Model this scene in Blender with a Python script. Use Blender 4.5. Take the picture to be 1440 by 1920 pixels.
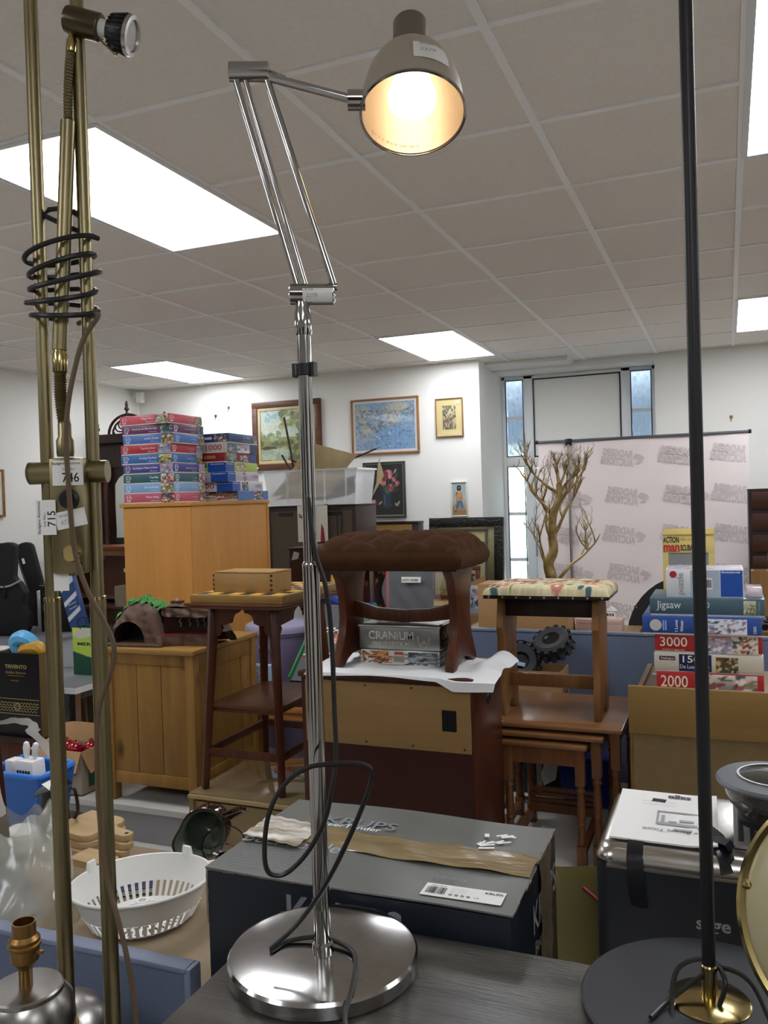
import bpy, bmesh, math, random
import numpy as np
from mathutils import Vector, Matrix
for o in list(bpy.data.objects): bpy.data.objects.remove(o, do_unlink=True)
S = bpy.context.scene
C = S.collection
PI = math.pi
# ------------------------------------------------------------------ camera, world, exposure
F, YAW, PIT, ROLL, HC = 1588., .3858, -.0163, -.0303, 1.5
cy, sy, cp, sp, cr, sr = math.cos(YAW), math.sin(YAW), math.cos(PIT), math.sin(PIT), math.cos(ROLL), math.sin(ROLL)
fw = Vector((-sy*cp, cy*cp, sp)); r0 = Vector((cy, sy, 0)); u0 = r0.cross(fw)
rt = cr*r0 + sr*u0; up = -sr*r0 + cr*u0
cam = bpy.data.cameras.new('camera'); camo = bpy.data.objects.new('camera', cam); C.objects.link(camo)
cam.sensor_fit = 'VERTICAL'; cam.sensor_height = 36; cam.lens = F/1920*36; cam.clip_start = .05
camo.matrix_world = Matrix(((rt.x, up.x, -fw.x, 0), (rt.y, up.y, -fw.y, 0), (rt.z, up.z, -fw.z, HC), (0, 0, 0, 1)))
S.camera = camo
S.view_settings.view_transform = 'Standard'; S.view_settings.look = 'None'
S.view_settings.gamma = 1; S.view_settings.use_curve_mapping = False
S.view_settings.exposure = 0.64
W = bpy.data.worlds.new('world'); S.world = W; W.use_nodes = True
nt = W.node_tree; bg = nt.nodes['Background']
sky = nt.nodes.new('ShaderNodeTexSky'); sky.sky_type = 'NISHITA'; sky.sun_disc = False; sky.sun_elevation = .6; sky.sun_rotation = 2.2
sky.air_density = 1.2; sky.dust_density = 3
nt.links.new(sky.outputs[0], bg.inputs[0]); bg.inputs[1].default_value = 2.6
PANEL_STRENGTH = 7.8
BULB_STRENGTH = 2.8
# ------------------------------------------------------------------ helpers
def lin(c):
    if isinstance(c, str):
        c = [int(c[i:i+2], 16)/255 for i in (0, 2, 4)]
    return tuple(x/12.92 if x <= .04045 else ((x+.055)/1.055)**2.4 for x in c[:3])
_M = {}
def mat(name, col, rough=.5, metal=0., var=0., vscale=8., bump=0., bscale=60., spec=.5, trans=0., alpha=1., coat=0., emit=0., ior=1.45, stretch=None, col2=None, tint=None, sheen=0.):
    if name in _M: return _M[name]
    m = bpy.data.materials.new(name); m.use_nodes = True; n = m.node_tree; L = n.links
    p = n.nodes['Principled BSDF']; c = lin(col)
    p.inputs['Base Color'].default_value = (*c, 1); p.inputs['Roughness'].default_value = rough; p.inputs['Metallic'].default_value = metal
    p.inputs['Specular IOR Level'].default_value = spec; p.inputs['IOR'].default_value = ior
    p.inputs['Transmission Weight'].default_value = trans; p.inputs['Alpha'].default_value = alpha; p.inputs['Coat Weight'].default_value = coat
    p.inputs['Sheen Weight'].default_value = sheen
    if emit: p.inputs['Emission Color'].default_value = (*c, 1); p.inputs['Emission Strength'].default_value = emit
    if var or bump or col2:
        tc = n.nodes.new('ShaderNodeTexCoord'); mp = n.nodes.new('ShaderNodeMapping'); L.new(tc.outputs['Object'], mp.inputs[0])
        mp.inputs['Scale'].default_value = stretch or (1, 1, 1)
    if var or col2:
        t = n.nodes.new('ShaderNodeTexNoise'); t.inputs['Scale'].default_value = vscale; t.inputs['Detail'].default_value = 5; t.inputs['Roughness'].default_value = .6
        L.new(mp.outputs[0], t.inputs['Vector'])
        r = n.nodes.new('ShaderNodeValToRGB'); L.new(t.outputs['Fac'], r.inputs[0])
        r.color_ramp.elements[0].position = .32; r.color_ramp.elements[1].position = .68
        d = lin(col2) if col2 else tuple(min(1, x*(1+var)) for x in c)
        r.color_ramp.elements[0].color = (*[x*(1-var) for x in c], 1); r.color_ramp.elements[1].color = (*d, 1)
        L.new(r.outputs[0], p.inputs['Base Color'])
    if bump:
        t2 = n.nodes.new('ShaderNodeTexNoise'); t2.inputs['Scale'].default_value = bscale; t2.inputs['Detail'].default_value = 3; L.new(mp.outputs[0], t2.inputs['Vector'])
        b = n.nodes.new('ShaderNodeBump'); b.inputs['Strength'].default_value = bump; b.inputs['Distance'].default_value = .01
        L.new(t2.outputs['Fac'], b.inputs['Height']); L.new(b.outputs[0], p.inputs['Normal'])
    _M[name] = m; return m
def wood(name, dark, light, axis='z', rough=.4, scale=10., coat=0., knots=False):
    """grain runs along axis"""
    if name in _M: return _M[name]
    m = bpy.data.materials.new(name); m.use_nodes = True; n = m.node_tree; L = n.links; p = n.nodes['Principled BSDF']
    tc = n.nodes.new('ShaderNodeTexCoord'); mp = n.nodes.new('ShaderNodeMapping'); L.new(tc.outputs['Object'], mp.inputs[0])
    s = [1, 1, 1]; s['xyz'.index(axis)] = .09; mp.inputs['Scale'].default_value = s
    t = n.nodes.new('ShaderNodeTexNoise'); t.inputs['Scale'].default_value = scale*3; t.inputs['Detail'].default_value = 6; t.inputs['Roughness'].default_value = .65; t.inputs['Distortion'].default_value = .6
    L.new(mp.outputs[0], t.inputs['Vector'])
    r = n.nodes.new('ShaderNodeValToRGB'); L.new(t.outputs['Fac'], r.inputs[0])
    r.color_ramp.elements[0].position = .3; r.color_ramp.elements[1].position = .7
    r.color_ramp.elements[0].color = (*lin(dark), 1); r.color_ramp.elements[1].color = (*lin(light), 1)
    out = r.outputs[0]
    if knots:
        v = n.nodes.new('ShaderNodeTexVoronoi'); v.inputs['Scale'].default_value = 5; mp2 = n.nodes.new('ShaderNodeMapping'); L.new(tc.outputs['Object'], mp2.inputs[0])
        s2 = [1.6, 1.6, 1.6]; s2['xyz'.index(axis)] = .75; mp2.inputs['Scale'].default_value = s2; L.new(mp2.outputs[0], v.inputs['Vector'])
        r2 = n.nodes.new('ShaderNodeValToRGB'); L.new(v.outputs['Distance'], r2.inputs[0]); r2.color_ramp.elements[0].position = .06; r2.color_ramp.elements[1].position = .22
        mx = n.nodes.new('ShaderNodeMix'); mx.data_type = 'RGBA'; mx.blend_type = 'MIX'; L.new(r2.outputs[0], mx.inputs[0])
        mx.inputs[6].default_value = (*[x*.35 for x in lin(dark)], 1); L.new(out, mx.inputs[7]); out = mx.outputs[2]
    L.new(out, p.inputs['Base Color']); p.inputs['Roughness'].default_value = rough; p.inputs['Specular IOR Level'].default_value = .3; p.inputs['Coat Weight'].default_value = coat*.6; p.inputs['Coat Roughness'].default_value = .15
    b = n.nodes.new('ShaderNodeBump'); b.inputs['Strength'].default_value = .08; b.inputs['Distance'].default_value = .004; L.new(t.outputs['Fac'], b.inputs['Height']); L.new(b.outputs[0], p.inputs['Normal'])
    _M[name] = m; return m
def V3(*a): return Vector(a)
class MB:
    def __init__(s): s.v = []; s.f = []
    def add(s, vs, fs):
        k = len(s.v); s.v += [tuple(x) for x in vs]; s.f += [tuple(i+k for i in f) for f in fs]; return s
    def box(s, x0, y0, z0, x1, y1, z1):
        return s.add([(x0,y0,z0),(x1,y0,z0),(x1,y1,z0),(x0,y1,z0),(x0,y0,z1),(x1,y0,z1),(x1,y1,z1),(x0,y1,z1)],
                     [(0,3,2,1),(4,5,6,7),(0,1,5,4),(1,2,6,5),(2,3,7,6),(3,0,4,7)])
    def hexa(s, b, t):   # bottom quad, top quad (same winding, ccw from above)
        return s.add(list(b)+list(t), [(0,3,2,1),(4,5,6,7),(0,1,5,4),(1,2,6,5),(2,3,7,6),(3,0,4,7)])
    def bar(s, p, q, w, h=None, w2=None, upv=(0,0,1)):
        """rectangular bar from p to q, tapering from w to w2"""
        p = Vector(p); q = Vector(q); d = (q-p).normalized(); a = d.cross(Vector(upv))
        if a.length < 1e-4: a = d.cross(Vector((0,1,0)))
        a.normalize(); b = a.cross(d); h = h or w; k = (w2/w) if w2 else 1
        B = [p+a*x*w/2+b*y*h/2 for x, y in ((-1,-1),(1,-1),(1,1),(-1,1))]; T = [q+a*x*w*k/2+b*y*h*k/2 for x, y in ((-1,-1),(1,-1),(1,1),(-1,1))]
        return s.hexa(B, T)
    def tube(s, path, r, n=10, caps=True):
        P = [Vector(p) for p in path]; R = r if isinstance(r, (list, tuple)) else [r]*len(P)
        vs = []; fs = []; pa = None
        for i, p in enumerate(P):
            d = (P[min(i+1, len(P)-1)]-P[max(i-1, 0)]).normalized()
            if pa is None:
                a = d.cross(Vector((0,0,1)));
                if a.length < .05: a = d.cross(Vector((0,1,0)))
            else: a = pa - d*pa.dot(d)
            a.normalize(); pa = a; b = d.cross(a)
            vs += [p+(a*math.cos(2*PI*k/n)+b*math.sin(2*PI*k/n))*R[i] for k in range(n)]
        for i in range(len(P)-1):
            fs += [(i*n+k, i*n+(k+1)%n, (i+1)*n+(k+1)%n, (i+1)*n+k) for k in range(n)]
        if caps: fs += [tuple(range(n-1,-1,-1)), tuple((len(P)-1)*n+k for k in range(n))]
        return s.add(vs, fs)
    def lathe(s, prof, n=32, O=(0,0,0), A=(0,0,1), sx=1., close=False):
        A = Vector(A).normalized(); a = A.cross(Vector((0,1,0)))
        if a.length < .05: a = A.cross(Vector((1,0,0)))
        a.normalize(); b = A.cross(a); O = Vector(O); vs = []; fs = []
        for r, z in prof:
            vs += [O+A*z+(a*math.cos(2*PI*k/n)*sx+b*math.sin(2*PI*k/n))*r for k in range(n)]
        m = len(prof)
        for i in range(m-1 if not close else m):
            j = (i+1) % m
            fs += [(i*n+k, i*n+(k+1)%n, j*n+(k+1)%n, j*n+k) for k in range(n)]
        if not close:
            if prof[0][0] > 1e-5: fs.append(tuple(range(n-1,-1,-1)))
            if prof[-1][0] > 1e-5: fs.append(tuple((m-1)*n+k for k in range(n)))
        return s.add(vs, fs)
    def shell(s, prof, n=32, O=(0,0,0), A=(0,0,1), t=.002):
        """open lathe with thickness"""
        pr = list(prof)+[(max(r-t, 0), z) for r, z in reversed(prof)]
        return s.lathe(pr, n, O, A, close=True)
    def prism(s, poly, O, U, V, d):
        O = Vector(O); U = Vector(U); V = Vector(V); N = U.cross(V).normalized()*d; k = len(poly)
        vs = [O+U*x+V*y for x, y in poly]+[O+U*x+V*y+N for x, y in poly]
        return s.add(vs, [tuple(range(k-1,-1,-1)), tuple(range(k, 2*k))]+[(i, (i+1)%k, (i+1)%k+k, i+k) for i in range(k)])
    def grid(s, fn, nu, nv):
        vs = [fn(i/nu, j/nv) for j in range(nv+1) for i in range(nu+1)]
        return s.add(vs, [(j*(nu+1)+i, j*(nu+1)+i+1, (j+1)*(nu+1)+i+1, (j+1)*(nu+1)+i) for j in range(nv) for i in range(nu)])
    def mesh(s, name, bevel=0., segs=2, smooth=True, ang=.6, thick=0., weld=False):
        me = bpy.data.meshes.new(name); me.from_pydata(s.v, [], s.f)
        bm = bmesh.new(); bm.from_mesh(me)
        if weld: bmesh.ops.remove_doubles(bm, verts=bm.verts, dist=1e-5)
        bmesh.ops.recalc_face_normals(bm, faces=bm.faces)
        if bevel:
            es = [e for e in bm.edges if len(e.link_faces) == 2 and e.calc_face_angle(0) > .5]
            bmesh.ops.bevel(bm, geom=es, offset=bevel, segments=segs, affect='EDGES', profile=.5, clamp_overlap=True)
        if thick:
            bmesh.ops.solidify(bm, geom=list(bm.faces), thickness=thick)
        bm.to_mesh(me); bm.free()
        if smooth:
            me.polygons.foreach_set('use_smooth', [True]*len(me.polygons)); me.set_sharp_from_angle(angle=ang)
        return me
    def build(s, name, m, parent=None, loc=None, rot=None, **k):
        me = s.mesh(name, **k); return link(name, me, m, parent, loc, rot)
def link(name, me, m, parent=None, loc=None, rot=None):
    if m and not me.materials: me.materials.append(m)
    o = bpy.data.objects.new(name, me); C.objects.link(o)
    if parent: o.parent = parent
    if loc: o.location = loc
    if rot: o.rotation_euler = rot
    return o
def tag(o, label, cat, group=None):
    o['label'] = label; o['category'] = cat
    if group: o['group'] = group
    return o
def thing(name, label, cat, loc=(0,0,0), rz=0., group=None, rot=None):
    o = bpy.data.objects.new(name, None); C.objects.link(o); o.empty_display_size = .05
    o.location = loc; o.rotation_euler = rot or (0, 0, rz); return tag(o, label, cat, group)
def struct(o, label=None):
    o['kind'] = 'structure'
    if label: o['label'] = label
    return o
def copy_tree(o, parent=None):
    c = o.copy(); C.objects.link(c); c.parent = parent
    for ch in [x for x in bpy.data.objects if x.parent == o]: copy_tree(ch, c)
    return c
def bx(name, m, parent, x0, y0, z0, x1, y1, z1, bevel=.0, **k):
    return MB().box(x0,y0,z0,x1,y1,z1).build(name, m, parent, bevel=bevel, **k)
def smoothpath(pts, k=6):
    P = [Vector(p) for p in pts]; out = []
    for i in range(len(P)-1):
        a, b, c, d = P[max(i-1,0)], P[i], P[i+1], P[min(i+2,len(P)-1)]
        for j in range(k):
            t = j/k; out.append(.5*((2*b)+(c-a)*t+(2*a-5*b+4*c-d)*t*t+(3*b-a-3*c+d)*t**3))
    out.append(P[-1]); return out
_TC = {}
def text(parent, s, O, U, V, h, m, w=None, align='L', shear=0., bold=0., eps=.0008, name='lettering', sp_=1.):
    """flat lettering: baseline origin O, unit axes U (reading) and V (up), cap height h, optional fitted width w"""
    key = (s, shear, bold, sp_)
    if key not in _TC:
        cu = bpy.data.curves.new('t', 'FONT'); cu.body = s; cu.size = 1; cu.shear = shear; cu.offset = bold; cu.space_character = sp_; cu.resolution_u = 3
        ob = bpy.data.objects.new('t', cu); me = bpy.data.meshes.new_from_object(ob)
        _TC[key] = ([tuple(v.co) for v in me.vertices], [tuple(p.vertices) for p in me.polygons])
        bpy.data.objects.remove(ob); bpy.data.meshes.remove(me); bpy.data.curves.remove(cu)
    vs, fs = _TC[key]
    if not vs: return None
    xs = [v[0] for v in vs]; x0, x1 = min(xs), max(xs); ky = h/.69; kx = w/(x1-x0) if w else ky
    off = {'L': 0, 'C': -(x1-x0)/2, 'R': -(x1-x0)}[align]
    O = Vector(O); U = Vector(U).normalized(); V = Vector(V).normalized(); N = U.cross(V)
    me = bpy.data.meshes.new(name)
    me.from_pydata([O+U*((v[0]-x0+off)*kx)+V*(v[1]*ky)+N*eps for v in vs], [], fs)
    return link(name, me, m, parent)
# ---- painter: small raster drawn with shapes, carried by a fine grid's colour attribute (flat print only)
def hx(c): return np.array([int(c[i:i+2], 16)/255 for i in (0, 2, 4)])
def vnoise(h, w, sc, seed, oct=3):
    rs = np.random.RandomState(seed); out = np.zeros((h, w)); a = 1; tot = 0
    for o in range(oct):
        gy, gx = max(2, int(sc*h/max(h, w))+2), int(sc)+2
        g = rs.rand(gy+1, gx+1); yy = np.linspace(0, gy-1e-6, h); xx = np.linspace(0, gx-1e-6, w)
        iy = yy.astype(int); ix = xx.astype(int); fy = (yy-iy)[:, None]; fx = (xx-ix)[None]
        fy = fy*fy*(3-2*fy); fx = fx*fx*(3-2*fx)
        out += a*((g[iy][:, ix]*(1-fx)+g[iy][:, ix+1]*fx)*(1-fy)+(g[iy+1][:, ix]*(1-fx)+g[iy+1][:, ix+1]*fx)*fy)
        tot += a; a *= .55; sc *= 2.1
    return out/tot
class Im:
    def __init__(s, w, h, bg='ffffff'):
        s.w, s.h = w, h; s.a = np.tile(hx(bg), (h, w, 1)).astype(float); s.Y, s.X = np.mgrid[0:h, 0:w]
        s.X = s.X/(w-1); s.Y = s.Y/(h-1); s.asp = h/w
    def put(s, m, c, al=1.):
        c = hx(c) if isinstance(c, str) else np.array(c); m = (m*al)[..., None]; s.a = s.a*(1-m)+c*m; return s
    def rect(s, x0, y0, x1, y1, c, al=1.): return s.put(((s.X >= x0)&(s.X <= x1)&(s.Y >= y0)&(s.Y <= y1)).astype(float), c, al)
    def ell(s, cx, cyy, rx, ry, c, ang=0., al=1.):
        x = s.X-cx; y = (s.Y-cyy); u = x*math.cos(ang)+y*math.sin(ang); v = -x*math.sin(ang)+y*math.cos(ang)
        return s.put(((u/rx)**2+(v/ry)**2 <= 1).astype(float), c, al)
    def line(s, p, q, wd, c, al=1.):
        px, py = p; qx, qy = q; dx, dy = qx-px, qy-py; L = dx*dx+dy*dy+1e-12
        t = np.clip(((s.X-px)*dx+(s.Y-py)*dy)/L, 0, 1); d = np.hypot(s.X-px-t*dx, s.Y-py-t*dy); return s.put((d <= wd).astype(float), c, al)
    def poly(s, pts, c, al=1.):
        m = np.zeros((s.h, s.w), bool); n = len(pts)
        for i in range(n):
            x1, y1 = pts[i]; x2, y2 = pts[(i+1) % n]
            if y1 == y2: continue
            m ^= ((s.Y < y1) != (s.Y < y2)) & (s.X < (x2-x1)*(s.Y-y1)/(y2-y1)+x1)
        return s.put(m.astype(float), c, al)
    def grad(s, c0, c1, y0=0., y1=1.):
        t = np.clip((s.Y-y0)/(y1-y0), 0, 1)[..., None]; m = ((s.Y >= y0)&(s.Y <= y1))[..., None]; s.a = np.where(m, hx(c0)*(1-t)+hx(c1)*t, s.a); return s
    def noise(s, sc, amp, seed): s.a *= (1+amp*(vnoise(s.h, s.w, sc, seed)[..., None]-.5)*2); return s
    def mixn(s, sc, thr, c, seed, al=1., y0=-1, y1=2): return s.put(((vnoise(s.h, s.w, sc, seed) > thr)&(s.Y >= y0)&(s.Y <= y1)).astype(float), c, al)
    def blobs(s, n, pal, r, seed, x0=0., y0=0., x1=1., y1=1., al=1.):
        R = random.Random(seed)
        for i in range(n):
            k = r*R.uniform(.5, 1.4); s.ell(R.uniform(x0, x1), R.uniform(y0, y1), k*s.asp if s.asp < 1 else k, k if s.asp < 1 else k/s.asp, R.choice(pal), R.uniform(0, 3), al)
        return s
_cm = {}
def canmat(rough=.5, coat=0., metal=0.):
    k = (rough, coat, metal)
    if k not in _cm:
        m = bpy.data.materials.new('print'); m.use_nodes = True; n = m.node_tree; p = n.nodes['Principled BSDF']
        a = n.nodes.new('ShaderNodeVertexColor'); a.layer_name = 'Col'; n.links.new(a.outputs[0], p.inputs['Base Color'])
        p.inputs['Roughness'].default_value = rough; p.inputs['Coat Weight'].default_value = coat; p.inputs['Metallic'].default_value = metal; _cm[k] = m
    return _cm[k]
def canvas(name, im, O, U, V, parent, rough=.5, coat=0., fn=None, eps=.0006, m=None):
    """picture im laid on the parallelogram O,U,V (full side vectors); fn bends it"""
    O = Vector(O); U = Vector(U); V = Vector(V); N = U.cross(V).normalized()*eps; w, h = im.w, im.h; a = np.clip(im.a, 0, 1)
    a = np.where(a <= .04045, a/12.92, ((a+.055)/1.055)**2.4)
    vs = []
    for j in range(h):
        for i in range(w):
            x, y = i/(w-1), j/(h-1); vs.append(fn(x, y) if fn else O+U*x+V*y+N)
    fs = [(j*w+i, j*w+i+1, (j+1)*w+i+1, (j+1)*w+i) for j in range(h-1) for i in range(w-1)]
    me = bpy.data.meshes.new(name); me.from_pydata(vs, [], fs)
    at = me.color_attributes.new('Col', 'FLOAT_COLOR', 'POINT')
    at.data.foreach_set('color', np.concatenate([a, np.ones((h, w, 1))], 2).astype(np.float32).ravel())
    if fn: me.polygons.foreach_set('use_smooth', [True]*len(me.polygons))
    return link(name, me, m or canmat(rough, coat), parent)
def art(seed, w=22, h=16, kind=0):
    R = random.Random(seed)
    pals = [['7d8a5a','4f5d3a','b9ae86','8b6b4a','d8d4c4','58452f'], ['cfd3dc','9aa3b4','e8eaf0','6c6f86','b58b93','47506b'], ['2c4a3a','7d9460','c7b070','7c4a33','e5dcc0','3a3a44'], ['d9cbb5','a53f35','4f5a68','efe6d6','3b2c26','8a7d5f'], ['3d4f66','1c2a36','6f8aa0','c9b98a','2f3d2a','8ba5bd']]
    im = Im(w, h, R.choice(pals[kind % 5])); im.grad(R.choice(pals[kind % 5][:3]), R.choice(pals[kind % 5][2:5]))
    im.blobs(26, pals[kind % 5], .13, seed+1).blobs(30, pals[kind % 5], .06, seed+2); return im
X, Y_, Z = V3(1,0,0), V3(0,1,0), V3(0,0,1)
# ------------------------------------------------------------------ shared materials
M_wall = mat('wall_paint', 'e9e8e1', .75, bump=.05, bscale=90)
M_white = mat('white_paint', 'e6e8e8', .45)
M_ceil = mat('ceiling_tile', 'f0ebe3', .9, var=.03, vscale=60, bump=.15, bscale=240)
M_tee = mat('ceiling_bar', 'fafaf8', .5)
M_floor = mat('carpet', 'b9b5ae', .95, var=.15, vscale=120, bump=.4, bscale=300)
M_plat = mat('platform_top', 'bdbab2', .7, var=.06, vscale=5)
M_platside = mat('platform_side', '8e8c8d', .8, var=.06, vscale=6)
M_beech = wood('beech', 'b47c38', 'c28943', 'z', .45, 5)
M_oak = wood('oak', '7f5c2a', '997136', 'z', .5, 6, knots=True)
M_mahog = wood('mahogany', '3c1c0d', '5c2f18', 'z', .36, 8, .08)
M_mahogx = wood('mahogany_flat', '4c2a16', '6b4024', 'x', .34, 8, .12)
M_nest = wood('teak', '5f3a20', '7d5030', 'z', .32, 8, .25)
M_nestx = wood('teak_top', '70492a', '8b613b', 'x', .28, 6, .3)
M_dark = wood('dark_wood', '1d120d', '33211a', 'z', .4, 8, .1)
M_darkred = wood('red_brown_wood', '37190f', '4d291a', 'z', .35, 8, .2)
M_ply = wood('plywood', '8a6b3f', '98794c', 'x', .6, 5)
M_tan = wood('tan_laminate', '7f6232', '8f703e', 'x', .5, 4)
M_hard = mat('hardboard', '75603c', .75, var=.08, vscale=30)
M_chrome = mat('chrome', 'b0aeab', .1, 1.)
M_chromeworn = mat('chrome_worn', 'aeaca9', .14, 1., var=.08, vscale=40)
M_steel = mat('brushed_steel', 'b2afab', .3, 1., bump=.03, bscale=200)
M_brass = mat('antique_brass', '8b8060', .36, 1., var=.05, vscale=14)
M_brasslt = mat('polished_brass', 'b3a06c', .2, 1.)
M_bronze = mat('dull_brass', '8a6a3e', .4, 1., var=.2, vscale=30)
M_black = mat('black_plastic', '141414', .35)
M_blackm = mat('black_satin_paint', '1a1a1c', .42)
M_cable = mat('black_cable', '1c1b1a', .4)
M_bcable = mat('brown_cable', '5d4a36', .45)
M_label = mat('paper_label', 'e6e4de', .6)
M_ink = mat('ink', '1b1b1d', .7)
M_white_ink = mat('white_ink', 'eef0f2', .6)
M_grey_ink = mat('grey_ink', '9a9a9c', .6)
M_card = mat('cardboard', 'a8835a', .8, var=.06, vscale=10)
M_cardd = mat('cardboard_dark', '8c6c46', .8, var=.08, vscale=10)
M_bluefab = mat('blue_screen_fabric', '5b6579', .9, var=.08, vscale=300, bump=.15, bscale=500)
M_glass = mat('picture_glass', 'ffffff', .02, trans=1., alpha=.12)
M_whitepl = mat('white_plastic', 'e9e8e2', .35)
# ================================================================== THE ROOM
XL, XR, YB, YF, ZC = -5.5, 3.7, 7.05, -3.2, 2.657
YR = 7.53; WX0, WX1, YW = -1.95, -.55, 7.86
fl = struct(bx('floor', M_floor, None, XL-.1, YF-.1, -.1, XR+.1, YW+.3, 0))
struct(bx('wall_left', M_wall, None, XL-.15, YF, 0, XL, YB+.6, ZC+.15))
struct(bx('wall_right', M_wall, None, XR, YF, 0, XR+.15, YR+.4, ZC+.15))
struct(bx('wall_front', M_wall, None, XL, YF-.15, 0, XR, YF, ZC+.15))
struct(bx('wall_back', M_wall, None, XL, YB, 0, WX0, YW+.1, ZC+.15), 'white wall behind the paintings')
wr = struct(bx('wall_back_right', M_wall, None, WX1, YR, 0, XR, YW+.1, ZC+.15))
struct(bx('wall_back_header', M_wall, None, WX0, YR, 2.60, WX1, YW+.1, ZC+.15))
struct(bx('trim_1', M_wall, None, WX0, YB+.2, ZC-.035, WX0+.72, YR, ZC+.05), 'small boxed bulkhead above the window recess')
# ceiling: grid bars and tiles
ce = struct(bx('ceiling', M_ceil, None, XL-.1, YF-.1, ZC+.03, XR+.1, YW+.2, ZC+.2))
X00, Y00 = -.532, 2.0618
panels = {}
for a in (-7, -3, 1, 5):
    for b in (-6, 0, 6): panels[(a, b)] = 1; panels[(a, b+1)] = 1
tm = MB().box(.0115, .0115, 0, .5885, .5885, .02).mesh('ceiling_tile', bevel=.002, segs=1)
tm.materials.append(M_ceil)
for a in range(-9, 8):
    for b in range(-9, 10):
        if (a, b) in panels: continue
        x, y = X00+.6*a, Y00+.6*b
        if x+.6 < XL or x > XR or y+.6 < YF or y > YR: continue
        if x > WX0+.05 and y+.02 > YR: continue
        if x < WX0-.6 and y > YB: continue
        link('ceiling_tile', tm, None, ce, (x, y, ZC+.004))
for a in range(-8, 8):
    x = X00+.6*a; bx('grid_bar', M_tee, ce, x-.012, YF, ZC-.002, x+.012, YR, ZC+.02)
for b in range(-8, 10):
    y = Y00+.6*b; bx('grid_bar', M_tee, ce, XL, y-.0125, ZC-.001, XR, y+.0125, ZC+.02)
M_panel = mat('led_diffuser', 'f4f7ff', .5, emit=PANEL_STRENGTH)
names = {(-3,0): 'large LED ceiling panel above the brass lamp', (-7,6): 'LED ceiling panel in the far left corner above the hall stand', (-3,6): 'LED ceiling panel nearest the pictures on the back wall',
         (1,0): 'LED ceiling panel cut off at the top right edge', (1,6): 'LED ceiling panel at the right edge near the back wall'}
for a in (-7, -3, 1, 5):
    for b in (-6, 0, 6):
        x, y = X00+.6*a, Y00+.6*b
        t = thing('ceiling_light', names.get((a, b), 'LED ceiling panel outside the picture'), 'ceiling light', (x+.3, y+.6, ZC), group='LED ceiling panels')
        m = MB()
        for q in ((-.298,-.598,.298,-.578), (-.298,.578,.298,.598), (-.298,-.578,-.278,.578), (.278,-.578,.298,.578)): m.box(q[0], q[1], -.006, q[2], q[3], .015)
        m.build('frame', M_white, t); bx('diffuser', M_panel, t, -.278, -.578, -.004, .278, .578, .01)
# platform
pf = struct(bx('floor_platform', M_plat, None, XL+.01, 3.06, 0, -2.12, YB-.01, .16), 'low pale platform under the oak cabinet')
bx('riser', M_platside, pf, XL+.02, 3.052, 0, -2.12, 3.06, .135); bx('nosing', M_plat, pf, XL+.02, 3.045, .135, -2.115, 3.06, .161)
pf2 = struct(bx('floor_plinth', M_plat, None, -1.05, 2.95, 0, .6, 3.85, .16), 'low pale plinth under the nest of tables')
# ------------------------------------------------------------------ window and door in the recess
wn = struct(thing('window_1', 'white window and door set with frosted side panes', 'window'))
del wn['category']
zt = 2.60
fr = MB()
def fbar(x0, z0, x1, z1, d=.07): fr.box(x0, YW-.03, z0, x1, YW-.03+d, z1)
for x0, x1 in ((WX0, -1.915), (-1.745, -1.655), (-.865, -.78), (-.60, WX1)): fbar(x0, 0, x1, zt)
fbar(WX0, 2.565, WX1, zt); fbar(-1.915, 1.76, -1.745, 1.85); fbar(-1.655, 1.74, -.865, 1.84); fbar(-.78, 1.76, -.60, 1.85)
for x0, x1 in ((-1.915, -1.745), (-.78, -.60)):
    fbar(x0, .35, x1, .45, .07)
fr.build('frame', M_white, wn, bevel=.006)
M_frost = bpy.data.materials.new('frosted_glass'); M_frost.use_nodes = True
n = M_frost.node_tree; p = n.nodes['Principled BSDF']; p.inputs['Transmission Weight'].default_value = 1; p.inputs['Roughness'].default_value = .3; p.inputs['Base Color'].default_value = (.74,.88,1,1)
tc = n.nodes.new('ShaderNodeTexCoord'); mp = n.nodes.new('ShaderNodeMapping'); mp.inputs['Scale'].default_value = (1, 1, .45); n.links.new(tc.outputs['Object'], mp.inputs[0])
vo = n.nodes.new('ShaderNodeTexVoronoi'); vo.inputs['Scale'].default_value = 34; vo.feature = 'SMOOTH_F1'; n.links.new(mp.outputs[0], vo.inputs['Vector'])
bm_ = n.nodes.new('ShaderNodeBump'); bm_.inputs['Strength'].default_value = 1.; bm_.inputs['Distance'].default_value = .03; n.links.new(vo.outputs['Distance'], bm_.inputs['Height']); n.links.new(bm_.outputs[0], p.inputs['Normal'])
for x0, x1 in ((-1.915, -1.745), (-.78, -.60)):
    for z0, z1 in ((.45, .87), (.90, 1.30), (1.33, 1.76), (1.85, 2.20), (2.225, 2.565)):
        bx('pane', M_frost, wn, x0, YW, z0, x1, YW+.006, z1)
    g = MB()
    for z in (.87, 1.30, 2.20): g.box(x0, YW-.012, z, x1, YW+.014, z+.03)
    g.build('glazing_bar', M_white, wn)
    k = MB()
    for zz0, zz1 in ((.45, 1.76), (1.85, 2.565)):
        k.box(x0, YW-.034, zz0, x0+.008, YW-.028, zz1).box(x1-.008, YW-.034, zz0, x1, YW-.028, zz1).box(x0, YW-.034, zz0, x1, YW-.028, zz0+.008).box(x0, YW-.034, zz1-.008, x1, YW-.028, zz1)
    k.build('gasket', M_blackm, wn)
bx('panel', M_wall, wn, -1.655, YW-.02, 1.84, -.865, YW, 2.565)
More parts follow.
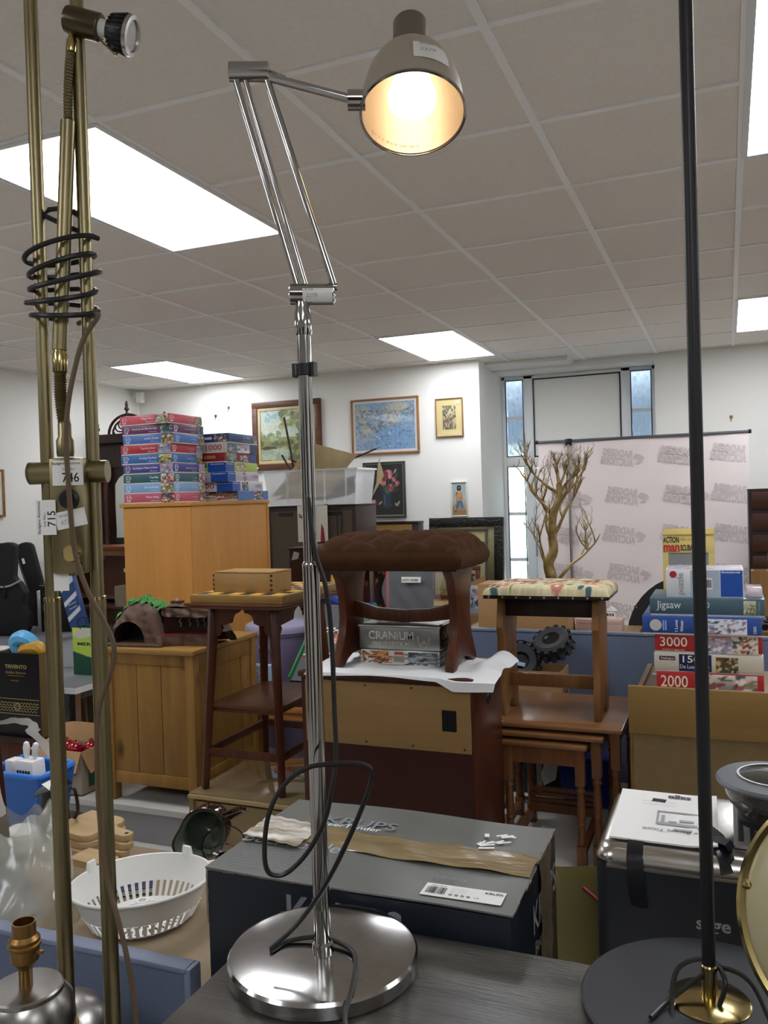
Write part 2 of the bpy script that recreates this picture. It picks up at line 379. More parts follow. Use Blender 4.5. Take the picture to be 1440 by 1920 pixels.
k = MB().box(-1.655,YW-.034,1.84,-1.645,YW-.019,2.565).box(-.875,YW-.034,1.84,-.865,YW-.019,2.565).box(-1.655,YW-.034,2.555,-.865,YW-.019,2.565).box(-1.655,YW-.034,1.84,-.865,YW-.019,1.85)
k.build('gasket', M_blackm, wn)
dr = struct(bx('door_1', M_white, None, -1.65, YW-.045, .02, -.87, YW, 1.735, .004)); dr['label'] = 'white door behind the printed banner'
bx('hinge', M_grey_ink, dr, -1.658, YW-.06, 1.5, -1.643, YW-.04, 1.66, .003); bx('hinge', M_grey_ink, dr, -1.658, YW-.06, .92, -1.643, YW-.04, 1.06, .003)
# outside: canopy added to darken the upper panes, ground, low stone wall and hedge seen through the frosted panes
struct(bx('trim_2', mat('canopy', '6d7377', .8), None, -3.5, YW+.5, 1.95, 1.2, YW+2.3, 2.95), 'canopy added outside the window to darken the upper panes')
struct(bx('floor_outside', mat('paving', 'a7a7a4', .9), None, -9, YW+.3, -.12, 8, YW+9, -.02))
struct(bx('wall_garden', mat('garden_wall', 'b9a793', .9, var=.3, vscale=9), None, -7, YW+3.2, -.02, 5, YW+3.5, .5))
def leafy(name, x0, y0, z0, x1, y1, z1, n, s, m, seed):
    R = random.Random(seed); b = MB()
    for i in range(n):
        c = V3(R.uniform(x0, x1), R.uniform(y0, y1), R.uniform(z0, z1)); a = V3(R.gauss(0,1), R.gauss(0,1), R.gauss(0,1)).normalized(); q = a.orthogonal().normalized(); a, q = a*s, q*s*.6
        b.add([c-a, c+q, c+a, c-q], [(0,1,2,3)])
    return b.build(name, m, None, smooth=False)
tag(leafy('hedge', -6.5, YW+3.7, 0, 4, YW+4.4, .7, 2500, .07, mat('hedge_leaf', '6f8f5a', .7, var=.3, vscale=4), 3), 'green hedge in the garden beyond the frosted side window', 'hedge')
# wall hooks and sensor
t = thing('alarm_sensor', 'white motion sensor in the ceiling corner', 'sensor', (XL+.1, 6.93, 2.5))
MB().hexa([(-.03,-.03,.02),(.04,-.03,.02),(.04,.03,.02),(-.03,.03,.02)], [(-.03,-.035,.13),(.035,-.035,.13),(.035,.035,.13),(-.03,.035,.13)]).build('housing', M_whitepl, t, bevel=.01)
bx('bracket', M_whitepl, t, -.1, -.02, .08, -.03, .02, .11); bx('lens', mat('sensor_lens', 'cfd2d6', .3), t, .035, -.022, .045, .042, .022, .075, .003)
def hook(x, y, z, wall, label):
    o = MB().box(-.012,-.004,-.012,.012,0,.012).tube([(0,-.002,.0),(0,-.012,-.012),(0,-.016,-.03),(0,-.008,-.038)], .003, 6).build('wall_hook', M_bronze, None, loc=(x, y, z)); tag(o, label, 'hook', 'picture hooks on the walls')
hook(-4.6, YB, 2.35, 0, 'empty picture hook above the pink and purple jigsaw boxes'); hook(-4.2-.25, YB, 2.42, 0, 'empty picture hook left of the river landscape painting')
hook(-5.2, YB, 2.42, 0, 'empty picture hook above the carved hall stand'); hook(.04, YR, 2.08, 0, 'lone picture hook on the wall above the banner right of the black pole')
# ================================================================== FOREGROUND TABLES
def table(name, label, x0, y0, x1, y1, z, top, leg, th=.03, edge=None):
    t = thing(name, label, 'table', ((x0+x1)/2, (y0+y1)/2, 0)); w, d = (x1-x0)/2, (y1-y0)/2
    bx('table_top', top, t, -w, -d, z-th, w, d, z, .004)
    for sx in (-1, 1):
        for sy_ in (-1, 1): bx('leg', leg, t, sx*(w-.05)-.02, sy_*(d-.05)-.02, 0, sx*(w-.05)+.02, sy_*(d-.05)+.02, z-th)
    m = MB().box(-w+.05, -d+.04, z-th-.06, w-.05, -d+.06, z-th).box(-w+.05, d-.06, z-th-.06, w-.05, d-.04, z-th); m.build('apron', leg, t)
    return t
M_t1 = mat('worn_black_top', '3a3732', .3, var=.25, vscale=9, col2='5e5a53', bump=.06, bscale=60, stretch=(.35,3,1))
table('display_table', 'worn black topped table under the chrome lamp', -.725, .5, .75, 1.262, .80, M_t1, M_blackm, .025)
M_t2 = mat('brown_paper_top', '928065', .7, var=.07, vscale=6)
table('trestle_table', 'low brown topped table under the colander and appliance boxes', -2.05, 1.325, .62, 1.97, .52, M_t2, M_dark, .025)
t = thing('desk_screen', 'blue fabric desk screen in front of the colander', 'desk screen', (-1.46, 1.29, 0))
bx('panel', M_bluefab, t, -.52, -.014, .02, .52, .014, .642, .004)
bx('top_rail', mat('screen_rail', '737b90', .5), t, -.53, -.018, .64, .53, .018, .652, .004); bx('end_rail', mat('screen_rail', '', .5), t, .52, -.018, 0, .535, .018, .652, .004)
bx('foot', M_blackm, t, -.4, -.15, 0, -.36, .03, .02); bx('foot', M_blackm, t, .36, -.15, 0, .4, .03, .02)
# ------------------------------------------------------------------ chrome reading lamp
LX, LY, LZ = -.578, 1.127, .80
def scl(p): return V3(p[0]*.968, p[1]*.968, HC+(p[2]-HC)*.968)
def toL(p): return V3(p[0]-LX, p[1]-LY, p[2]-LZ)
t = thing('floor_lamp', 'chrome adjustable reading lamp with lit dome shade on black table', 'lamp', (LX, LY, LZ))
MB().lathe([(.0,.0),(.138,.0),(.1425,.004),(.1425,.022),(.139,.0265),(.134,.0275),(.05,.0285),(0,.0287)], 96).build('base', M_chromeworn, t)
MB().lathe([(.0165,.028),(.0165,.036),(.0125,.04),(.0125,.05)], 24).build('collar', M_chrome, t)
MB().tube([(0,0,.03),(0,0,.60)], .0128, 24).build('lower_pole', M_chrome, t)
MB().tube([(0,0,.60),(0,0,.955)], .0105, 24).lathe([(.0128,.597),(.0132,.6),(.0132,.606),(.0105,.61)], 24).build('upper_pole', M_chrome, t)
MB().lathe([(.0115,.945),(.0125,.95),(.0125,.978),(.0105,.985),(.0105,.995)], 24).build('neck', M_chrome, t)
b = MB().lathe([(.0122,.885),(.0145,.886),(.0145,.902),(.0122,.903)], 20); b.box(-.018,-.006,.884,.018,.006,.904); b.build('cable_clip', M_black, t)
ax = Vector((.927, .374, -.03)).normalized()                      # hinge axis
k0 = toL(scl((-.583, 1.172, 1.816))); k1 = toL(scl((-.667, 1.144, 2.16)))
MB().tube([k0-ax*.033, k0+ax*.031], .0155, 28).build('lower_knuckle', M_chrome, t)
for q in (-1, 1):
    e = k0+ax*(.033 if q < 0 else .031)*q
    MB().lathe([(.0,.003),(.010,.002),(.013,0),(.013,-.002)], 20, O=e, A=ax*q).build('knuckle_cap', M_chrome, t)
MB().tube([k0+ax*.024+V3(0,0,.011), k0+ax*.037+V3(0,0,.011)], .006, 12).build('screw', M_chrome, t)
MB().tube([k1-ax*.028, k1+ax*.03], .0145, 24).build('upper_knuckle', M_chrome, t)
for da, db, r in ((-.028, -.022, .0052), (-.016, -.008, .004), (.026, .024, .0052)):
    MB().tube([k0+ax*(da+.006)+V3(0,0,.012), k1+ax*db], r, 12).build('arm_rod', M_chrome, t)
kn = toL(scl((-.517, 1.204, 2.112)))
MB().tube([k1+ax*(-.016)+V3(0,0,.004), kn], .0068, 14).build('upper_arm', M_chrome, t)
MB().tube([k1+ax*.0+V3(0,.02,.018), k1+ax*.045+V3(0,.02,.0)], .0035, 10).tube([k1+ax*.0+V3(0,0,.008), k1+ax*.0+V3(0,.02,.02)], .003, 10).build('spring_rod', M_chrome, t)
MB().tube([kn-ax*.010, kn+ax*.016], .015, 20).build('shade_knuckle', M_chrome, t)
# shade: opening points down and a little towards the camera
hd = Vector((-.437, 1.237, 0)).normalized(); nn = (-.39*hd + Vector((0,0,-.92))).normalized()
rc = toL(scl((-.4345, 1.236, 2.087)))
M_shade = mat('brushed_chrome_shade', 'cdc4b8', .38, .9, bump=.03, bscale=150)
sh = MB(); prof = [(.027,-.132),(.031,-.127),(.040,-.118),(.054,-.100),(.066,-.075),(.0735,-.045),(.0768,-.015),(.0775,0)]
sh.shell([(r, z) for r, z in prof], 64, O=rc, A=nn, t=.0022)
sho = sh.build('lamp_shade', M_shade, t)
MB().lathe([(.0768,-.002),(.0795,-.001),(.0795,.002),(.0765,.003)], 64, O=rc, A=nn, close=True).build('rim', M_chrome, sho)
MB().lathe([(0,-.19),(.022,-.19),(.0268,-.186),(.0275,-.135),(.026,-.128),(0,-.128)], 40, O=rc, A=nn).build('cap', mat('cap_dark_metal', '8a837a', .4, .9), sho)
MB().lathe([(.0,-.127),(.022,-.127),(.024,-.115),(.0,-.115)], 24, O=rc, A=nn).build('bulb_holder', M_whitepl, t)
MB().lathe([(.0,-.112),(.018,-.112),(.030,-.060),(.0365,-.035),(.036,-.026),(.022,-.020),(0,-.018)], 32, O=rc, A=nn).build('bulb', mat('lit_bulb', 'ffe2b8', .4, emit=BULB_STRENGTH), t)
# stickers
def curved(name, parent, O, A, ref, r, z0, z1, a0, a1, m, dr=None, n=10):
    A = Vector(A).normalized(); a = (Vector(ref)-A*Vector(ref).dot(A)).normalized(); b2 = A.cross(a); O = Vector(O)
    g = MB().grid(lambda u, v: O+A*(z0+(z1-z0)*v)+(a*math.cos(a0+(a1-a0)*u)+b2*math.sin(a0+(a1-a0)*u))*(r(z0+(z1-z0)*v) if callable(r) else r), n, n)
    return g.build(name, m, parent)
def rsh(z):
    for (ra, za), (rb, zb) in zip(prof, prof[1:]):
        if za <= z <= zb: return ra+(rb-ra)*(z-za)/(zb-za)+.0007
    return .078
toc = -toL((0,0,HC)) - rc; toc = toL((0,0,HC)) - rc
lb = curved('lot_label', sho, rc, nn, toc, rsh, -.066, -.028, -.05, -.80, M_label)
def lab_text(parent, O, U, V):
    text(parent, '14/12/25', O, U, V, .004, M_ink, eps=.0012); text(parent, '2379', Vector(O)-Vector(V).normalized()*.013, U, V, .0075, M_grey_ink, eps=.0012, shear=.2)
cR = (toc-nn*toc.dot(nn)).normalized()
su = nn.cross(cR)*-1
pz = rc+nn*(-.058)+(cR*math.cos(-.17)+nn.cross(cR)*math.sin(-.17))*(rsh(-.058)+.0006)
pz2 = rc+nn*(-.042)+(cR*math.cos(-.17)+nn.cross(cR)*math.sin(-.17))*(rsh(-.042)+.0006)
dV = (pz-pz2).normalized(); dU = (-nn.cross(cR)*math.cos(.25)-cR*math.sin(.25)).normalized()
text(lb, '14/12/25', pz+dV*.0, dU, dV, .0042, M_ink, eps=.0012); text(lb, '2379', pz2-dV*.002, dU, dV, .008, M_grey_ink, eps=.0012, shear=.2)
lb = curved('lot_label', t, k0, ax, toL((0,0,HC))-k0, .0160, -.014, .030, -.6, .75, M_label)
ck = (toL((0,0,HC))-k0); ck = (ck-ax*ck.dot(ax)).normalized(); vv = ax.cross(ck)*-1
vv = Vector((0,0,1)); vv = (vv-ck*vv.dot(ck)).normalized()
text(lb, '14/12/25', k0+ax*(-.011)+ck*.0163+vv*.0065, ax, vv, .0028, M_ink, eps=.0004); text(lb, '2379', k0+ax*(-.009)+ck*.0166-vv*.004, ax, vv, .0058, M_grey_ink, eps=.0004, shear=.2)
# rim print inside shade
for i, s in enumerate('Max 5.3 W and LED GU10'):
    if s == ' ': continue
    a = -1.02+.052*i; d0 = (cR*math.cos(PI+a-.0)+nn.cross(cR)*math.sin(PI+a))
    d0 = (cR*math.cos(PI-a*-1+.0)+nn.cross(cR)*math.sin(PI-a*-1)); tu = nn.cross(d0)
    text(sho, s, rc+nn*(-.011)+d0*.0742, tu, -nn if False else nn*-1, .0035, M_ink, eps=.0006)
# cable down the pole, loop at the foot
def px3(x, y, d): 
    v = fw+(x-720)/F*rt-(y-960)/F*up; return Vector((0,0,HC))+v*d
path = [(570,580,1.31),(572,665,1.30),(571,760,1.30),(576,900,1.295),(590,1030,1.285),(612,1105,1.28),(622,1200,1.28),(627,1330,1.27),(630,1420,1.26),(622,1480,1.25),(608,1540,1.25),(575,1600,1.245),(535,1638,1.24),(505,1637,1.235),(496,1600,1.235),(503,1530,1.24),(530,1475,1.245),(575,1440,1.25),(630,1432,1.25),(678,1433,1.25),(697,1448,1.25),(688,1490,1.255),(655,1570,1.26),(610,1660,1.265),(560,1730,1.265),(506,1780,1.25)]
MB().tube(smoothpath([toL(px3(p[0], p[1], p[2]*.97)) for p in path], 5), .0036, 8).build('cable', M_cable, t)
def onz(x, y, z):
    v = fw+(x-720)/F*rt-(y-960)/F*up; return Vector((0,0,HC))+v*((z-HC)/v.z)
path = [toL(onz(508,1783,.831)), toL(onz(540,1765,.832)), toL(onz(600,1757,.836)), toL(onz(650,1775,.834)), toL(onz(667,1800,.832)), toL(onz(660,1850,.832)), toL(onz(648,1905,.832)), toL(onz(652,1960,.82)), toL(onz(660,2010,.806)), toL(onz(700,2060,.805))]
MB().tube(smoothpath(path, 5), .0036, 8).build('cable', M_cable, t)
# ------------------------------------------------------------------ brass twin-pole lamp
BX, BY = -.897, .985
t = thing('floor_lamp', 'antique brass twin pole floor lamp with spotlight and coiled cable', 'lamp', (BX, BY, 0))
MB().lathe([(0,0),(.14,0),(.145,.006),(.14,.02),(.06,.03),(0,.032)], 64).build('base', M_brass, t)
axb = Vector((.92, .39, 0)); fb = Vector((axb.y, -axb.x, 0))
pl, pr = -axb*.0335, axb*.0335
for q, nm in ((pl, -1), (pr, 1)):
    MB().tube([q+V3(0,0,.02), q+V3(0,0,1.365)], .0118, 20).build('lower_tube', M_brass, t)
    MB().tube([q+V3(0,0,1.36), q+V3(0,0,2.5)], .0096, 20).build('upper_tube', M_brass, t)
    MB().lathe([(.0121,1.362),(.0124,1.364),(.0121,1.368),(.0098,1.369)], 20, O=q).build('joint_ring', M_brasslt, t)
cz = 1.552
MB().tube([V3(0,0,cz)-axb*.058+fb*.004, V3(0,0,cz)+axb*.056+fb*.004], .0165, 28).build('cross_clamp', M_brass, t)
MB().lathe([(0,.003),(.012,.0025),(.0165,0),(.0165,-.004)], 28, O=V3(0,0,cz)-axb*.058+fb*.004, A=-axb).lathe([(.0,.004),(.004,.004),(.004,.002)], 10, O=V3(0,0,cz)-axb*.058+fb*.004, A=-axb).build('clamp_knob', M_brass, t)
# dimmer box
bo = V3(0,0,0)+axb*.006+fb*.022
dm = MB()
def ob(m, c, hw, hd, z0, z1):
    c = Vector(c); B = [c+axb*x*hw+fb*y*hd for x, y in ((-1,1),(1,1),(1,-1),(-1,-1))]; m.hexa([q+V3(0,0,z0) for q in B], [q+V3(0,0,z1) for q in B]); return m
dbx = ob(dm, bo, .025, .014, 1.405, 1.572).build('dimmer_box', M_brass, t, bevel=.004)
MB().tube([V3(-.004,0,.0)+V3(0,0,1.40)-axb*.004, V3(-.004,0,1.55)-axb*.004], .012, 16).build('centre_tube', M_brass, t)
fo = bo+fb*.0145
MB().lathe([(.0145,0),(.0145,.004),(.011,.009),(0,.0085)], 24, O=fo+axb*.004+V3(0,0,1.513), A=fb).build('rocker_switch', M_black, dbx)
MB().lathe([(.0128,0),(.0128,.012),(.011,.014),(0,.014)], 24, O=fo+axb*.008+V3(0,0,1.435), A=fb).build('dimmer_knob', M_brasslt, dbx)
MB().lathe([(.003,0),(.003,.001),(0,.001)], 10, O=fo+axb*.016+V3(0,0,1.420), A=fb).build('screw_hole', M_black, dbx)
def sticker(parent, O, U, V, w, h, m=None, name='lot_label', eps=.0006):
    U = Vector(U).normalized(); V = Vector(V).normalized(); N = U.cross(V)*eps; O = Vector(O)+N
    b = MB().add([O, O+U*w, O+U*w+V*h, O+V*h], [(0,1,2,3)]); return b.build(name, m or M_label, parent, smooth=False)
A0 = fo-axb*.019+V3(0,0,1.532); s_ = sticker(dbx, A0, axb, Z, .044, .036)
text(s_, 'Badgers Auctions', A0+V3(0,0,.030), axb, Z, .0038, M_ink, .040, bold=.01); text(s_, 'Lot No.:', A0+axb*.015+V3(0,0,.022), axb, Z, .0036, M_ink, .018); text(s_, '746', A0+axb*.014+V3(0,0,.005), axb, Z, .013, M_ink, .024, bold=.01)
u2 = (axb*.98+V3(0,0,.18)).normalized(); v2 = (V3(0,0,.98)-axb*.18).normalized()
A1 = fo-axb*.014+V3(0,0,1.468); s_ = sticker(dbx, A1, u2, v2, .044, .025)
text(s_, '07/12/25', A1+u2*.006+v2*.017, u2, v2, .0035, M_ink, .017); text(s_, '477', A1+u2*.006+v2*.006, u2, v2, .0065, M_grey_ink, .014, shear=.2)
O2 = pl+axb*.024+fb*.0375+V3(0,0,1.462); s_ = sticker(t, O2, Z, -axb, .05, .028)
text(s_, 'Badgers Auctions', O2+V3(0,0,.002)-axb*.024+axb*.0, Z, -axb, .0034, M_ink, .046, bold=.01) if False else None
for i, (tx, off, h, w) in enumerate((('Badgers Auctions', .0225, .0034, .046), ('Lot No.:', .0150, .0034, .02), ('715', .001, .011, .022))):
    text(s_, tx, O2+V3(0,0,.002 if i == 0 else .012)-axb*off, Z, -axb, h, M_ink, w, bold=.01)
A3 = fo-axb*.027+V3(0,0,1.380)-fb*.012; sticker(t, A3, axb, Z, .022, .026, name='paper_tag')
# gooseneck reading arm pointing down from the box, then up
def gneck(m, pts, r, n=12):
    P = smoothpath(pts, 24); R = [r*(1.12 if i % 2 else .9) for i in range(len(P))]; m.tube(P, R, n); return m
gb = V3(0,0,0)-axb*.002+fb*.012
MB().lathe([(.0115,1.575),(.0125,1.58),(.0125,1.598),(.0095,1.604),(.0095,1.622),(.008,1.625)], 20, O=gb).build('gooseneck_socket', M_brass, t)
gneck(MB(), [gb+V3(0,0,1.62), gb+V3(-.002,0,1.66)-axb*.002, gb+V3(0,0,1.70)-axb*.003], .0085).build('gooseneck', M_brass, t)
MB().lathe([(.0098,1.698),(.0105,1.70),(.0105,1.724),(.009,1.727),(.009,1.735)], 18, O=gb-axb*.003).build('ferrule', M_brasslt, t)
g2 = gb-axb*.003
hp = [g2+V3(0,0,1.73), g2+V3(0,0,1.86)+axb*.010, g2+V3(0,0,2.06)+axb*.024]
MB().tube(hp, .0105, 16).build('handle_tube', M_steel if False else M_brass, t)
gt = hp[2]
gneck(MB(), [gt, gt+axb*.002+V3(0,0,.05), gt+axb*.007+V3(0,0,.10)], .0062).build('gooseneck', M_brass, t)
gh = gt+axb*.008+V3(0,0,.10)
MB().lathe([(.007,0),(.0075,.004),(.0075,.016),(.0055,.02),(.0055,.034)], 16, O=gh, A=(axb*.12+Z).normalized()).build('head_ferrule', M_brasslt, t)
hd0 = gh+V3(0,0,.045)+axb*.004; hdir = (axb*.95-Z*.30+fb*.06).normalized()
sp_o = MB().lathe([(0,-.004),(.0185,-.004),(.0195,0),(.0195,.045),(.018,.047)], 32, O=hd0-hdir*.004, A=hdir).build('spot_housing', mat('spot_bronze', '5d5340', .3, 1.), t)
MB().lathe([(.0125,.045),(.0125,.062),(.018,.066)], 24, O=hd0-hdir*.004, A=hdir).build('bulb_neck', M_whitepl, sp_o)
MB().lathe([(.0165,.06),(.025,.072),(.0262,.088),(.0255,.092)], 32, O=hd0-hdir*.004, A=hdir).build('bulb_body', M_blackm, sp_o)
fins = MB()
for k in range(20):
    a = hdir.orthogonal().normalized(); c = hdir.cross(a); d = a*math.cos(k*PI/10)+c*math.sin(k*PI/10)
    fins.bar(hd0+hdir*.060+d*.021, hd0+hdir*.084+d*.0265, .002, .005, upv=d)
fins.build('cooling_fin', M_black, sp_o)
MB().lathe([(.0255,.090),(.0275,.090),(.0275,.096),(.0215,.0965),(.020,.093)], 32, O=hd0-hdir*.004, A=hdir).build('bulb_rim', M_steel, sp_o)
MB().lathe([(0,.0925),(.0205,.0925),(.0205,.091)], 32, O=hd0-hdir*.004, A=hdir).build('bulb_lens', mat('bulb_lens', '9a958c', .15), sp_o)
MB().tube(smoothpath([gh+Z*.034, gh+Z*.032+axb*.018, gh+Z*.018+axb*.04, gh-Z*.002+axb*.062]), .0018, 8).lathe([(0,-.0038),(.0027,-.0027),(.0038,0),(.0027,.0027),(0,.0038)], 10, O=gh-Z*.003+axb*.064).build('handle_rod', M_brasslt, t)
# coiled cable round the poles
R_ = random.Random(4); P = []
for i in range(0, 92):
    a = i*.33; z = 1.885-.115*(i/92)+.010*math.sin(a*1.0+1.2+i*.03)
    q = axb*(math.cos(a)*(.050+.004*math.sin(i*.21)))+fb*(math.sin(a)*.033+.002)
    P.append(q+V3(0,0,z))
P = [P[0]+V3(0,0,.03)+axb*-.02, P[0]+V3(0,0,.045)-axb*.045, P[0]-axb*.075+V3(0,0,.035)]+P
tail = [px3(185,590,1.22), px3(155,640,1.21), px3(132,730,1.205), px3(124,810,1.2), px3(128,900,1.2), px3(140,1030,1.2), px3(165,1110,1.2), px3(195,1165,1.2), px3(214,1215,1.2), px3(205,1270,1.2), px3(185,1330,1.2), px3(182,1420,1.2), px3(186,1520,1.21), px3(200,1640,1.2), px3(228,1750,1.18), px3(248,1850,1.17), px3(258,1960,1.16)]
tail = [Vector((p.x-BX, p.y-BY, p.z)) for p in tail]
MB().tube(smoothpath(P[:-1], 2), .0038, 8).build('coiled_cable', M_cable, t)
MB().tube(smoothpath([P[-1]]+tail, 5), .0036, 8).build('hanging_cable', M_bcable, t)
# ------------------------------------------------------------------ black pole lamp with disc base
t = thing('floor_lamp', 'black pole floor lamp with brass collar on a round black base', 'lamp', (-.037, 1.197, .80))
MB().lathe([(0,0),(.166,0),(.168,.003),(.168,.011),(.165,.0135),(0,.0145)], 96).build('base', mat('black_base', '2a2b2e', .5), t)
MB().lathe([(0,.014),(.052,.014),(.053,.0155),(.050,.018),(.012,.022),(0,.022)], 48).build('brass_disc', M_brasslt, t)
MB().lathe([(.0105,.02),(.0105,.062),(.009,.064)], 20).build('brass_collar', M_brasslt, t)
MB().tube([(0,0,.06),(0,0,1.55)], .0088, 24).build('pole', M_blackm, t)
for k, (a0, off) in enumerate(((.3, .0), (2.2, .004))):
    P = [V3(.05,.01,.02), V3(.035,-.02,.045), V3(.012,-.03,.052), V3(-.025,-.025,.07), V3(-.045,-.01,.035), V3(-.05,-.03,.006)] if k == 0 else [V3(.012,-.018,.02), V3(.02,-.01,.05), V3(0,.016,.062), V3(-.04,.0,.05), V3(-.045,-.05,.012), V3(-.03,-.10,.018)]
    if k == 0: P = [V3(.10,-.13,.018), V3(.075,-.06,.03), V3(.05,-.01,.055), V3(.012,.012,.055), V3(-.014,-.006,.045), V3(-.05,-.03,.022), V3(-.07,-.07,.018)]
    MB().tube(smoothpath(P, 6), .0034, 8).build('cable', M_cable, t)
# ------------------------------------------------------------------ opal glass shade lamp at right edge
gc = px3(1655, 1735, 1.0); t = thing('table_lamp', 'cream glass globe lamp with brass rim cut off by right edge', 'lamp', (gc.x+.05, gc.y+.05, .80))
MB().lathe([(0,0),(.06,0),(.06,.01),(.012,.02),(.012,.05),(0,.05)], 40).build('base', M_brasslt, t)
cc = V3(-.05,-.05,gc.z-.80); ca = (Vector((0,0,HC))-gc).normalized()
MB().lathe([(0,.075),(.05,.070),(.10,.050),(.135,.025),(.152,0)], 56, O=cc, A=ca).build('glass_shade', mat('opal_glass', 'b5ab86', .25, spec=.5), t)
MB().lathe([(.150,-.006),(.158,-.006),(.161,.0),(.156,.006),(.150,.004)], 80, O=cc, A=ca, close=True).build('brass_rim', M_brasslt, t)
MB().lathe([(.150,-.020),(.156,-.020),(.157,-.013),(.150,-.013)], 80, O=cc, A=ca, close=True).build('brass_rim', M_brasslt, t)
MB().tube([cc-ca*.01, V3(0,0,.05)], .008, 12).build('stem', M_brasslt, t)
sc_ = px3(1400, 1658, .985)
MB().lathe([(0,-.006),(.0045,-.004),(.006,0),(.0045,.004),(0,.006)], 14, O=V3(sc_.x-gc.x-.05, sc_.y-gc.y-.05, sc_.z-.80)).build('rim_screw', M_brasslt, t)
# ------------------------------------------------------------------ pewter lamp and steel dome (front left)
st = thing('stool', 'low dark stool under the pewter lamp', 'stool', (-.98, .80, 0)); bx('seat', M_dark, st, -.3, -.12, .615, .2, .10, .645, .005)
for a in (-.27, .17):
    for b in (-.1, .08): bx('leg', M_dark, st, a-.015, b-.015, 0, a+.015, b+.015, .615)
t = thing('table_lamp', 'pewter table lamp with bare brass bulb holder', 'lamp', (-.862, .832, .645))
M_pew = mat('pewter', '9b9893', .28, 1., var=.12, vscale=25)
MB().lathe([(0,0),(.05,0),(.055,.01),(.055,.075),(.052,.10),(.046,.135),(.044,.15),(.046,.156),(.055,.165),(.0605,.185),(.0575,.212),(.047,.226),(.0465,.224)], 56).build('body', M_pew, t)
MB().lathe([(.0465,.224),(.0465,.231),(.044,.233),(.0,.234)], 48).build('lid', M_pew, t)
MB().lathe([(.0085,.233),(.0085,.256),(.0125,.262),(.0175,.268),(.0185,.285),(.0205,.287),(.0205,.2895),(.0185,.291),(.0195,.293),(.0195,.296),(.0175,.298),(.015,.301),(.0148,.318),(.0132,.318),(.0132,.303)], 32).build('bulb_holder', M_bronze, t)
bx('switch', M_bronze, t, .018, -.003, .281, .031, .003, .285, .001); 
MB().tube(smoothpath([V3(.06*math.cos(a), .06*math.sin(a), .158+.012*math.sin(a*1.3)) for a in [i*.35 for i in range(-9, 22)]], 3), .003, 8).build('flex', mat('gold_flex', 'a58c4d', .35, .6), t)
t = thing('steel_shade', 'polished steel dome shade standing behind the pewter lamp', 'lamp shade', (-1.085, 1.12, 0))
MB().lathe([(0,0),(.06,0),(.06,.02),(.02,.03),(.02,.40),(0,.40)], 32).build('stand', M_steel, t)
MB().lathe([(.112,.41),(.113,.44),(.108,.52),(.094,.59),(.07,.635),(.035,.655),(0,.66)], 56).build('dome', M_steel, t)
# ================================================================== THINGS ON THE LOW TABLE
TZ = .52
# ------------------------------------------------------------------ big black appliance carton
t = thing('appliance_carton', 'large battered dark carton with taped top and silver brand lettering', 'carton', (-.89, 1.285, TZ))
WB, DB, HB = .562, .36, .32
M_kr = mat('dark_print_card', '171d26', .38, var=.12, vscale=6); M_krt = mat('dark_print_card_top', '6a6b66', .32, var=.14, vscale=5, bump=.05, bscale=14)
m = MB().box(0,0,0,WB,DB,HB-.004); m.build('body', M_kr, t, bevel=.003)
# two lid flaps that sag to a seam
def flap(y0, y1, z0, z1):
    R = random.Random(int(y0*1000)); ph = R.random()*6
    def fn(u, v):
        y = y0+(y1-y0)*v; return V3(-.002+(WB+.004)*u, y, HB-.004+z0+(z1-z0)*v+.0025*math.sin(u*7+ph)*math.sin(v*3+ph))
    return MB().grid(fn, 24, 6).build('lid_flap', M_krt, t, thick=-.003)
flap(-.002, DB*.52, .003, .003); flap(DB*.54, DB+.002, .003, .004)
M_seam = mat('torn_card', '7b6f60', .8)
R_ = random.Random(7)
def torn(pts, w, name='torn_edge', m_=None):
    b = MB()
    for i in range(len(pts)-1):
        p, q = Vector(pts[i]), Vector(pts[i+1]); n_ = max(2, int((q-p).length/.012))
        for k in range(n_):
            a = p.lerp(q, k/n_); c = p.lerp(q, (k+1)/n_); ww = w*R_.uniform(.5, 1.5)
            b.bar(a+V3(0,R_.uniform(-.001,.001),R_.uniform(-.001,.001)), c, ww, ww*.5)
    return b.build(name, m_ or M_seam, t)
torn([(0,-.001,HB-.002),(WB*.45,-.001,HB-.001)], .003); torn([(WB,0,HB),(WB+.001,DB*.5,HB)], .005); torn([(WB,DB*.56,HB+.002),(WB,DB,HB+.002)], .004); torn([(0,0,HB-.1),(0,0,HB)], .003)
M_tape = mat('brown_tape', '86734f', .16, var=.18, vscale=12, spec=.6, bump=.25, bscale=18, stretch=(.4,3,3))
def strip(name, fn, nu, nv, m_): return MB().grid(fn, nu, nv).build(name, m_, t, thick=-.0006)
strip('packing_tape', lambda u, v: V3(.0+WB*u, DB*.40+.085*v+.004*math.sin(u*9)-.012*u, HB+.0045+.0015*math.sin(u*31+v*5)+.002*math.sin(v*PI)), 60, 8, M_tape)
strip('packing_tape', lambda u, v: V3(WB+.0012+.003*math.sin(u*12+v*4)**2, DB*.57+.095*v, HB+.003-u*.30), 26, 6, mat('grey_brown_tape', '6f6250', .3, var=.2, vscale=12, bump=.3, bscale=16))
strip('packing_tape', lambda u, v: V3(-.004+.13*u, DB*.36+.11*v-.02*u, HB+.0105+.001*math.sin(u*25+v*9)+.0012*math.cos(v*23)), 30, 18, mat('clear_glossy_tape', '8c7c60', .15, vscale=26, col2='ece8de', bump=.5, bscale=30, stretch=(.25,1.6,1)))
b = MB()
for k in range(14):
    x, y = .455+R_.uniform(-.012,.022), DB*.72+R_.uniform(-.04,.03); b.bar((x, y, HB+.006), (x+R_.uniform(-.02,.03), y+R_.uniform(-.015,.02), HB+.0065), R_.uniform(.004,.009), .001)
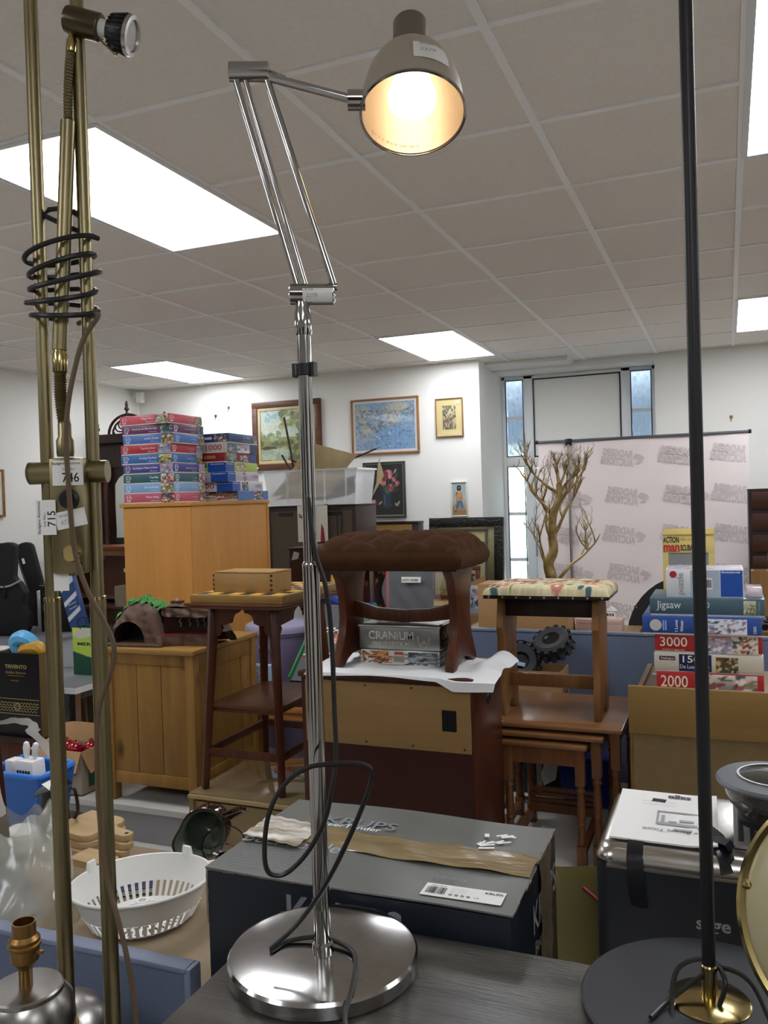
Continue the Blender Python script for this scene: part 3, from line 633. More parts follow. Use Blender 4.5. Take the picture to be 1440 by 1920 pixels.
b.build('tape_scrap', M_label, t)
M_silver = mat('silver_print', 'b9bcbf', .35, .3); M_dsilver = mat('dim_silver_print', '83888c', .4)
text(t, 'KRUPS', (.163, 0, .232), X, Z, .064, M_dsilver, .216, bold=.01)
text(t, 'KRUPS', (.112, .250, HB+.0045), X, Y_, .034, M_dsilver, .155, bold=.008); text(t, 'BeerTender', (.117, .229, HB+.0075), X, Y_, .016, M_white_ink, .128, bold=.008)
text(t, 'BeerTender', (.0, .120, HB+.004), X, Y_, .036, M_silver, .225, bold=.008)
for i in range(9): text(t, 'Une biere pression fraiche chez vous'[i:] , (.03+.006*(i%3), .105-.0105*i, HB+.004), X, Y_, .0052, M_dsilver, .15-.012*(i%3))
text(t, 'www.krups.com', (.41, .006, HB+.004), X, Y_, .005, M_dsilver, .07)
lb = sticker(t, (.403, .018, HB+.0008), (1,.02,0), (-.01,1,0), .137, .044, name='address_label', eps=.0035)
KL = .67
LO = V3(.403,.018,HB+.0045); lu = Vector((1,.02,0)).normalized()*KL; lv = Vector((-.01,1,0)).normalized()*KL
text(lb, 'KRUPS', LO+lu*.155+lv*.044, lu, lv, .0065, M_ink, .030, bold=.015); text(lb, 'VB311E10', LO+lu*.015+lv*.050, lu, lv, .0042, M_ink, .026)
bc = MB(); x_ = .010
while x_ < .058:
    w_ = R_.choice((.0008,.0014,.0022)); a = LO+lu*x_+lv*.012+Z*.0008; bc.add([a, a+lu*w_, a+lu*w_+lv*.034, a+lv*.034], [(0,1,2,3)]); x_ += w_+R_.choice((.0008,.0012,.002))
bc.build('barcode', M_ink, lb, smooth=False)
for i, s in enumerate(('Model: VB311', '230V~ 50-60Hz', 'Made in France')): text(lb, s, LO+lu*.07+lv*(.046-.009*i), lu, lv, .0024, M_grey_ink, .027)
text(lb, 'CE', LO+lu*.135+lv*.012, lu, lv, .005, M_ink); 
for i in range(4): MB().lathe([(.002,0),(.003,0),(.003,.0003),(.002,.0003)], 14, O=LO+lu*(.075+.015*i)+lv*.0155+Z*.0006, close=True).build('symbol', M_ink, lb)
text(t, 'CE', (.452, .082, HB+.004), X, Y_, .008, M_dsilver); 
for i in range(3): MB().lathe([(.0035,0),(.005,0),(.005,.0003),(.0035,.0003)], 14, O=(.408+.015*i, .087, HB+.0045), close=True).build('symbol', M_dsilver, t)
text(t, 'KRUPS', (WB, .15, .215), Y_, Z, .05, M_silver, .2, bold=.01, eps=.0012); text(t, 'BeerTender', (WB, .16, .175), Y_, Z, .024, M_silver, .16, eps=.0012)
# ------------------------------------------------------------------ coffee machine (rear) with taped manual
t = thing('coffee_machine', 'steel coffee machine with black back and taped on manual', 'coffee machine', (-.218, 1.412, TZ))
WS, DS, HS = .345, .30, .398
def rr(w, d, r, n=6):
    pts = []
    for cx, cyy, a0 in ((w-r, r, -PI/2), (w-r, d-r, 0), (r, d-r, PI/2), (r, r, PI)):
        pts += [(cx+r*math.cos(a0+PI/2*k/n), cyy+r*math.sin(a0+PI/2*k/n)) for k in range(n+1)]
    return pts
M_ss = mat('satin_steel', 'b5b1aa', .22, 1., bump=.02, bscale=300)
MB().prism(rr(WS, DS, .03), (0,0,0), X, Y_, HS-.03).build('housing', mat('black_back_panel', '24262a', .45), t)
# steel top with rounded shoulders
b = MB(); rings = []
for dz, ins in ((-.03,0),(-.028,-.001),(-.018,.001),(-.008,.006),(-.002,.013),(0,.022)):
    rings.append([(x*(WS-2*ins)/WS+ins, y*(DS-2*ins)/DS+ins, HS+dz) for x, y in rr(WS, DS, .03)])
k = len(rings[0]); vs = sum(rings, []); fs = [(i*k+j, i*k+(j+1)%k, (i+1)*k+(j+1)%k, (i+1)*k+j) for i in range(5) for j in range(k)]+[tuple(5*k+j for j in range(k))]
b.add(vs, fs).build('top_shell', M_ss, t, ang=1.)
bx('seam_strip', M_steel, t, .02, -.0015, HS-.034, WS-.02, .002, HS-.030)
text(t, 'sage', (.157, 0, .284), X, Z, .020, M_grey_ink, .051, bold=.02)
mo = V3(.022,.027,HS+.0035); mu = Vector((1,-.02,0)).normalized(); mv = Vector((-.02,1,0)).normalized()
man = MB()
def mfn(u, v): 
    q = mo+mu*(.17*u)+mv*(.24*v); q.z += .012*max(0, u-.72)**1.5*4*(1-v*.4); return q
man = MB().grid(mfn, 24, 10).build('manual', M_label, t, thick=-.003)
text(man, 'sage', mo+mu*.155+mv*.185, -mu, -mv, .014, mat('plum_ink', '3a2233', .6), .05, bold=.03) if False else text(man, 'sage', mo+mu*.125+mv*.222, -mu, -mv, .018, mat('plum_ink', '3a2233', .6), .04, bold=.03, eps=.0045)
text(man, 'the Barista Touch', mo+mu*.150+mv*.055, -mu, -mv, .011, M_ink, .10, shear=.3, eps=.0045)
im = MB(); q0 = mo+mu*.07+mv*.075+Z*.0042
def il(x0, y0, x1, y1): 
    a = q0+mu*x0+mv*y0; c = q0+mu*x1+mv*y1; im.add([a, a+mu*(x1-x0), c, a+mv*(y1-y0)], [(0,1,2,3)])
il(0,.0,.075,.012); il(0,.06,.075,.066); il(.0,.012,.004,.06); il(.071,.012,.075,.06); il(.008,.014,.014,.045); il(.038,.02,.062,.03); il(.02,.014,.034,.02); il(.03,-.02,.06,-.012)
im.build('printed_drawing', M_grey_ink, man, smooth=False)
for z_ in (.135,.15): text(man, 'INSTRUCTION BOOK', mo+mu*.10+mv*(z_+.035), -mu, -mv, .004, M_grey_ink, .06, eps=.0045)
M_bt = mat('black_tape', '15161b', .28, bump=.1, bscale=40)
def tstrip(pts, w, side): 
    P = [Vector(p) for p in pts]; sd = Vector(side).normalized()*w/2
    b = MB().add([p-sd for p in P]+[p+sd for p in P], [(i, i+1, len(P)+i+1, len(P)+i) for i in range(len(P)-1)]); return b.build('black_tape', M_bt, t, thick=-.0008)
tstrip([(.064,.105,HS+.0055),(.065,.03,HS+.0055),(.065,.022,HS+.0015),(.065,.012,HS-.002),(.065,.0,HS-.016),(.066,-.0045,HS-.034),(.068,-.0045,HS-.07),(.072,-.005,HS-.09)], .026, (1,0,0))
tstrip([(.016,.245,HS+.0055),(.06,.225,HS+.0055),(.10,.218,HS+.006)], .018, (.1,1,0))
tstrip([(.17,.10,HS+.011),(.188,.06,HS+.013),(.200,.025,HS+.006),(.204,.008,HS-.003),(.206,-.003,HS-.02)], .026, (.8,.45,.1))
tstrip([(.180,.06,HS+.012),(.206,.03,HS+.016),(.212,.022,HS+.01)], .026, (.3,1,0))
tray = bx('cup_tray', mat('tray_grey', '8b8a86', .35, .6), t, .215, .05, HS, .335, .26, HS+.006, .003)
for i in range(6): bx('tray_slot', M_blackm, tray, .222+.018*i, .07, HS+.006, .230+.018*i, .24, HS+.0065)
ho = (.285, .175, HS); HK = .68
def hl(p): return [(r, z*HK) for r, z in p]
hop = MB().lathe(hl([(.058,.006),(.060,.02),(.062,.035),(.078,.06),(.088,.10),(.09,.108)]), 48, O=ho).build('bean_hopper', mat('smoked_plastic', '55524c', .08, trans=.5, alpha=.75), t)
MB().lathe(hl([(.060,.008),(.0635,.010),(.0635,.022),(.060,.024)]), 48, O=ho).build('hopper_ring', M_blackm, hop)
MB().lathe(hl([(.052,.02),(.054,.03),(.054,.06),(.0,.062)]), 40, O=ho).build('bean_chamber', M_blackm, hop)
MB().lathe(hl([(.09,.106),(.097,.108),(.098,.114),(.094,.120),(.062,.124),(.060,.124)]), 56, O=ho).build('hopper_lid', mat('lid_grey', '5b5d60', .45), hop)
MB().lathe(hl([(.0,.134),(.03,.132),(.055,.126),(.060,.122)]), 48, O=ho).build('lid_window', mat('lid_window', '33342f', .06, coat=.5), hop)
MB().lathe(hl([(.0595,.124),(.063,.124),(.063,.128),(.0595,.128)]), 48, O=ho, close=True).build('lid_ring', M_steel, hop)
# ------------------------------------------------------------------ olive bag with red handle
t = thing('gift_bag', 'olive carrier bag with a red cord handle behind the dark carton', 'bag', (-.262, 1.80, TZ))
M_ol = mat('olive_bag', '938a58', .55, bump=.15, bscale=9)
MB().grid(lambda u, v: V3(.115*math.copysign(abs(math.cos(u*2*PI))**.5, math.cos(u*2*PI))*(1-.1*v)+.006*math.sin(v*9+u*20), .06*math.copysign(abs(math.sin(u*2*PI))**.6, math.sin(u*2*PI))*(1-.25*v), .175*v+.01*math.sin(u*13)*v), 40, 10).build('bag', M_ol, t)
MB().tube(smoothpath([(-.03,-.06,.17),(.0,-.066,.15),(.03,-.066,.11),(.04,-.066,.08)]), .0035, 8).build('handle', mat('red_cord', '9c2237', .5), t)
# ------------------------------------------------------------------ colander
t = thing('colander', 'white oval plastic colander with slotted sides', 'colander', (-1.298, 1.610, TZ), rz=.75)
CXr, CYr = .162, .138
def col_shell(z0, z1, s0, s1, name, slots=0, mth=None):
    n_ = 96; b = MB()
    def P(a, s, z): return V3(CXr*s*math.cos(a), CYr*s*math.sin(a), z)
    for k in range(n_):
        if slots and k % 2 == 0: continue
        a0, a1 = 2*PI*k/n_, 2*PI*(k+1)/n_
        b.add([P(a0,s0,z0), P(a1,s0,z0), P(a1,s1,z1), P(a0,s1,z1)], [(0,1,2,3)])
    return b.build(name, M_whitepl, t, thick=.002, weld=True)
col_shell(.006, .012, .62, .72, 'lower_wall'); col_shell(.012, .045, .72, .84, 'rib_wall', 1); col_shell(.045, .100, .84, .985, 'upper_wall')
b = MB(); n_ = 64
def ringp(s0, s1, z, skip=0):
    for k in range(n_):
        if skip and k % 2: continue
        a0, a1 = 2*PI*k/n_, 2*PI*(k+1)/n_
        b.add([(CXr*s0*math.cos(a0),CYr*s0*math.sin(a0),z),(CXr*s0*math.cos(a1),CYr*s0*math.sin(a1),z),(CXr*s1*math.cos(a1),CYr*s1*math.sin(a1),z),(CXr*s1*math.cos(a0),CYr*s1*math.sin(a0),z)], [(0,1,2,3)])
ringp(.0, .16, .006); ringp(.16, .34, .006, 1); ringp(.34, .40, .006); ringp(.40, .56, .006, 1); ringp(.56, .62, .006)
b.build('perforated_base', M_whitepl, t, thick=.002, weld=True)
MB().tube([(CXr*math.cos(a), CYr*math.sin(a), .101) for a in [2*PI*k/64 for k in range(65)]], .004, 8, caps=False).build('rim', M_whitepl, t)
MB().lathe([(.017,.006),(.0165,.048),(.0155,.052),(.010,.052),(.010,.044),(0,.044)], 24).build('centre_post', M_whitepl, t)
for a, nm in ((2.3, 'catch'), (.75, 'catch')):
    c = V3(CXr*math.cos(a), CYr*math.sin(a), 0); r_ = c.normalized(); q = r_.cross(Z)
    MB().hexa([c+q*.014-r_*.006+Z*.098, c-q*.014-r_*.006+Z*.098, c-q*.014+r_*.008+Z*.098, c+q*.014+r_*.008+Z*.098], [c+q*.012-r_*.004+Z*.124, c-q*.012-r_*.004+Z*.124, c-q*.012+r_*.004+Z*.124, c+q*.012+r_*.004+Z*.124]).build(nm, M_whitepl, t, bevel=.002)
for sgn in (-1, 1):
    m = MB(); c = V3(sgn*CXr, 0, .100)
    m.tube(smoothpath([c+V3(0,-.03,0), c+V3(sgn*.026,-.022,0), c+V3(sgn*.026,.022,0), c+V3(0,.03,0)], 5), .004, 8); m.build('handle', M_whitepl, t)
# ------------------------------------------------------------------ earthenware jug on its side
t = thing('jug', 'dark brown glazed jug lying on its side with pale green inside', 'jug', (-1.40, 1.90, TZ))
M_glz = mat('brown_glaze', '2b1a10', .07, var=.4, vscale=9, coat=.6); M_glzin = mat('green_glaze', '5b665a', .15)
ja = Vector((.35, -.93, .12)).normalized(); jo = V3(.03, .075, .068)
jp = [(.0,-.115),(.03,-.115),(.046,-.105),(.062,-.07),(.064,-.04),(.058,-.012),(.056,.0),(.062,.012),(.066,.016)]
n_ = 40
def jug(r_off, m_, nm):
    a = ja.cross(Z).normalized(); b2 = ja.cross(a); vs = []; fs = []
    for r, z in jp:
        for k in range(n_):
            th = 2*PI*k/n_; rr_ = max(r-r_off, .0005)
            if z > -.02: rr_ += .03*max(0, math.cos(th-.5))**10*(z+.02)/.036
            vs.append(jo+ja*z+(a*math.cos(th)+b2*math.sin(th))*rr_)
    for i in range(len(jp)-1): fs += [(i*n_+k, i*n_+(k+1)%n_, (i+1)*n_+(k+1)%n_, (i+1)*n_+k) for k in range(n_)]
    return MB().add(vs, fs).build(nm, m_, t, ang=2)
jug(0, M_glz, 'body'); jug(.0035, M_glzin, 'lining')
a = ja.cross(Z).normalized()
MB().tube([jo+ja*.016+(a*math.cos(th)+ja.cross(a)*math.sin(th))*(.0645+.03*max(0, math.cos(th-.5))**10) for th in [2*PI*k/48 for k in range(49)]], .0032, 8, caps=False).build('rim', M_glz, t)
MB().tube(smoothpath([jo+ja*.005+V3(.05,.02,.045), jo+V3(.09,.03,.06), jo-ja*.04+V3(.10,.03,.05), jo-ja*.08+V3(.055,.0,.02)]), .007, 10).build('handle', M_glz, t)
# glass dish behind jug
t = thing('glass_dish', 'clear cut glass dish leaning behind the brown jug', 'dish', (-1.275, 1.925, TZ)); M_cg = mat('clear_glass', 'f2f6f4', .02, trans=1., ior=1.45)
MB().shell([(.02,.0),(.035,.006),(.05,.03),(.058,.055)], 28, O=V3(0,0,.03), A=(.3,-.5,.8), t=.003).build('bowl', M_cg, t)
MB().lathe([(.024,0),(.024,.03),(.02,.034),(0,.034)], 20).build('foot', M_cg, t)
t = thing('wooden_box', 'shallow brown wooden box behind the glass dish', 'box', (-1.08, 1.905, TZ)); 
b = MB().box(-.11,-.05,0,.11,-.042,.10).box(-.11,.042,0,.11,.05,.10).box(-.11,-.042,0,-.102,.042,.10).box(.102,-.042,0,.11,.042,.10); b.build('sides', M_darkred, t); bx('base', M_darkred, t, -.102,-.042,0,.102,.042,.006)
# ------------------------------------------------------------------ chopping boards: four stacked paddles
M_bd = wood('board_wood', 'ab8f66', 'c2a67c', 'x', .55, 5)
def board_outline(L, Wd):
    pts = [(-L,-Wd),(0,-Wd)]
    for k in range(7): a = -PI/2+k*PI/12; pts.append((.0+.03*math.cos(a), -Wd+.03+.03*math.sin(a)))
    pts += [(.03,-.032),(.045,-.022),(.10,-.02)]
    for k in range(9): a = -PI/2+k*PI/8; pts.append((.105+.02*math.cos(a), .02*math.sin(a)))
    pts += [(.10,.02),(.045,.022),(.03,.032)]
    for k in range(7): a = k*PI/12; pts.append((.03*math.cos(a), Wd-.03+.03*math.sin(a)))
    pts += [(0,Wd),(-L,Wd)]; return pts
for i, (lab, dx, dy, rz) in enumerate((('bottom chopping board of the stack of four', .0, -.006, -.28), ('second lowest chopping board of the stack of four', -.008, .0, -.24), ('third chopping board up in the stack of four', -.004, .008, -.22), ('top chopping board of the stack of four', -.012, .014, -.18))):
    t = thing('chopping_board', lab, 'chopping board', (-1.655+dx, 1.885+dy, TZ+.002+.0185*i), rz=rz, group='stacked chopping boards')
    MB().prism(board_outline(.13, .075), (0,0,0), X, Y_, .018).build('paddle', M_bd, t, bevel=.003)
    MB().lathe([(0,.0181),(.006,.0181),(.006,.0186),(0,.0186)], 12, O=(.108,0,0)).build('hanging_hole', M_ink, t)
t = thing('chopping_board', 'single paddle chopping board lying lower in front of the stack', 'chopping board', (-1.555, 1.765, TZ+.036), rot=(0,.0,-.12), group='loose kitchen boards')
MB().prism(board_outline(.08, .036), (0,0,0), X, Y_, .018).build('paddle', M_bd, t, bevel=.003); MB().lathe([(0,.0181),(.006,.0181),(.006,.0186),(0,.0186)], 12, O=(.108,0,0)).build('hanging_hole', M_ink, t)
t = thing('serving_dish', 'dark brown glazed oval dish under the loose chopping board', 'dish', (-1.535, 1.765, TZ))
MB().shell([(.02,0),(.03,.004),(.038,.025),(.040,.034)], 32, t=.004).build('bowl', M_glz, t); MB().lathe([(0,.002),(.024,.002),(.024,.005),(0,.005)], 24).build('base', M_glz, t)
t = thing('notebook', 'dark blue notebook tucked behind the colander', 'book', (-1.43, 1.72, TZ), rz=.62)
bx('pages', M_label, t, -.06,-.022,.003,.06,.022,.014); bx('cover', mat('blue_cover', '25305e', .4), t, -.063,-.024,.014,.063,.024,.017, .001); bx('cover', mat('blue_cover', '', .4), t, -.063,-.024,0,.063,.024,.003, .001)
# ------------------------------------------------------------------ clear polythene bag
t = thing('plastic_bag', 'crumpled clear polythene bag with white handles', 'bag', (-1.665, 1.535, TZ))
M_poly = mat('clear_polythene', 'd4d2c6', .14, trans=0., alpha=.42, spec=1., bump=1., bscale=9, stretch=(1,1,.5))
M_poly2 = mat('milky_handle', 'e8e6e0', .3, alpha=.8, bump=.4, bscale=14)
def bagfn(u, v):
    th = 2*PI*u; w_ = .20*(1-.42*v**2); d_ = .15*(1-.55*v**1.5); z = .235*v
    r_ = 1+.045*math.sin(th*5+v*6)+.03*math.sin(th*9-v*8)+.015*math.sin(v*15+th*3)
    return V3(w_*math.cos(th)*r_, d_*math.sin(th)*r_+.03*v, z+.025*math.sin(th*2+1)*v+.012*math.sin(th*7+v*5)*v)
MB().grid(bagfn, 150, 44).build('bag', M_poly, t, ang=2)
def cbag(u, v):
    th = 2*PI*u; return V3(.10*math.cos(th)*(1-.3*v)*(1+.05*math.sin(th*4)), .06*math.sin(th)*(1-.3*v), .01+.12*v)
MB().grid(cbag, 30, 8).build('contents', mat('packed_contents', '8c9092', .6, col2='b4b2a8', vscale=14), t)
for pts in (((-.02,.04,.22),(-.06,.05,.33),(-.10,.06,.41),(-.04,.07,.445),(.04,.07,.45),(.08,.06,.43)), ((.05,.06,.44),(.12,.06,.38),(.16,.05,.29),(.13,.03,.20))):
    P = smoothpath(pts, 6); b = MB(); k = len(P); vs = []
    for i, p_ in enumerate(P): s_w = V3(.022, -.012, .012)*(1+.2*math.sin(i*1.7)); vs += [p_-s_w, p_+s_w]
    b.add(vs, [(2*i, 2*i+1, 2*i+3, 2*i+2) for i in range(k-1)]).build('handle', M_poly2, t)
# white pouch, black bag, brown leg at the left edge
t = thing('pouch', 'white zipped pouch at the left edge beside the clear bag', 'pouch', (-1.90, 1.835, TZ), rz=.3)
MB().lathe([(0,0),(.045,0),(.056,.015),(.056,.04),(.048,.06),(.03,.07),(0,.073)], 32, sx=1.).build('body', M_whitepl, t); MB().tube([(.0565*math.cos(a), .0565*math.sin(a), .04) for a in [k*PI/20 for k in range(41)]], .0025, 6, caps=False).build('zip', M_grey_ink, t)
t = thing('shoulder_bag', 'slouched dark brown bag behind the white pouch', 'bag', (-1.862, 1.925, TZ), rz=-.2)
M_dl = mat('dark_leather', '1d1715', .4, bump=.3, bscale=25)
MB().grid(lambda u, v: V3(.065*math.cos(2*PI*u)*(1-.2*v+.05*math.sin(u*17)), .04*math.sin(2*PI*u)*(1-.35*v), .15*v+.025*math.cos(2*PI*u)*v), 40, 8).build('body', M_dl, t)
MB().grid(lambda u, v: V3((.052-.104*u), (-.028+.056*v), .148+.018*math.sin(PI*v)+.02*(1-2*u)), 10, 8).build('flap', M_dl, t, thick=-.004); sticker(t, (-.01,-.03,.172), (1,0,-.3), (0,1,.15), .045, .03, name='paper_tag', eps=.002)
MB().tube(smoothpath([(.06,.0,.15),(.10,.0,.17),(.10,.01,.10),(.05,.02,.06)]), .005, 8).build('strap', M_dl, t)
t = thing('wooden_post', 'upright reddish wooden furniture leg at the left edge', 'furniture leg', (-1.872, 1.735, TZ))
MB().bar((0.0,0,0), (-.022,0,.44), .048, .04, .032).build('post', M_darkred, t, bevel=.004); bx('foot', M_darkred, t, -.026,-.022,0,.026,.022,.012, .002)
# ================================================================== MIDDLE GROUND
# ------------------------------------------------------------------ oak cabinet
t = thing('cabinet', 'rustic oak cupboard with plank front carrying the toy mountain', 'cabinet', (-2.665, 3.09, .16))
W_, D_, H_ = .49, .53, .70
b = MB()
for x, y in ((0,0),(W_-.045,0),(0,D_-.045),(W_-.045,D_-.045)): bx('leg', M_oak, t, x, y, 0, x+.045, y+.045, H_-.025, .003)
bx('top', wood('oak_top','8c6632','a67f44','x',.5,6), t, -.008, -.008, H_-.025, W_+.008, D_+.008, H_, .004)
pw = (W_-.09)/3
for k in range(3): bx('plank', M_oak, t, .045+pw*k+.0018, .008, .135, .045+pw*(k+1)-.0018, .02, H_-.075, .0015)
bx('inner_board', M_dark, t, .045, .016, .10, W_-.045, .019, H_-.05)
bx('rail', M_oak, t, .045, .004, .08, W_-.045, .024, .135, .003); bx('rail', M_oak, t, .045, .004, H_-.075, W_-.045, .024, H_-.025, .003)
bx('side_panel', M_oak, t, W_-.022, .045, .08, W_-.012, D_-.045, H_-.025)
bx('side_rail', M_oak, t, W_-.024, .045, .08, W_-.004, D_-.045, .145, .003); bx('side_rail', M_oak, t, W_-.024, .045, H_-.10, W_-.004, D_-.045, H_-.025, .003)
bx('side_stile', M_oak, t, W_-.02, D_-.13, .145, W_-.006, D_-.05, H_-.1, .002)
bx('back_panel', M_oak, t, .045, D_-.02, .08, W_-.045, D_-.01, H_-.025); bx('side_panel', M_oak, t, .008, .045, .08, .018, D_-.045, H_-.025)
# ------------------------------------------------------------------ toy mountain with tunnel
t = thing('toy_mountain', 'brown plastic toy mountain with tunnel, bridge and green top', 'toy', (-2.375, 3.135, .862), rz=.10)
M_rock = mat('toy_rock', '5c4536', .6, var=.3, vscale=14, bump=.5, bscale=22, stretch=(1.4,1.4,.4)); M_grn = mat('toy_grass', '4f9048', .65, var=.25, vscale=40, bump=.9, bscale=70)
OUT = [(-.275,.0),(-.268,.06),(-.245,.12),(-.21,.165),(-.16,.19),(-.10,.192),(-.05,.175),(-.01,.172),(.03,.18),(.09,.185),(.15,.175),(.21,.155),(.255,.12),(.275,.06),(.275,0)]
def outz(x): return float(np.interp(x, [p[0] for p in OUT[1:-1]], [p[1] for p in OUT[1:-1]]))
def wob(x, y, z): return .007*math.sin(x*70+z*30)+.005*math.sin(x*130+y*60+z*55)+.004*math.sin(z*170+x*40)
# front face left of the gorge, with the tunnel arch
acx, aw, ah = -.165, .082, .112; n1, n2 = 30, 6; vs = []
LOUT = [(-.275,0),(-.268,.06),(-.245,.12),(-.21,.165),(-.16,.19),(-.10,.192),(-.05,.175),(-.035,.16),(-.02,.10),(-.005,0)]
for k in range(n1+1):
    a = PI-PI*k/n1; ca_, sa_ = math.cos(a), math.sin(a); pin = (acx+aw*ca_, ah*sa_**.75); best = 1.
    for (x1, z1), (x2, z2) in zip(LOUT, LOUT[1:]):
        dx, dz = x2-x1, z2-z1; den = ca_*dz-sa_*dx
        if abs(den) < 1e-9: continue
        r_ = ((x1-acx)*dz-z1*dx)/den; q = ((x1-acx)*sa_-z1*ca_)/den
        if r_ > 0 and -.001 <= q <= 1.001: best = r_; break
    pout = (acx+best*ca_, max(best*sa_, 0))
    for m_ in range(n2+1):
        f = m_/n2; x = pin[0]+(pout[0]-pin[0])*f; z = pin[1]+(pout[1]-pin[1])*f; vs.append(V3(x, .045*f**2+wob(x, 0, z)*(f > 0), z))
MB().add(vs, [(k*(n2+1)+m_, (k+1)*(n2+1)+m_, (k+1)*(n2+1)+m_+1, k*(n2+1)+m_+1) for k in range(n1) for m_ in range(n2)]).build('tunnel_face', M_rock, t, ang=2)
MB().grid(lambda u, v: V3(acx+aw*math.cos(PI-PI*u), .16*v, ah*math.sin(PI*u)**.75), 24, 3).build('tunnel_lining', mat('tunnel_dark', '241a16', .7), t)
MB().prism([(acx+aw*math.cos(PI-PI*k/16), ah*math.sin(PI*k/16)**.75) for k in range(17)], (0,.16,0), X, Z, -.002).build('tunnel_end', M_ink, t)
bx('base_plate', M_rock, t, -.285,-.015,-.001,.0,.21,.012, .003)
def skin(u, v):
    x = -.275+.55*u; fy = .045 if x < -.03 else .045-.03*math.sin(PI*min(1, (x+.03)/.3)); z = outz(x)*(1-v**3)*(1 if v > .02 else .985); y = fy+(.21-fy)*v
    return V3(x, y+wob(x, y, z), max(0, z+wob(x*1.3, y, z)*.8*(v > 0)))
MB().grid(skin, 60, 18).build('hill', M_rock, t, ang=2)
def rband(y0, y1, z0, z1, x0, x1, nm, m_, wobk=1.):
    MB().grid(lambda u, v: V3(x0+(x1-x0)*u, y0+(y1-y0)*math.sin(PI*u)+wobk*wob(x0+u*.3, 0, z0+(z1-z0)*v), z0+(z1-z0)*v), 40, 6).build(nm, m_, t, ang=2)
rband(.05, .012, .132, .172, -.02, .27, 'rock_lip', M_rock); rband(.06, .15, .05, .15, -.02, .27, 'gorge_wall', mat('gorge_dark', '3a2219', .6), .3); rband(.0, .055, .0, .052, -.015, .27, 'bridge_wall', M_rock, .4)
MB().grid(lambda u, v: V3(-.018+.288*u, (.0+.055*math.sin(PI*u))*(1-v)+(.06+.09*math.sin(PI*u))*v, .050), 40, 6).build('red_road', mat('toy_red', '9c1c2b', .5), t)
MB().grid(lambda u, v: V3(-.018+.288*u, (.05-.038*math.sin(PI*u))*(1-v)+(.06+.09*math.sin(PI*u))*v, .140), 30, 4).build('gorge_roof', M_rock, t)
for k in range(6):
    u = .2+.12*k; MB().tube(smoothpath([(-.018+.288*u, .057+.09*math.sin(PI*u), .075), (-.018+.288*u+.006, .052+.09*math.sin(PI*u), .09), (-.018+.288*u-.004, .052+.09*math.sin(PI*u), .102), (-.018+.288*u+.005, .055+.09*math.sin(PI*u), .112)], 3), .0035, 6).build('numeral', M_grey_ink, t)
MB().hexa([(-.03,-.01,0),(.012,-.012,0),(.012,.03,0),(-.03,.03,0)], [(-.02,-.004,.05),(.004,-.006,.05),(.004,.03,.05),(-.02,.03,.05)]).build('rock_pillar', M_rock, t, bevel=.004)
def gcap(u, v):
    x = -.266+.25*u; vv = .0+.85*v*(.8+.2*math.sin(u*9)); q = skin((x+.275)/.55, vv); j_ = .008*math.sin(u*57+v*13)*math.cos(v*41)+.006*math.sin(u*91)*math.sin(v*67)
    e_ = math.sin(PI*u)**.4*min(1, v*6+.25); return V3(q.x+j_, q.y-.006+j_*.6, q.z+.020*e_+j_)
MB().grid(gcap, 60, 26).build('grass_top', M_grn, t, ang=2)
bx('hut', mat('toy_grey', '8a9b93', .5), t, .0,.09,.16,.045,.125,.185, .002); bx('hut_roof', M_mahog, t, .004,.085,.185,.056,.125,.196, .002); MB().lathe([(0,0),(.007,0),(.006,.012),(0,.014)], 10, O=(.03,.10,.196)).build('hut_chimney', M_grey_ink, t)
# ------------------------------------------------------------------ low laminate unit under plant stand
t = thing('low_unit', 'low tan laminate unit with glossy glass top under the plant stand', 'cabinet', (-1.965, 2.735, 0))
M_lam = mat('brown_laminate', '8a7350', .5, var=.04, vscale=20)
bx('side', M_lam, t, 0,0,0,.02,.62,.358); bx('side', M_lam, t, .52,0,0,.54,.62,.358); bx('back', M_lam, t, .02,.6,0,.52,.62,.358); bx('front', M_lam, t, .02,.012,0,.52,.03,.345)
bx('edge_top', wood('unit_edge', '9d865c','a8916a','x',.5,5), t, -.003,-.004,.358,.545,.625,.374, .002); bx('glass_top', mat('brown_gloss_top', '7e6d4f', .06, coat=1.), t, 0.0,.004,.374,.54,.62,.380, .001)
# ------------------------------------------------------------------ plant stand
t = thing('plant_stand', 'tall mahogany plant stand with splayed legs carrying the chessboard', 'plant stand', (-1.757, 3.03, .380))
ZT = .735; tw, td = .218, .275
MB().box(-tw,-td,ZT-.012,tw,td,ZT).box(-tw+.008,-td+.008,ZT-.022,tw-.008,td-.008,ZT-.012).build('top', M_mahogx, t, bevel=.004)
fx, fy_, gx, gy = .135, .19, .172, .235
for sx in (-1, 1):
    for s2 in (-1, 1): MB().bar((sx*gx, s2*gy, 0), (sx*fx, s2*fy_, ZT-.022), .026, .026, .036).build('leg', M_mahog, t, bevel=.003)
def brk(w, h):
    """apron with ogee arch cut"""
    pts = [(-w, 0)]
    half = [(-w,-.115),(-w+.018,-.105),(-w+.03,-.085),(-w+.022,-.072),(-w+.05,-.07),(-.052,-.062),(-.048,-.045),(-.04,-.03),(-.022,-.022),(-.008,-.012),(0,-.004)]
    return pts+half+[(-x, y) for x, y in reversed(half[:-1])]+[(w, 0)]
for s2 in (-1, 1):
    MB().prism(brk(fx-.012, .1), (0, s2*fy_*1.02+.008, ZT-.022), X, Z, .016).build('apron', M_mahog, t)
    MB().prism(brk(fy_-.012, .1), (s2*fx*1.02-.008, 0, ZT-.022), Y_, Z, .016).build('apron', M_mahog, t)
MB().box(-.155,-.215,.315,.155,.215,.333).box(-.145,-.205,.30,.145,.205,.315).build('shelf', M_mahogx, t, bevel=.004)
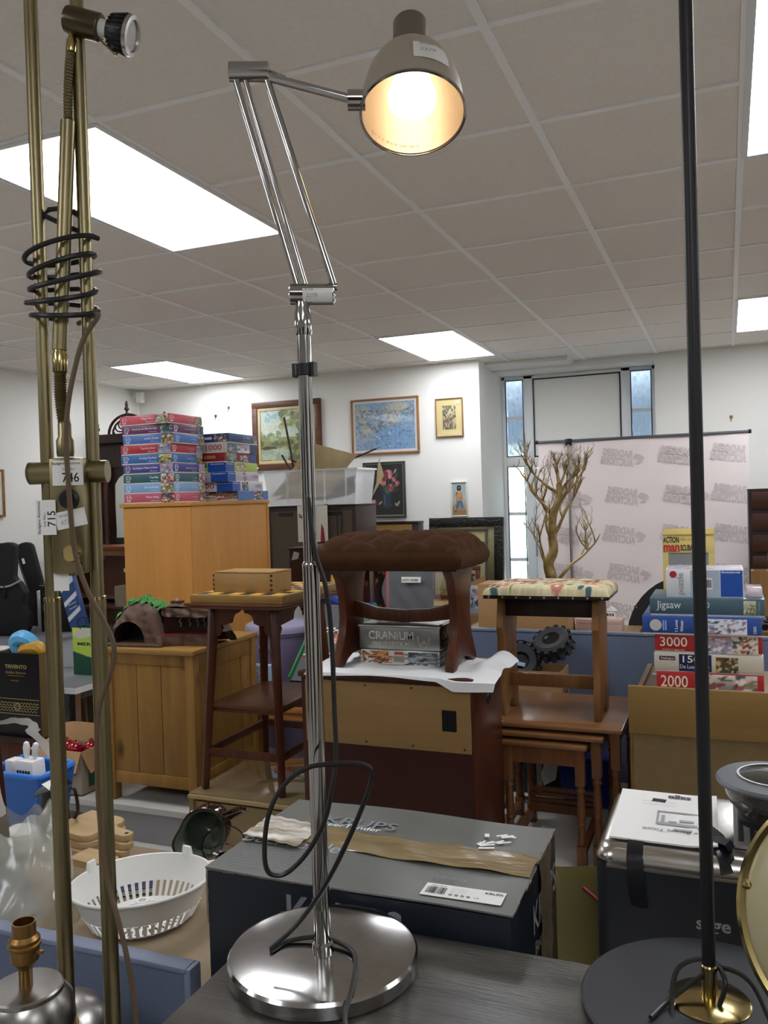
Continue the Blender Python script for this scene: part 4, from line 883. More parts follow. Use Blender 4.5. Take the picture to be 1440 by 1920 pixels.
for s2 in (-1, 1):
    zz = .145; MB().bar((-.165, s2*.226, zz), (.165, s2*.226, zz), .018, .03).build('stretcher', M_mahog, t, bevel=.002); MB().bar((s2*.165, -.226, zz), (s2*.165, .226, zz), .018, .03).build('stretcher', M_mahog, t, bevel=.002)
# chess board and wooden box
t = thing('chessboard', 'folding chessboard box on top of the plant stand', 'chessboard', (-1.745, 3.02, 1.1155), rz=.0)
M_bdl = wood('chess_edge', '8a6a36', '9f7d44', 'x', .45, 6)
bx('case', M_bdl, t, -.205,-.255,0,.205,.255,.032, .003)
M_c1 = mat('chess_light', 'd6a64e', .4); M_c2 = mat('chess_dark', '1f1d1b', .4)
lt = MB().box(0,0,0,.0465,.0575,.0008).mesh('square', smooth=False); dk = lt.copy(); lt.materials.append(M_c1); dk.materials.append(M_c2)
for i in range(8):
    for j in range(8): link('square', lt if (i+j) % 2 else dk, None, t, (-.187+.0467*i, -.232+.058*j, .032))
t = thing('wooden_box', 'small pale dovetailed wooden box on the chessboard', 'box', (-1.76, 2.92, 1.1483), rz=-.03)
M_pale = wood('pale_wood', '947244', 'a88653', 'x', .5, 5)
bx('body', M_pale, t, -.135,-.075,0,.135,.075,.075, .001); bx('lid', M_pale, t, -.128,-.075,.0755,.1365,.0755,.0815, .001)
bx('lid_slot', M_mahog, t, -.130,-.07,.0745,.130,.07,.0757)
for k in range(4):
    z = .008+.018*k; bx('dovetail', M_mahog, t, -.1355,-.0754,z,-.129,-.073,z+.009); bx('dovetail', M_mahog, t, .127,-.0754,z,.1355,-.073,z+.009); bx('dovetail', M_mahog, t, .133,-.0754,z,.1354,-.069,z+.009)
# ------------------------------------------------------------------ record cabinet with plywood strip
t = thing('record_cabinet', 'dark mahogany cabinet with pale plywood strip under the dressing stool', 'cabinet', (-1.415, 2.645, 0))
W_, D_, H_ = .63, .38, .90
bx('body', M_darkred, t, 0,.01,.05,W_,D_,H_-.02, .003); bx('top', M_darkred, t, -.006,-.006,H_-.02,W_+.006,D_+.006,H_, .005); bx('plinth', M_dark, t, .02,.03,0,W_-.02,D_-.02,.05)
bx('plywood_strip', M_ply, t, .02,.0,.655,W_-.008,.0115,H_-.028, .001); bx('back_board', mat('dark_red_board', '35150d', .45, var=.15, vscale=5), t, .02,.002,.05,W_-.008,.0115,.655)
bx('cable_hole', mat('hole_black', '050505', .9), t, .525,-.0008,.725,.575,.0,.795, .0003)
for x in (.08,.25,.42,.6):
    for z in (.668,.862): MB().lathe([(0,0),(.004,0),(.003,.0015),(0,.002)], 8, O=(x,0,z), A=(0,-1,0)).build('screw', M_ink, t)
MB().lathe([(0,.006),(.02,.006),(.026,0)], 20, O=(W_,.2,.80), A=(1,0,0)).lathe([(0,.009),(.008,.009),(.008,.004)], 12, O=(W_,.2,.80), A=(1,0,0)).build('socket_plate', M_black, t)
# paper wrap on top
t = thing('packing_paper', 'sheet of white bubble wrap paper under the dressing stool', 'paper', (-1.12, 2.80, .9))
M_pap = mat('tissue_paper', 'e3e3e1', .6, bump=.3, bscale=16, alpha=.97)
def paper(u, v):
    x = -.27+.68*u; y = -.158+.33*v; z = .004+.003*math.sin(u*19+v*7)+.003*math.sin(v*23-u*5)
    if u > .84: z += .035*math.sin((u-.84)/.16*PI)*(v)
    if v < .12:
        k = 1-v/.12; y = -.166-.004*k; z = .004-.016*k*(.7+.3*math.sin(u*9+1))-(.03*k if u > .72 else 0)*min(1, (u-.72)*12)
    return V3(x+.01*math.sin(v*9), y+(.012*math.sin(u*11)*(1-v) if v > .125 else 0), z+.002)
MB().grid(paper, 60, 24).build('sheet', M_pap, t, thick=-.0012)
# ------------------------------------------------------------------ buttoned dressing stool
t = thing('dressing_stool', 'brown velvet buttoned stool on curved dark wood legs', 'stool', (-1.085, 2.835, .906))
M_vel = mat('brown_velvet', '442c1b', .95, var=.15, vscale=20, sheen=.0, spec=.15, bump=.1, bscale=90)
SW, SD = .262, .175
def cedge(x, y): return (max(0, 1-abs(x)**6)*max(0, 1-abs(y)**4))**.45
def cush(u, v):
    x = (2*u-1); y = (2*v-1); e = cedge(x, y); p_ = (x/.36-y/.26)/2; q_ = (x/.36+y/.26)/2
    bul = (abs(math.sin(PI*p_))*abs(math.sin(PI*q_)))**.55
    return V3(x*SW*(1+.02*e), y*SD*(1+.04*e*(1-abs(y))), .404+.034*e+.040*bul*(e**.5))
b = MB().grid(cush, 100, 64)
nu, nv = 72, 48
cu = b.build('cushion_top', M_vel, t, ang=3)
def side(u, v):
    s_ = u*4; k = int(s_) % 4; f = s_-int(s_)
    c = [(-1+2*f,-1),(1,-1+2*f),(1-2*f,1),(-1,1-2*f)][k]; bul = 1+.045*math.sin(PI*min(v*1.0, 1))-.012*abs(math.cos(u*4*PI*2.78/2+.0))**12*v
    return V3(c[0]*SW*bul, c[1]*SD*(1+.05*math.sin(PI*v)), .352+.058*v-.004*(1-v)*math.sin(f*PI))
MB().grid(side, 96, 6).build('cushion_side', M_vel, t, ang=3); bx('seat_board', M_dark, t, -SW+.01,-SD+.01,.345,SW-.01,SD-.01,.356)
for i in range(-2, 3):
    for yb in ((-.26, .26, .78, -.78) if i % 2 else (-.52, 0, .52)):
        MB().lathe([(.009,0),(.007,.004),(0,.006)], 12, O=(i*.36*SW, yb*SD, .404+.034*cedge(i*.36, yb))).build('button', M_vel, t)
lp = [(-.10,0),(-.135,0),(-.142,.02),(-.118,.06),(-.088,.11),(-.075,.17),(-.082,.24),(-.105,.305),(-.145,.348)]
ol = lp+[(-y, z) for y, z in reversed(lp)]+[(.07,.02),(.03,.032),(-.03,.032),(-.07,.02)]
for sx in (-1, 1): MB().prism(ol, (sx*.208-.016, 0, 0), Y_, Z, .032).build('leg', M_mahog, t, bevel=.005)
st = [(-.197,.165),(-.10,.152),(0,.148),(.10,.152),(.197,.165),(.197,.225),(.10,.198),(0,.192),(-.10,.198),(-.197,.225)]
MB().prism(st, (0,.012,0), X, Z, .024).build('stretcher', M_mahog, t, bevel=.004)
# ------------------------------------------------------------------ metal game tin
t = thing('game_tin', 'square silver metal game tin between the stool legs', 'tin', (-1.240, 2.775, .906))
M_tin = mat('tin_metal', '9a9a96', .28, .9, bump=.04, bscale=30); CW, CD = .308, .265
bx('base', M_tin, t, .003,.003,0,CW-.003,CD-.003,.056, .006); bx('lid', M_tin, t, 0,0,.055,CW,CD,.146, .008); bx('lid_lip', M_tin, t, -.002,-.002,.135,CW+.002,CD+.002,.1435, .003)
im = Im(60, 48, 'b5b4ae'); im.ell(.55,.52,.36,.32,'2a2a2a').ell(.55,.52,.30,.26,'d9d8d2').ell(.55,.52,.26,.20,'8e8d88')
for k in range(22): a = k*.2856; im.line((.55+.3*math.cos(a), .52+.26*math.sin(a)), (.55+.36*math.cos(a), .52+.32*math.sin(a)), .008, 'd9d8d2')
im.line((.1,.42),(1,.5),.012,'242424').blobs(24, ['3a3a3a','c8c7c2','77766f'], .03, 5, .32, .38, .78, .66)
canvas('lid_print', im, (.008,.008,.146), (CW-.016,0,0), (0,CD-.016,0), t, .25, .6, eps=.0006)
M_emb = mat('embossed_highlight', 'd8d8d4', .2, .9)
text(t, 'CRANIUM', (.04,0,.094), X, Z, .028, M_emb, .17, bold=.01); text(t, 'PRIMO EDITION', (.055,0,.074), X, Z, .011, M_emb, .14, bold=.02)
text(t, 'CRANIUM', (CW,.02,.094), Y_, Z, .028, M_emb, .16, bold=.01); text(t, 'PRIMO EDITION', (CW,.03,.074), Y_, Z, .011, M_emb, .13)
for a, c in (((.225,.108),(.235,.07)), ((.235,.07),(.25,.095)), ((.25,.095),(.262,.068)), ((.262,.068),(.27,.105)), ((.24,.085),(.272,.08)), ((.232,.062),(.268,.075))): MB().bar((a[0],-.001,a[1]), (c[0],-.001,c[1]), .002, .002).build('embossed_mark', M_emb, t)
im = Im(80, 14, 'cbc7bb'); im.rect(.02,.08,.12,.95,'35302b').rect(.12,.08,.36,.95,'7a3a1c').blobs(18, ['b0682c','3a2016','d09050','5a2a18'], .22, 3, .13, .1, .35, .9).rect(.62,.1,.98,.95,'3a4147').blobs(30, ['5d6870','23262b','98a2a8','77746b'], .2, 6, .64, .1, .97, .9).rect(.43,.2,.56,.62,'8d8678').rect(.44,.72,.55,.95,'a63a2a')
im.blobs(10, ['d9d2c0','1e1a17'], .15, 9, .02,.1,.12,.9)
canvas('side_print', im, (.005,.003,.004), (CW-.01,0,0), (0,0,.048), t, .3, .5)
canvas('side_print', Im(50, 14, '8a887f').blobs(40, ['2b2c2e','5c5a52','a8a49a','1c1c1e'], .25, 8), (CW-.003,.005,.004), (0,CD-.01,0), (0,0,.048), t, .3, .5)
# ------------------------------------------------------------------ nest of three tables
def turned(m, x, y, h, s=.017):
    m.box(x-s, y-s, h-.13, x+s, y+s, h)
    m.lathe([(s*.95,h-.13),(s*.7,h-.138),(s*.95,h-.146),(s*.95,h-.152),(s*.7,h-.158),(s*.85,h-.20),(s*.95,h-.24),(s*.72,h-.262),(s*.95,h-.27),(s*.72,h-.278),(s*.9,h-.31),(s*.8,.095),(s*.95,.085),(s*.8,.075)], 14, O=(x, y, 0))
    m.box(x-s, y-s, 0, x+s, y+s, .075); return m
def nest(label, x0, y0, x1, y1, h, zb=.16):
    t = thing('nest_table', label, 'table', ((x0+x1)/2, (y0+y1)/2, zb), group='nest of tables'); w, d = (x1-x0)/2, (y1-y0)/2
    MB().box(-w,-d,h-.018,w,d,h).build('table_top', M_nestx, t, bevel=.006)
    for sx in (-1, 1):
        for s2 in (-1, 1): turned(MB(), sx*(w-.028), s2*(d-.03), h-.018).build('leg', M_nest, t, bevel=.001)
        bx('side_rail', M_nest, t, sx*(w-.028)-.009, -d+.04, h-.07, sx*(w-.028)+.009, d-.04, h-.018); bx('foot_rail', M_nest, t, sx*(w-.028)-.012, -d+.04, .035, sx*(w-.028)+.012, d-.04, .06)
    bx('back_rail', M_nest, t, -w+.04, d-.04, h-.07, w-.04, d-.022, h-.018)
    return t
nest('largest table of the nest carrying the tapestry stool', -.925, 3.045, -.36, 3.56, .50)
nest('middle table of the nest sliding under the largest', -.862, 3.03, -.425, 3.50, .47)
t = nest('smallest front table of the nest with slatted foot rail', -.797, 3.015, -.482, 3.44, .44)
bx('front_apron', M_nest, t, -.12, -.195, .36, .12, -.18, .422)
for k in range(3): bx('foot_slat', M_nest, t, -.13, .14+.0, .10+.022*k, .13, .158, .113+.022*k)
bx('foot_bar', M_nest, t, -.13, .135, .06, .13, .158, .095)
# things seen through the nest
t = thing('folding_frame', 'grey metal folding frame standing behind the nest of tables', 'frame', (-.86, 3.615, .16)); 
for k in range(3): MB().bar((.0+.04*k,.0,0), (-.02+.045*k,.03,.44), .022, .016).build('bar', M_steel, t)
bx('foot_bar', M_steel, t, -.02,-.02,0,.13,.02,.018); MB().prism([(0,0),(.05,.03),(.07,.15),(.12,.32),(.06,.30),(.03,.18),(-.01,.05)], (.11,-.05,.10), X, Z, .012).build('white_arm', M_whitepl, t)
t = thing('blue_crate', 'dark blue plastic tub on the floor behind the nest of tables', 'tub', (-.58, 3.655, .16)); M_bl = mat('blue_plastic_dark', '1b2f86', .35)
MB().hexa([(-.10,-.03,0),(.10,-.03,0),(.10,.03,0),(-.10,.03,0)], [(-.12,-.04,.2),(.12,-.04,.2),(.12,.04,.2),(-.12,.04,.2)]).build('body', M_bl, t, bevel=.01); bx('rim', M_bl, t, -.13,-.045,.2,.13,.045,.215, .005)
t = thing('label_carton', 'small pale carton with a red triangle seen between the nest legs', 'carton', (-.40, 3.60, .16)); M_pc = mat('pale_card', 'b9ae9d', .7)
bx('body', M_pc, t, -.055,-.03,0,.055,.03,.12, .002); MB().prism([(-.02,0),(.02,0),(0,.036)], (0,-.0306,.055), X, Z, -.0005).build('red_triangle', mat('red_print', 'b02c2a', .6), t); text(t, 'Fragile', (-.025,-.03,.035), X, Z, .008, M_grey_ink, .05)
# ------------------------------------------------------------------ tapestry stool
t = thing('tapestry_stool', 'small pine stool with floral tapestry seat and studs on the nest', 'stool', (-.635, 3.245, .66))
M_pine = wood('pine', '77502c', '92683c', 'z', .45, 6)
lo = [(-.112,0),(-.118,.10),(-.108,.13),(-.106,.30),(-.118,.335),(-.110,.37),(-.085,.45)]
ol = [(-.045,0)]+lo[::1]+[(-y, z) for y, z in reversed(lo)]+[(.045,0),(.03,.032),(0,.045),(-.03,.032)]
for sx in (-1, 1): MB().prism(ol, (sx*.178-.013, 0, 0), Y_, Z, .026).build('end_board', M_pine, t, bevel=.003)
bx('foot_stretcher', M_pine, t, -.165,-.012,.095,.165,.012,.145, .002); bx('seat_rail', M_dark, t, -.165,-.07,.375,.165,-.045,.45, .002); bx('seat_rail', M_dark, t, -.165,.045,.375,.165,.07,.45, .002)
bx('seat_edge', M_dark, t, -.232,-.142,.448,.232,.142,.462, .003)
SWx, SDy = .234, .144
im = Im(150, 96, 'cbbf98'); R_ = random.Random(12)
for k in range(26):
    x, y = R_.random(), R_.random(); im.line((x, y), (x+R_.uniform(-.12,.12), y+R_.uniform(-.2,.2)), .006, R_.choice(['5d6c4c','8a7a4c','4a625c']))
for k in range(60):
    x, y = R_.random(), R_.random(); im.ell(x, y, .04, .024, R_.choice(['5c6f50','3f5a5e','6f7f5c','2f4a50','7a8a6a']), R_.uniform(0, 3))
for k in range(26):
    x, y = R_.random(), R_.random(); c = R_.choice(['a8483a','b86858','8d3f3a','b9975a','c07868','a87a3c'])
    for q in range(6): a = q*1.047; im.ell(x+.030*math.cos(a), y+.05*math.sin(a), .026, .036, c, a)
    im.ell(x, y, .016, .025, R_.choice(['d9c27a','efe3c2','6a3a30']))
im.noise(40, .12, 4)
def seatfn(u, v):
    x = 2*u-1; y = 2*v-1; e = (max(0, 1-abs(x)**7)*max(0, 1-abs(y)**7))**.3; return V3(x*SWx, y*SDy, .462+.042*e)
canvas('tapestry_pad', im, (0,0,0), X, Y_, t, .85, fn=seatfn)
st_m = MB().lathe([(.0045,0),(.004,.002),(0,.0032)], 8, A=(0,-1,0)).mesh('stud'); st_m.materials.append(M_steel)
for k in range(9): link('stud', st_m, None, t, (-.21+.0525*k, -.142, .455))
for k in range(5): o = link('stud', st_m, None, t, (.232, -.11+.055*k, .455), (0,0,PI/2))
# ------------------------------------------------------------------ desk unit (rear side) at right
t = thing('desk_unit', 'tan desk unit with raised back rail and brown hardboard back', 'desk', (-.315, 2.84, 0))
W_, D_ = 1.25, .72
bx('back_rail', M_tan, t, 0,0,.71,W_,.018,.865, .002); bx('back_board', M_hard, t, .012,.006,.03,W_-.012,.014,.71); bx('side', M_tan, t, 0,.018,0,.018,D_,.80, .002); bx('side', M_tan, t, W_-.018,.018,0,W_,D_,.80, .002)
bx('desk_top', wood('desk_top', '7d6442','8f7550','x',.4,4), t, .018,.018,.762,W_-.018,D_,.79, .002); bx('front_panel', M_tan, t, .02,D_-.04,.05,W_-.02,D_-.02,.76); sticker(t, (.03,.55,.79), X, Y_, .06, .03, name='paper_tag', eps=.001)
# ------------------------------------------------------------------ jigsaw boxes
def boxart(t, img, O, U, V): return canvas('picture_print', img, O, U, V, t, .35, .3)
M_puzbase = {}
def cm(c, rough=.4): return mat('print_'+c, c, rough, coat=.2)
def jig(label, loc, size, col, group, rz=0., texts=(), arts=(), side_arts=(), side_texts=(), patches=(), cat='jigsaw box'):
    """texts: (string,x,z,h,w,colour); arts: (seed,kind,x0,x1,z0,z1); patches: (colour,x0,x1,z0,z1,face)"""
    t = thing('jigsaw_box', label, cat, loc, rz, group); w, d, h = size
    bx('lid', cm(col), t, 0,0,.006,w,d,h, .0015); bx('tray', cm('d8d5cc'), t, .002,.002,0,w-.002,d-.002,.006)
    for c, a, b2, z0, z1, f in patches:
        O = (a*w, 0, z0*h) if f == 'f' else (w, a*d, z0*h)
        sticker(t, O, X if f == 'f' else Y_, Z, (b2-a)*(w if f == 'f' else d), (z1-z0)*h, cm(c), 'print_panel', .0004)
    for sd, kd, a, b2, z0, z1 in arts: boxart(t, art(sd, 22, 12, kd), (a*w,0,z0*h), ((b2-a)*w,0,0), (0,0,(z1-z0)*h))
    for sd, kd, a, b2, z0, z1 in side_arts: boxart(t, art(sd, 18, 12, kd), (w,a*d,z0*h), (0,(b2-a)*d,0), (0,0,(z1-z0)*h))
    for s, x, z, hh, ww, c in texts: text(t, s, (x*w,0,z*h), X, Z, hh*h, cm(c), ww*w, eps=.0012, bold=.008)
    for s, x, z, hh, ww, c in side_texts: text(t, s, (w,x*d,z*h), Y_, Z, hh*h, cm(c), ww*d, eps=.0012, bold=.008)
    return t
def logo(t, w, d, h):
    """jigsaw-piece mark on front and right side, as an outline"""
    P = [(0,0),(0,.62),(.0,1),(.62,1),(.62,.78),(.85,.78),(.85,.5),(.62,.5),(.62,0),(.42,0),(.42,.2),(.25,.2),(.25,0)]
    for f in ('f', 's'):
        b = MB(); k = h*.6; O = V3(.022,-.0006,h*.2) if f == 'f' else V3(w+.0006,.02,h*.2); U = X if f == 'f' else Y_
        for i in range(len(P)):
            p_, q = P[i], P[(i+1) % len(P)]; b.bar(O+U*(p_[0]*k)+Z*(p_[1]*k), O+U*(q[0]*k)+Z*(q[1]*k), .0022, .0016)
        b.bar(O+U*(.14*k)+Z*(.7*k), O+U*(.48*k)+Z*(.7*k), .002, .0016); b.bar(O+U*(.14*k)+Z*(.5*k), O+U*(.4*k)+Z*(.5*k), .002, .0016)
        b.build('piece_logo', M_white_ink, t)
# beech wardrobe first
t = thing('wardrobe', 'plain beech veneer wardrobe carrying the stacked jigsaws', 'wardrobe', (-3.232, 3.955, .16)); W_, D_, H_ = .47, .86, 1.352
bx('carcass', M_beech, t, .006,.004,0,W_-.002,D_,H_-.022, .001); bx('top', M_beech, t, -.012,-.012,H_-.022,W_+.004,D_+.004,H_, .002); bx('edge_strip', M_beech, t, W_-.0025,D_-.03,0,W_+.001,D_-.002,H_-.022); bx('door', M_beech, t, .008,-.004,.06,W_-.004,.004,H_-.026, .001)
WT = .16+1.352
G1 = 'tall left jigsaw stack on the wardrobe'
rows = [('bottom pink jigsaw box in the tall stack', 'b8566a', 'Winter Riding', 3, 0), ('pale blue jigsaw box second from bottom in the tall stack', '7fa6cf', 'Harvest Parade', 0, 0), ('dark green jigsaw box third from bottom in the tall stack', '2f5d62', 'Tram Ride', 3, 0),
        ('violet jigsaw box fourth from bottom in the tall stack', '453f86', 'Buckingham Palace in Snow', 1, 0), ('mid blue jigsaw box in the middle of the tall stack', '3a6aa6', 'Crossing The Ford', 2, -.012), ('bright red jigsaw box just above the middle of the tall stack', 'b22834', 'Tea in the Snow', 1, -.012),
        ('cornflower blue jigsaw box third from top of the tall stack', '4d72b8', 'London Streets', 2, .006), ('plum purple jigsaw box second from top of the tall stack', '6b2c5c', 'House by the Moonlit Lake', 4, .0), ('coral red jigsaw box on top of the tall stack', 'd2505e', 'Village Fayre', 0, -.012)]
z = WT+.0005; pw_, pd_, ph_ = .35, .31, .0562
for i, (lab, col, ti, kd, dx) in enumerate(rows):
    t = jig(lab, (-3.253+dx, 4.0, z), (pw_, pd_, ph_-.0006), col, G1, rz=[0,0,.01,-.01,.02,.0,.03,.01,-.05][i], arts=((i*7+3, kd, .745, .998, .04, .96),), side_arts=((i*7+3, kd, .80, .998, .04, .96),),
            texts=((ti, .70-.022*len(ti)*.9, .52, .2, .022*len(ti)*.9, 'eef0f2'), ('1000 pieces', .54, .22, .11, .16, 'd8dce4')), side_texts=((ti, .74-.014*len(ti), .45, .16, .014*len(ti), 'c8ccd8'), ('1000 pieces', .58, .2, .1, .16, 'b8bcc8')))
    logo(t, pw_, pd_, ph_); z += ph_
G2 = 'short right jigsaw stack on the wardrobe'; z = WT+.0005; bw, bd = .27, .37; x2, y2 = -3.09, 4.43
spec = [('bottom purple blue jigsaw box of the short stack', '4a3f78', dict(arts=((101,3,.10,.98,.08,.95),), side_arts=((102,3,.52,.82,.08,.95),), patches=(('4a72ae',0,1,.02,.98,'s'),))),
        ('pale jigsaw box with red 1000 second from bottom of the short stack', 'c9ccd4', dict(texts=(('1000', .02, .35, .48, .50, 'b0304a'),), patches=(('1f4fa6',.58,1,.02,.98,'f'),('2f4f9c',0,.24,.02,.98,'s')), side_arts=((104,4,.30,.50,.05,.95),), side_texts=(('1000', .72, .35, .4, .22, 'b0607a'),))),
        ('plain grey white jigsaw box third from bottom of the short stack', 'b9b8be', dict(texts=(('Puzzle', .1, .3, .2, .35, '8a86a8'),), patches=(('1f4fa6',.55,1,.02,.98,'f'),('2f4f9c',0,.24,.02,.98,'s')), side_arts=((106,3,.48,.58,.05,.95),), side_texts=(('100', .78, .35, .4, .18, 'b0607a'),))),
        ('lime green jigsaw box in the middle of the short stack', 'a9bf4a', dict(texts=(('500', .02, .42, .4, .30, 'e8ecd8'),), patches=(('1f4fa6',.52,1,.02,.98,'f'),('2f4f9c',0,.26,.02,.98,'s'),('35507a',.36,.5,.5,.85,'f')), side_arts=((108,0,.34,.62,.05,.95),))),
        ('dark red jigsaw box third from top of the short stack', '8c2028', dict(texts=(('1000', .48, .4, .32, .28, 'd9b45a'),), arts=((110,4,.03,.26,.08,.92),), side_arts=((111,4,.06,.38,.05,.95),(112,3,.48,.74,.05,.8)), patches=(('2f4f86',.78,1,.02,.98,'s'),))),
        ('cream jigsaw box with red 1000 second from top of the short stack', 'c9c2b4', dict(texts=(('1000', .46, .28, .55, .42, 'b0304a'),), arts=((114,2,.12,.28,.08,.92),), side_arts=((115,4,.02,.34,.05,.95),(116,1,.36,.74,.05,.95)), patches=(('2f4068',.76,1,.02,.98,'s'),))),
        ('navy blue jigsaw box on top of the short stack', '2c4576', dict(arts=((118,3,.62,.96,.12,.94),), side_arts=((119,3,.84,.97,.12,.92),), patches=(('d8dce0',.34,.56,.4,.65,'f'),), side_texts=(('Co. Bus', .48, .55, .26, .24, 'b8c0c8'), ('1000 PIECE PUZZLE', .46, .22, .14, .3, '98a4b4'))))]
for i, (lab, col, k) in enumerate(spec):
    dx = [.03,.012,0,-.01,-.012,.0,.01][i]; t = jig(lab, (x2+dx, y2+[.06,.03,.0,0,-.01,-.01,.0][i], z), (bw, bd, .0588), col, G2, rz=[.0,.01,.0,-.01,.0,.02,.04][i], **k); z += .0594
    if i in (1, 2, 3):
        text(t, 'Ravensburger', (bw*.6,0,.046), X, Z, .007, M_white_ink, bw*.36, eps=.0014, bold=.02); text(t, 'Ravensburger', (bw,.01,.046), Y_, Z, .007, M_white_ink, bd*.19, eps=.0014)
# right-hand stack behind the desk rail
G3 = 'jigsaw stack on the desk unit'; DZ = .79; z = DZ+.0005; w3, d3 = .345, .27
def j3(lab, x, y, w, d, h, col, rz=0., **k):
    global z
    t = jig(lab, (x, y, z), (w, d, h-.0006), col, G3, rz, **k); z += h; return t
j3('bottom red jigsaw box reading 2000 behind the desk rail', -.245, 3.10, .345, .27, .075, 'ad2a2c', texts=(('2000', .04, .30, .52, .26, 'e8dcc8'),), arts=((201,3,.45,.94,.05,.95),))
t = j3('cream jigsaw box reading 1500 in the desk stack', -.252, 3.10, .352, .28, .066, 'cdc6b6', texts=(('1500', .27, .52, .36, .22, 'f0ece0'), ('De Luxe Jigsaw', .245, .2, .2, .27, 'd8d8e0')), patches=(('1c2450',.235,.535,.05,.95,'f'),('5a2238',.05,.2,.6,.82,'f')), arts=((203,2,.575,.775,.05,.85),))
text(t, 'Waddingtons', (.022,0,.043), X, Z, .007, M_white_ink, .045, eps=.0016)
j3('red jigsaw box reading 3000 in the desk stack', -.248, 3.10, .346, .27, .064, 'ad2a2c', texts=(('3000', .05, .36, .5, .26, 'e8dcc8'), ('WORLD\'S SMALLEST', .07, .12, .1, .22, 'd8b8a8')), arts=((205,1,.47,.72,.04,.96),(206,3,.72,.96,.04,.96)))
t = j3('wide blue winter jigsaw box in the desk stack', -.288, 3.09, .385, .29, .0655, '2a4f96', arts=((208,1,.56,.88,.1,.9),), texts=())
for i, (s, xx) in enumerate((('I Love', .118), ('Winter', .136))): text(t, s, (xx,0,.012), Z, -X, .010, M_white_ink, .04, eps=.0014, bold=.02)
text(t, '1000', (.368,0,.012), Z, -X, .010, M_white_ink, .024, eps=.0014)
MB().lathe([(0,0),(.020,0),(.020,.0005),(0,.0005)], 20, O=(.045,-.0005,.033), A=(0,-1,0)).build('dog_emblem_disc', cm('c9c4bc'), t)
for i in range(2): bx('printed_bar', cm('8fb0d8'), t, .068+.008*i,-.0008,.015,.073+.008*i,0,.05)
t = j3('grey green jigsaw box titled Jigsaw in the desk stack', -.262, 3.10, .37, .27, .062, '46606a', texts=(('Jigsaw', .06, .42, .42, .22, 'd4dde0'), ('1000', .40, .48, .3, .13, 'd4dde0')), arts=((210,0,.82,.925,.12,.9),))
text(t, 'M.I. Davidson', (.355,0,.008), Z, -X, .008, M_grey_ink, .045, eps=.0014)
t = thing('jigsaw_box', 'white and blue 3D puzzle box on top of the desk stack', 'jigsaw box', (-.207, 3.12, z), 0, G3); bw3, bd3, bh3 = .25, .17, .098
bx('carton', cm('d9dade'), t, 0,0,0,bw3,bd3,bh3, .001); canvas('top_print', Im(40,24,'d8d9e2').mixn(5,.5,'b9c0dc',3).mixn(6,.55,'d8b8bc',8), (.003,.003,bh3), (bw3-.006,0,0), (0,bd3-.006,0), t, .25, .4)
sticker(t, (.178,0,.004), X, Z, .07, .09, cm('1f4fa6'), 'print_panel', .0005); sticker(t, (.08,0,.004), X, Z, .096, .09, cm('a8b4c0'), 'print_panel', .0004); text(t, 'Ravensburger', (.182,0,.085), X, Z, .007, M_white_ink, .06, eps=.0012, bold=.02)
text(t, 'puzzle', (.057,0,.010), Z, -X, .020, M_grey_ink, .075, eps=.0012, bold=.01); MB().lathe([(0,0),(.012,0),(.012,.0006),(0,.0006)], 18, O=(.024,-.0004,.08), A=(0,-1,0)).build('red_badge', cm('a8242c'), t)
bc = MB(); x_ = .122; R_ = random.Random(2)
while x_ < .148: w_ = R_.choice((.0008,.0014,.002)); bc.box(x_,-.0012,.035,x_+w_,-.0008,.062); x_ += w_+.0014
sticker(t, (.118,0,.028), X, Z, .034, .04, M_label, 'barcode_label', .0006); bc.build('barcode', M_ink, t)
t = thing('plastic_case', 'small clear plastic case lying on the Jigsaw titled box', 'case', (.052, 3.13, z)); bx('case', mat('clear_case', 'e8e0e2', .1, alpha=.5), t, 0,0,0,.05,.12,.035, .003); bx('card_insert', cm('d9b8bc'), t, .006,.01,.004,.044,.11,.02)
t = thing('toy_figure_box', 'yellow window box with action figure standing behind the desk stack', 'toy box', (-.235, 3.40, .79)); t.scale = (.68, 1, 1.17); M_yl = mat('yellow_card', 'd2bd72', .6, var=.06, vscale=10)
bx('back', M_yl, t, 0,.08,0,.27,.088,.475); bx('frame_left', M_yl, t, 0,0,0,.03,.08,.40); bx('frame_right', M_yl, t, .24,0,0,.27,.08,.40); bx('header', M_yl, t, 0,0,.40,.27,.08,.46, .001); bx('base', M_yl, t, .03,0,0,.24,.08,.03)
MB().prism([(0,0),(.01,.012),(.03,.008),(.06,.014),(.09,.004),(.12,.012),(.16,.003),(.27,.006),(.27,0)], (0,0,.46), X, Z, .004).build('torn_flap', M_yl, t)
bx('window', mat('clear_film', 'ffffff', .08, alpha=.15), t, .03,.002,.03,.24,.004,.40); bx('dark_insert', mat('figure_dark', '1c1b1e', .6, col2='2e2624', vscale=20), t, .03,.03,.03,.24,.079,.40)
text(t, 'ACTION', (.003,0,.434), X, Z, .018, M_ink, .085, bold=.03); text(t, 'man', (.005,0,.405), X, Z, .030, cm('b5322c'), .085, bold=.04); text(t, '40th anniversary', (.095,0,.440), X, Z, .009, cm('b5562c'), .12); text(t, 'SCUBA DIVER', (.095,0,.408), X, Z, .018, M_ink, .13, bold=.03)
fgm = mat('figure_orange', '8a4a30', .5)
MB().lathe([(0,0),(.014,.004),(.018,.016),(.014,.03),(0,.034)], 14, O=(.09,.024,.33)).build('figure_head', fgm, t); MB().tube([(.05,.022,.27),(.09,.022,.30),(.14,.022,.28)], .012, 8).tube([(.09,.022,.30),(.09,.022,.16)], .022, 10).build('figure_body', mat('figure_suit', '2a2a2e', .5), t)
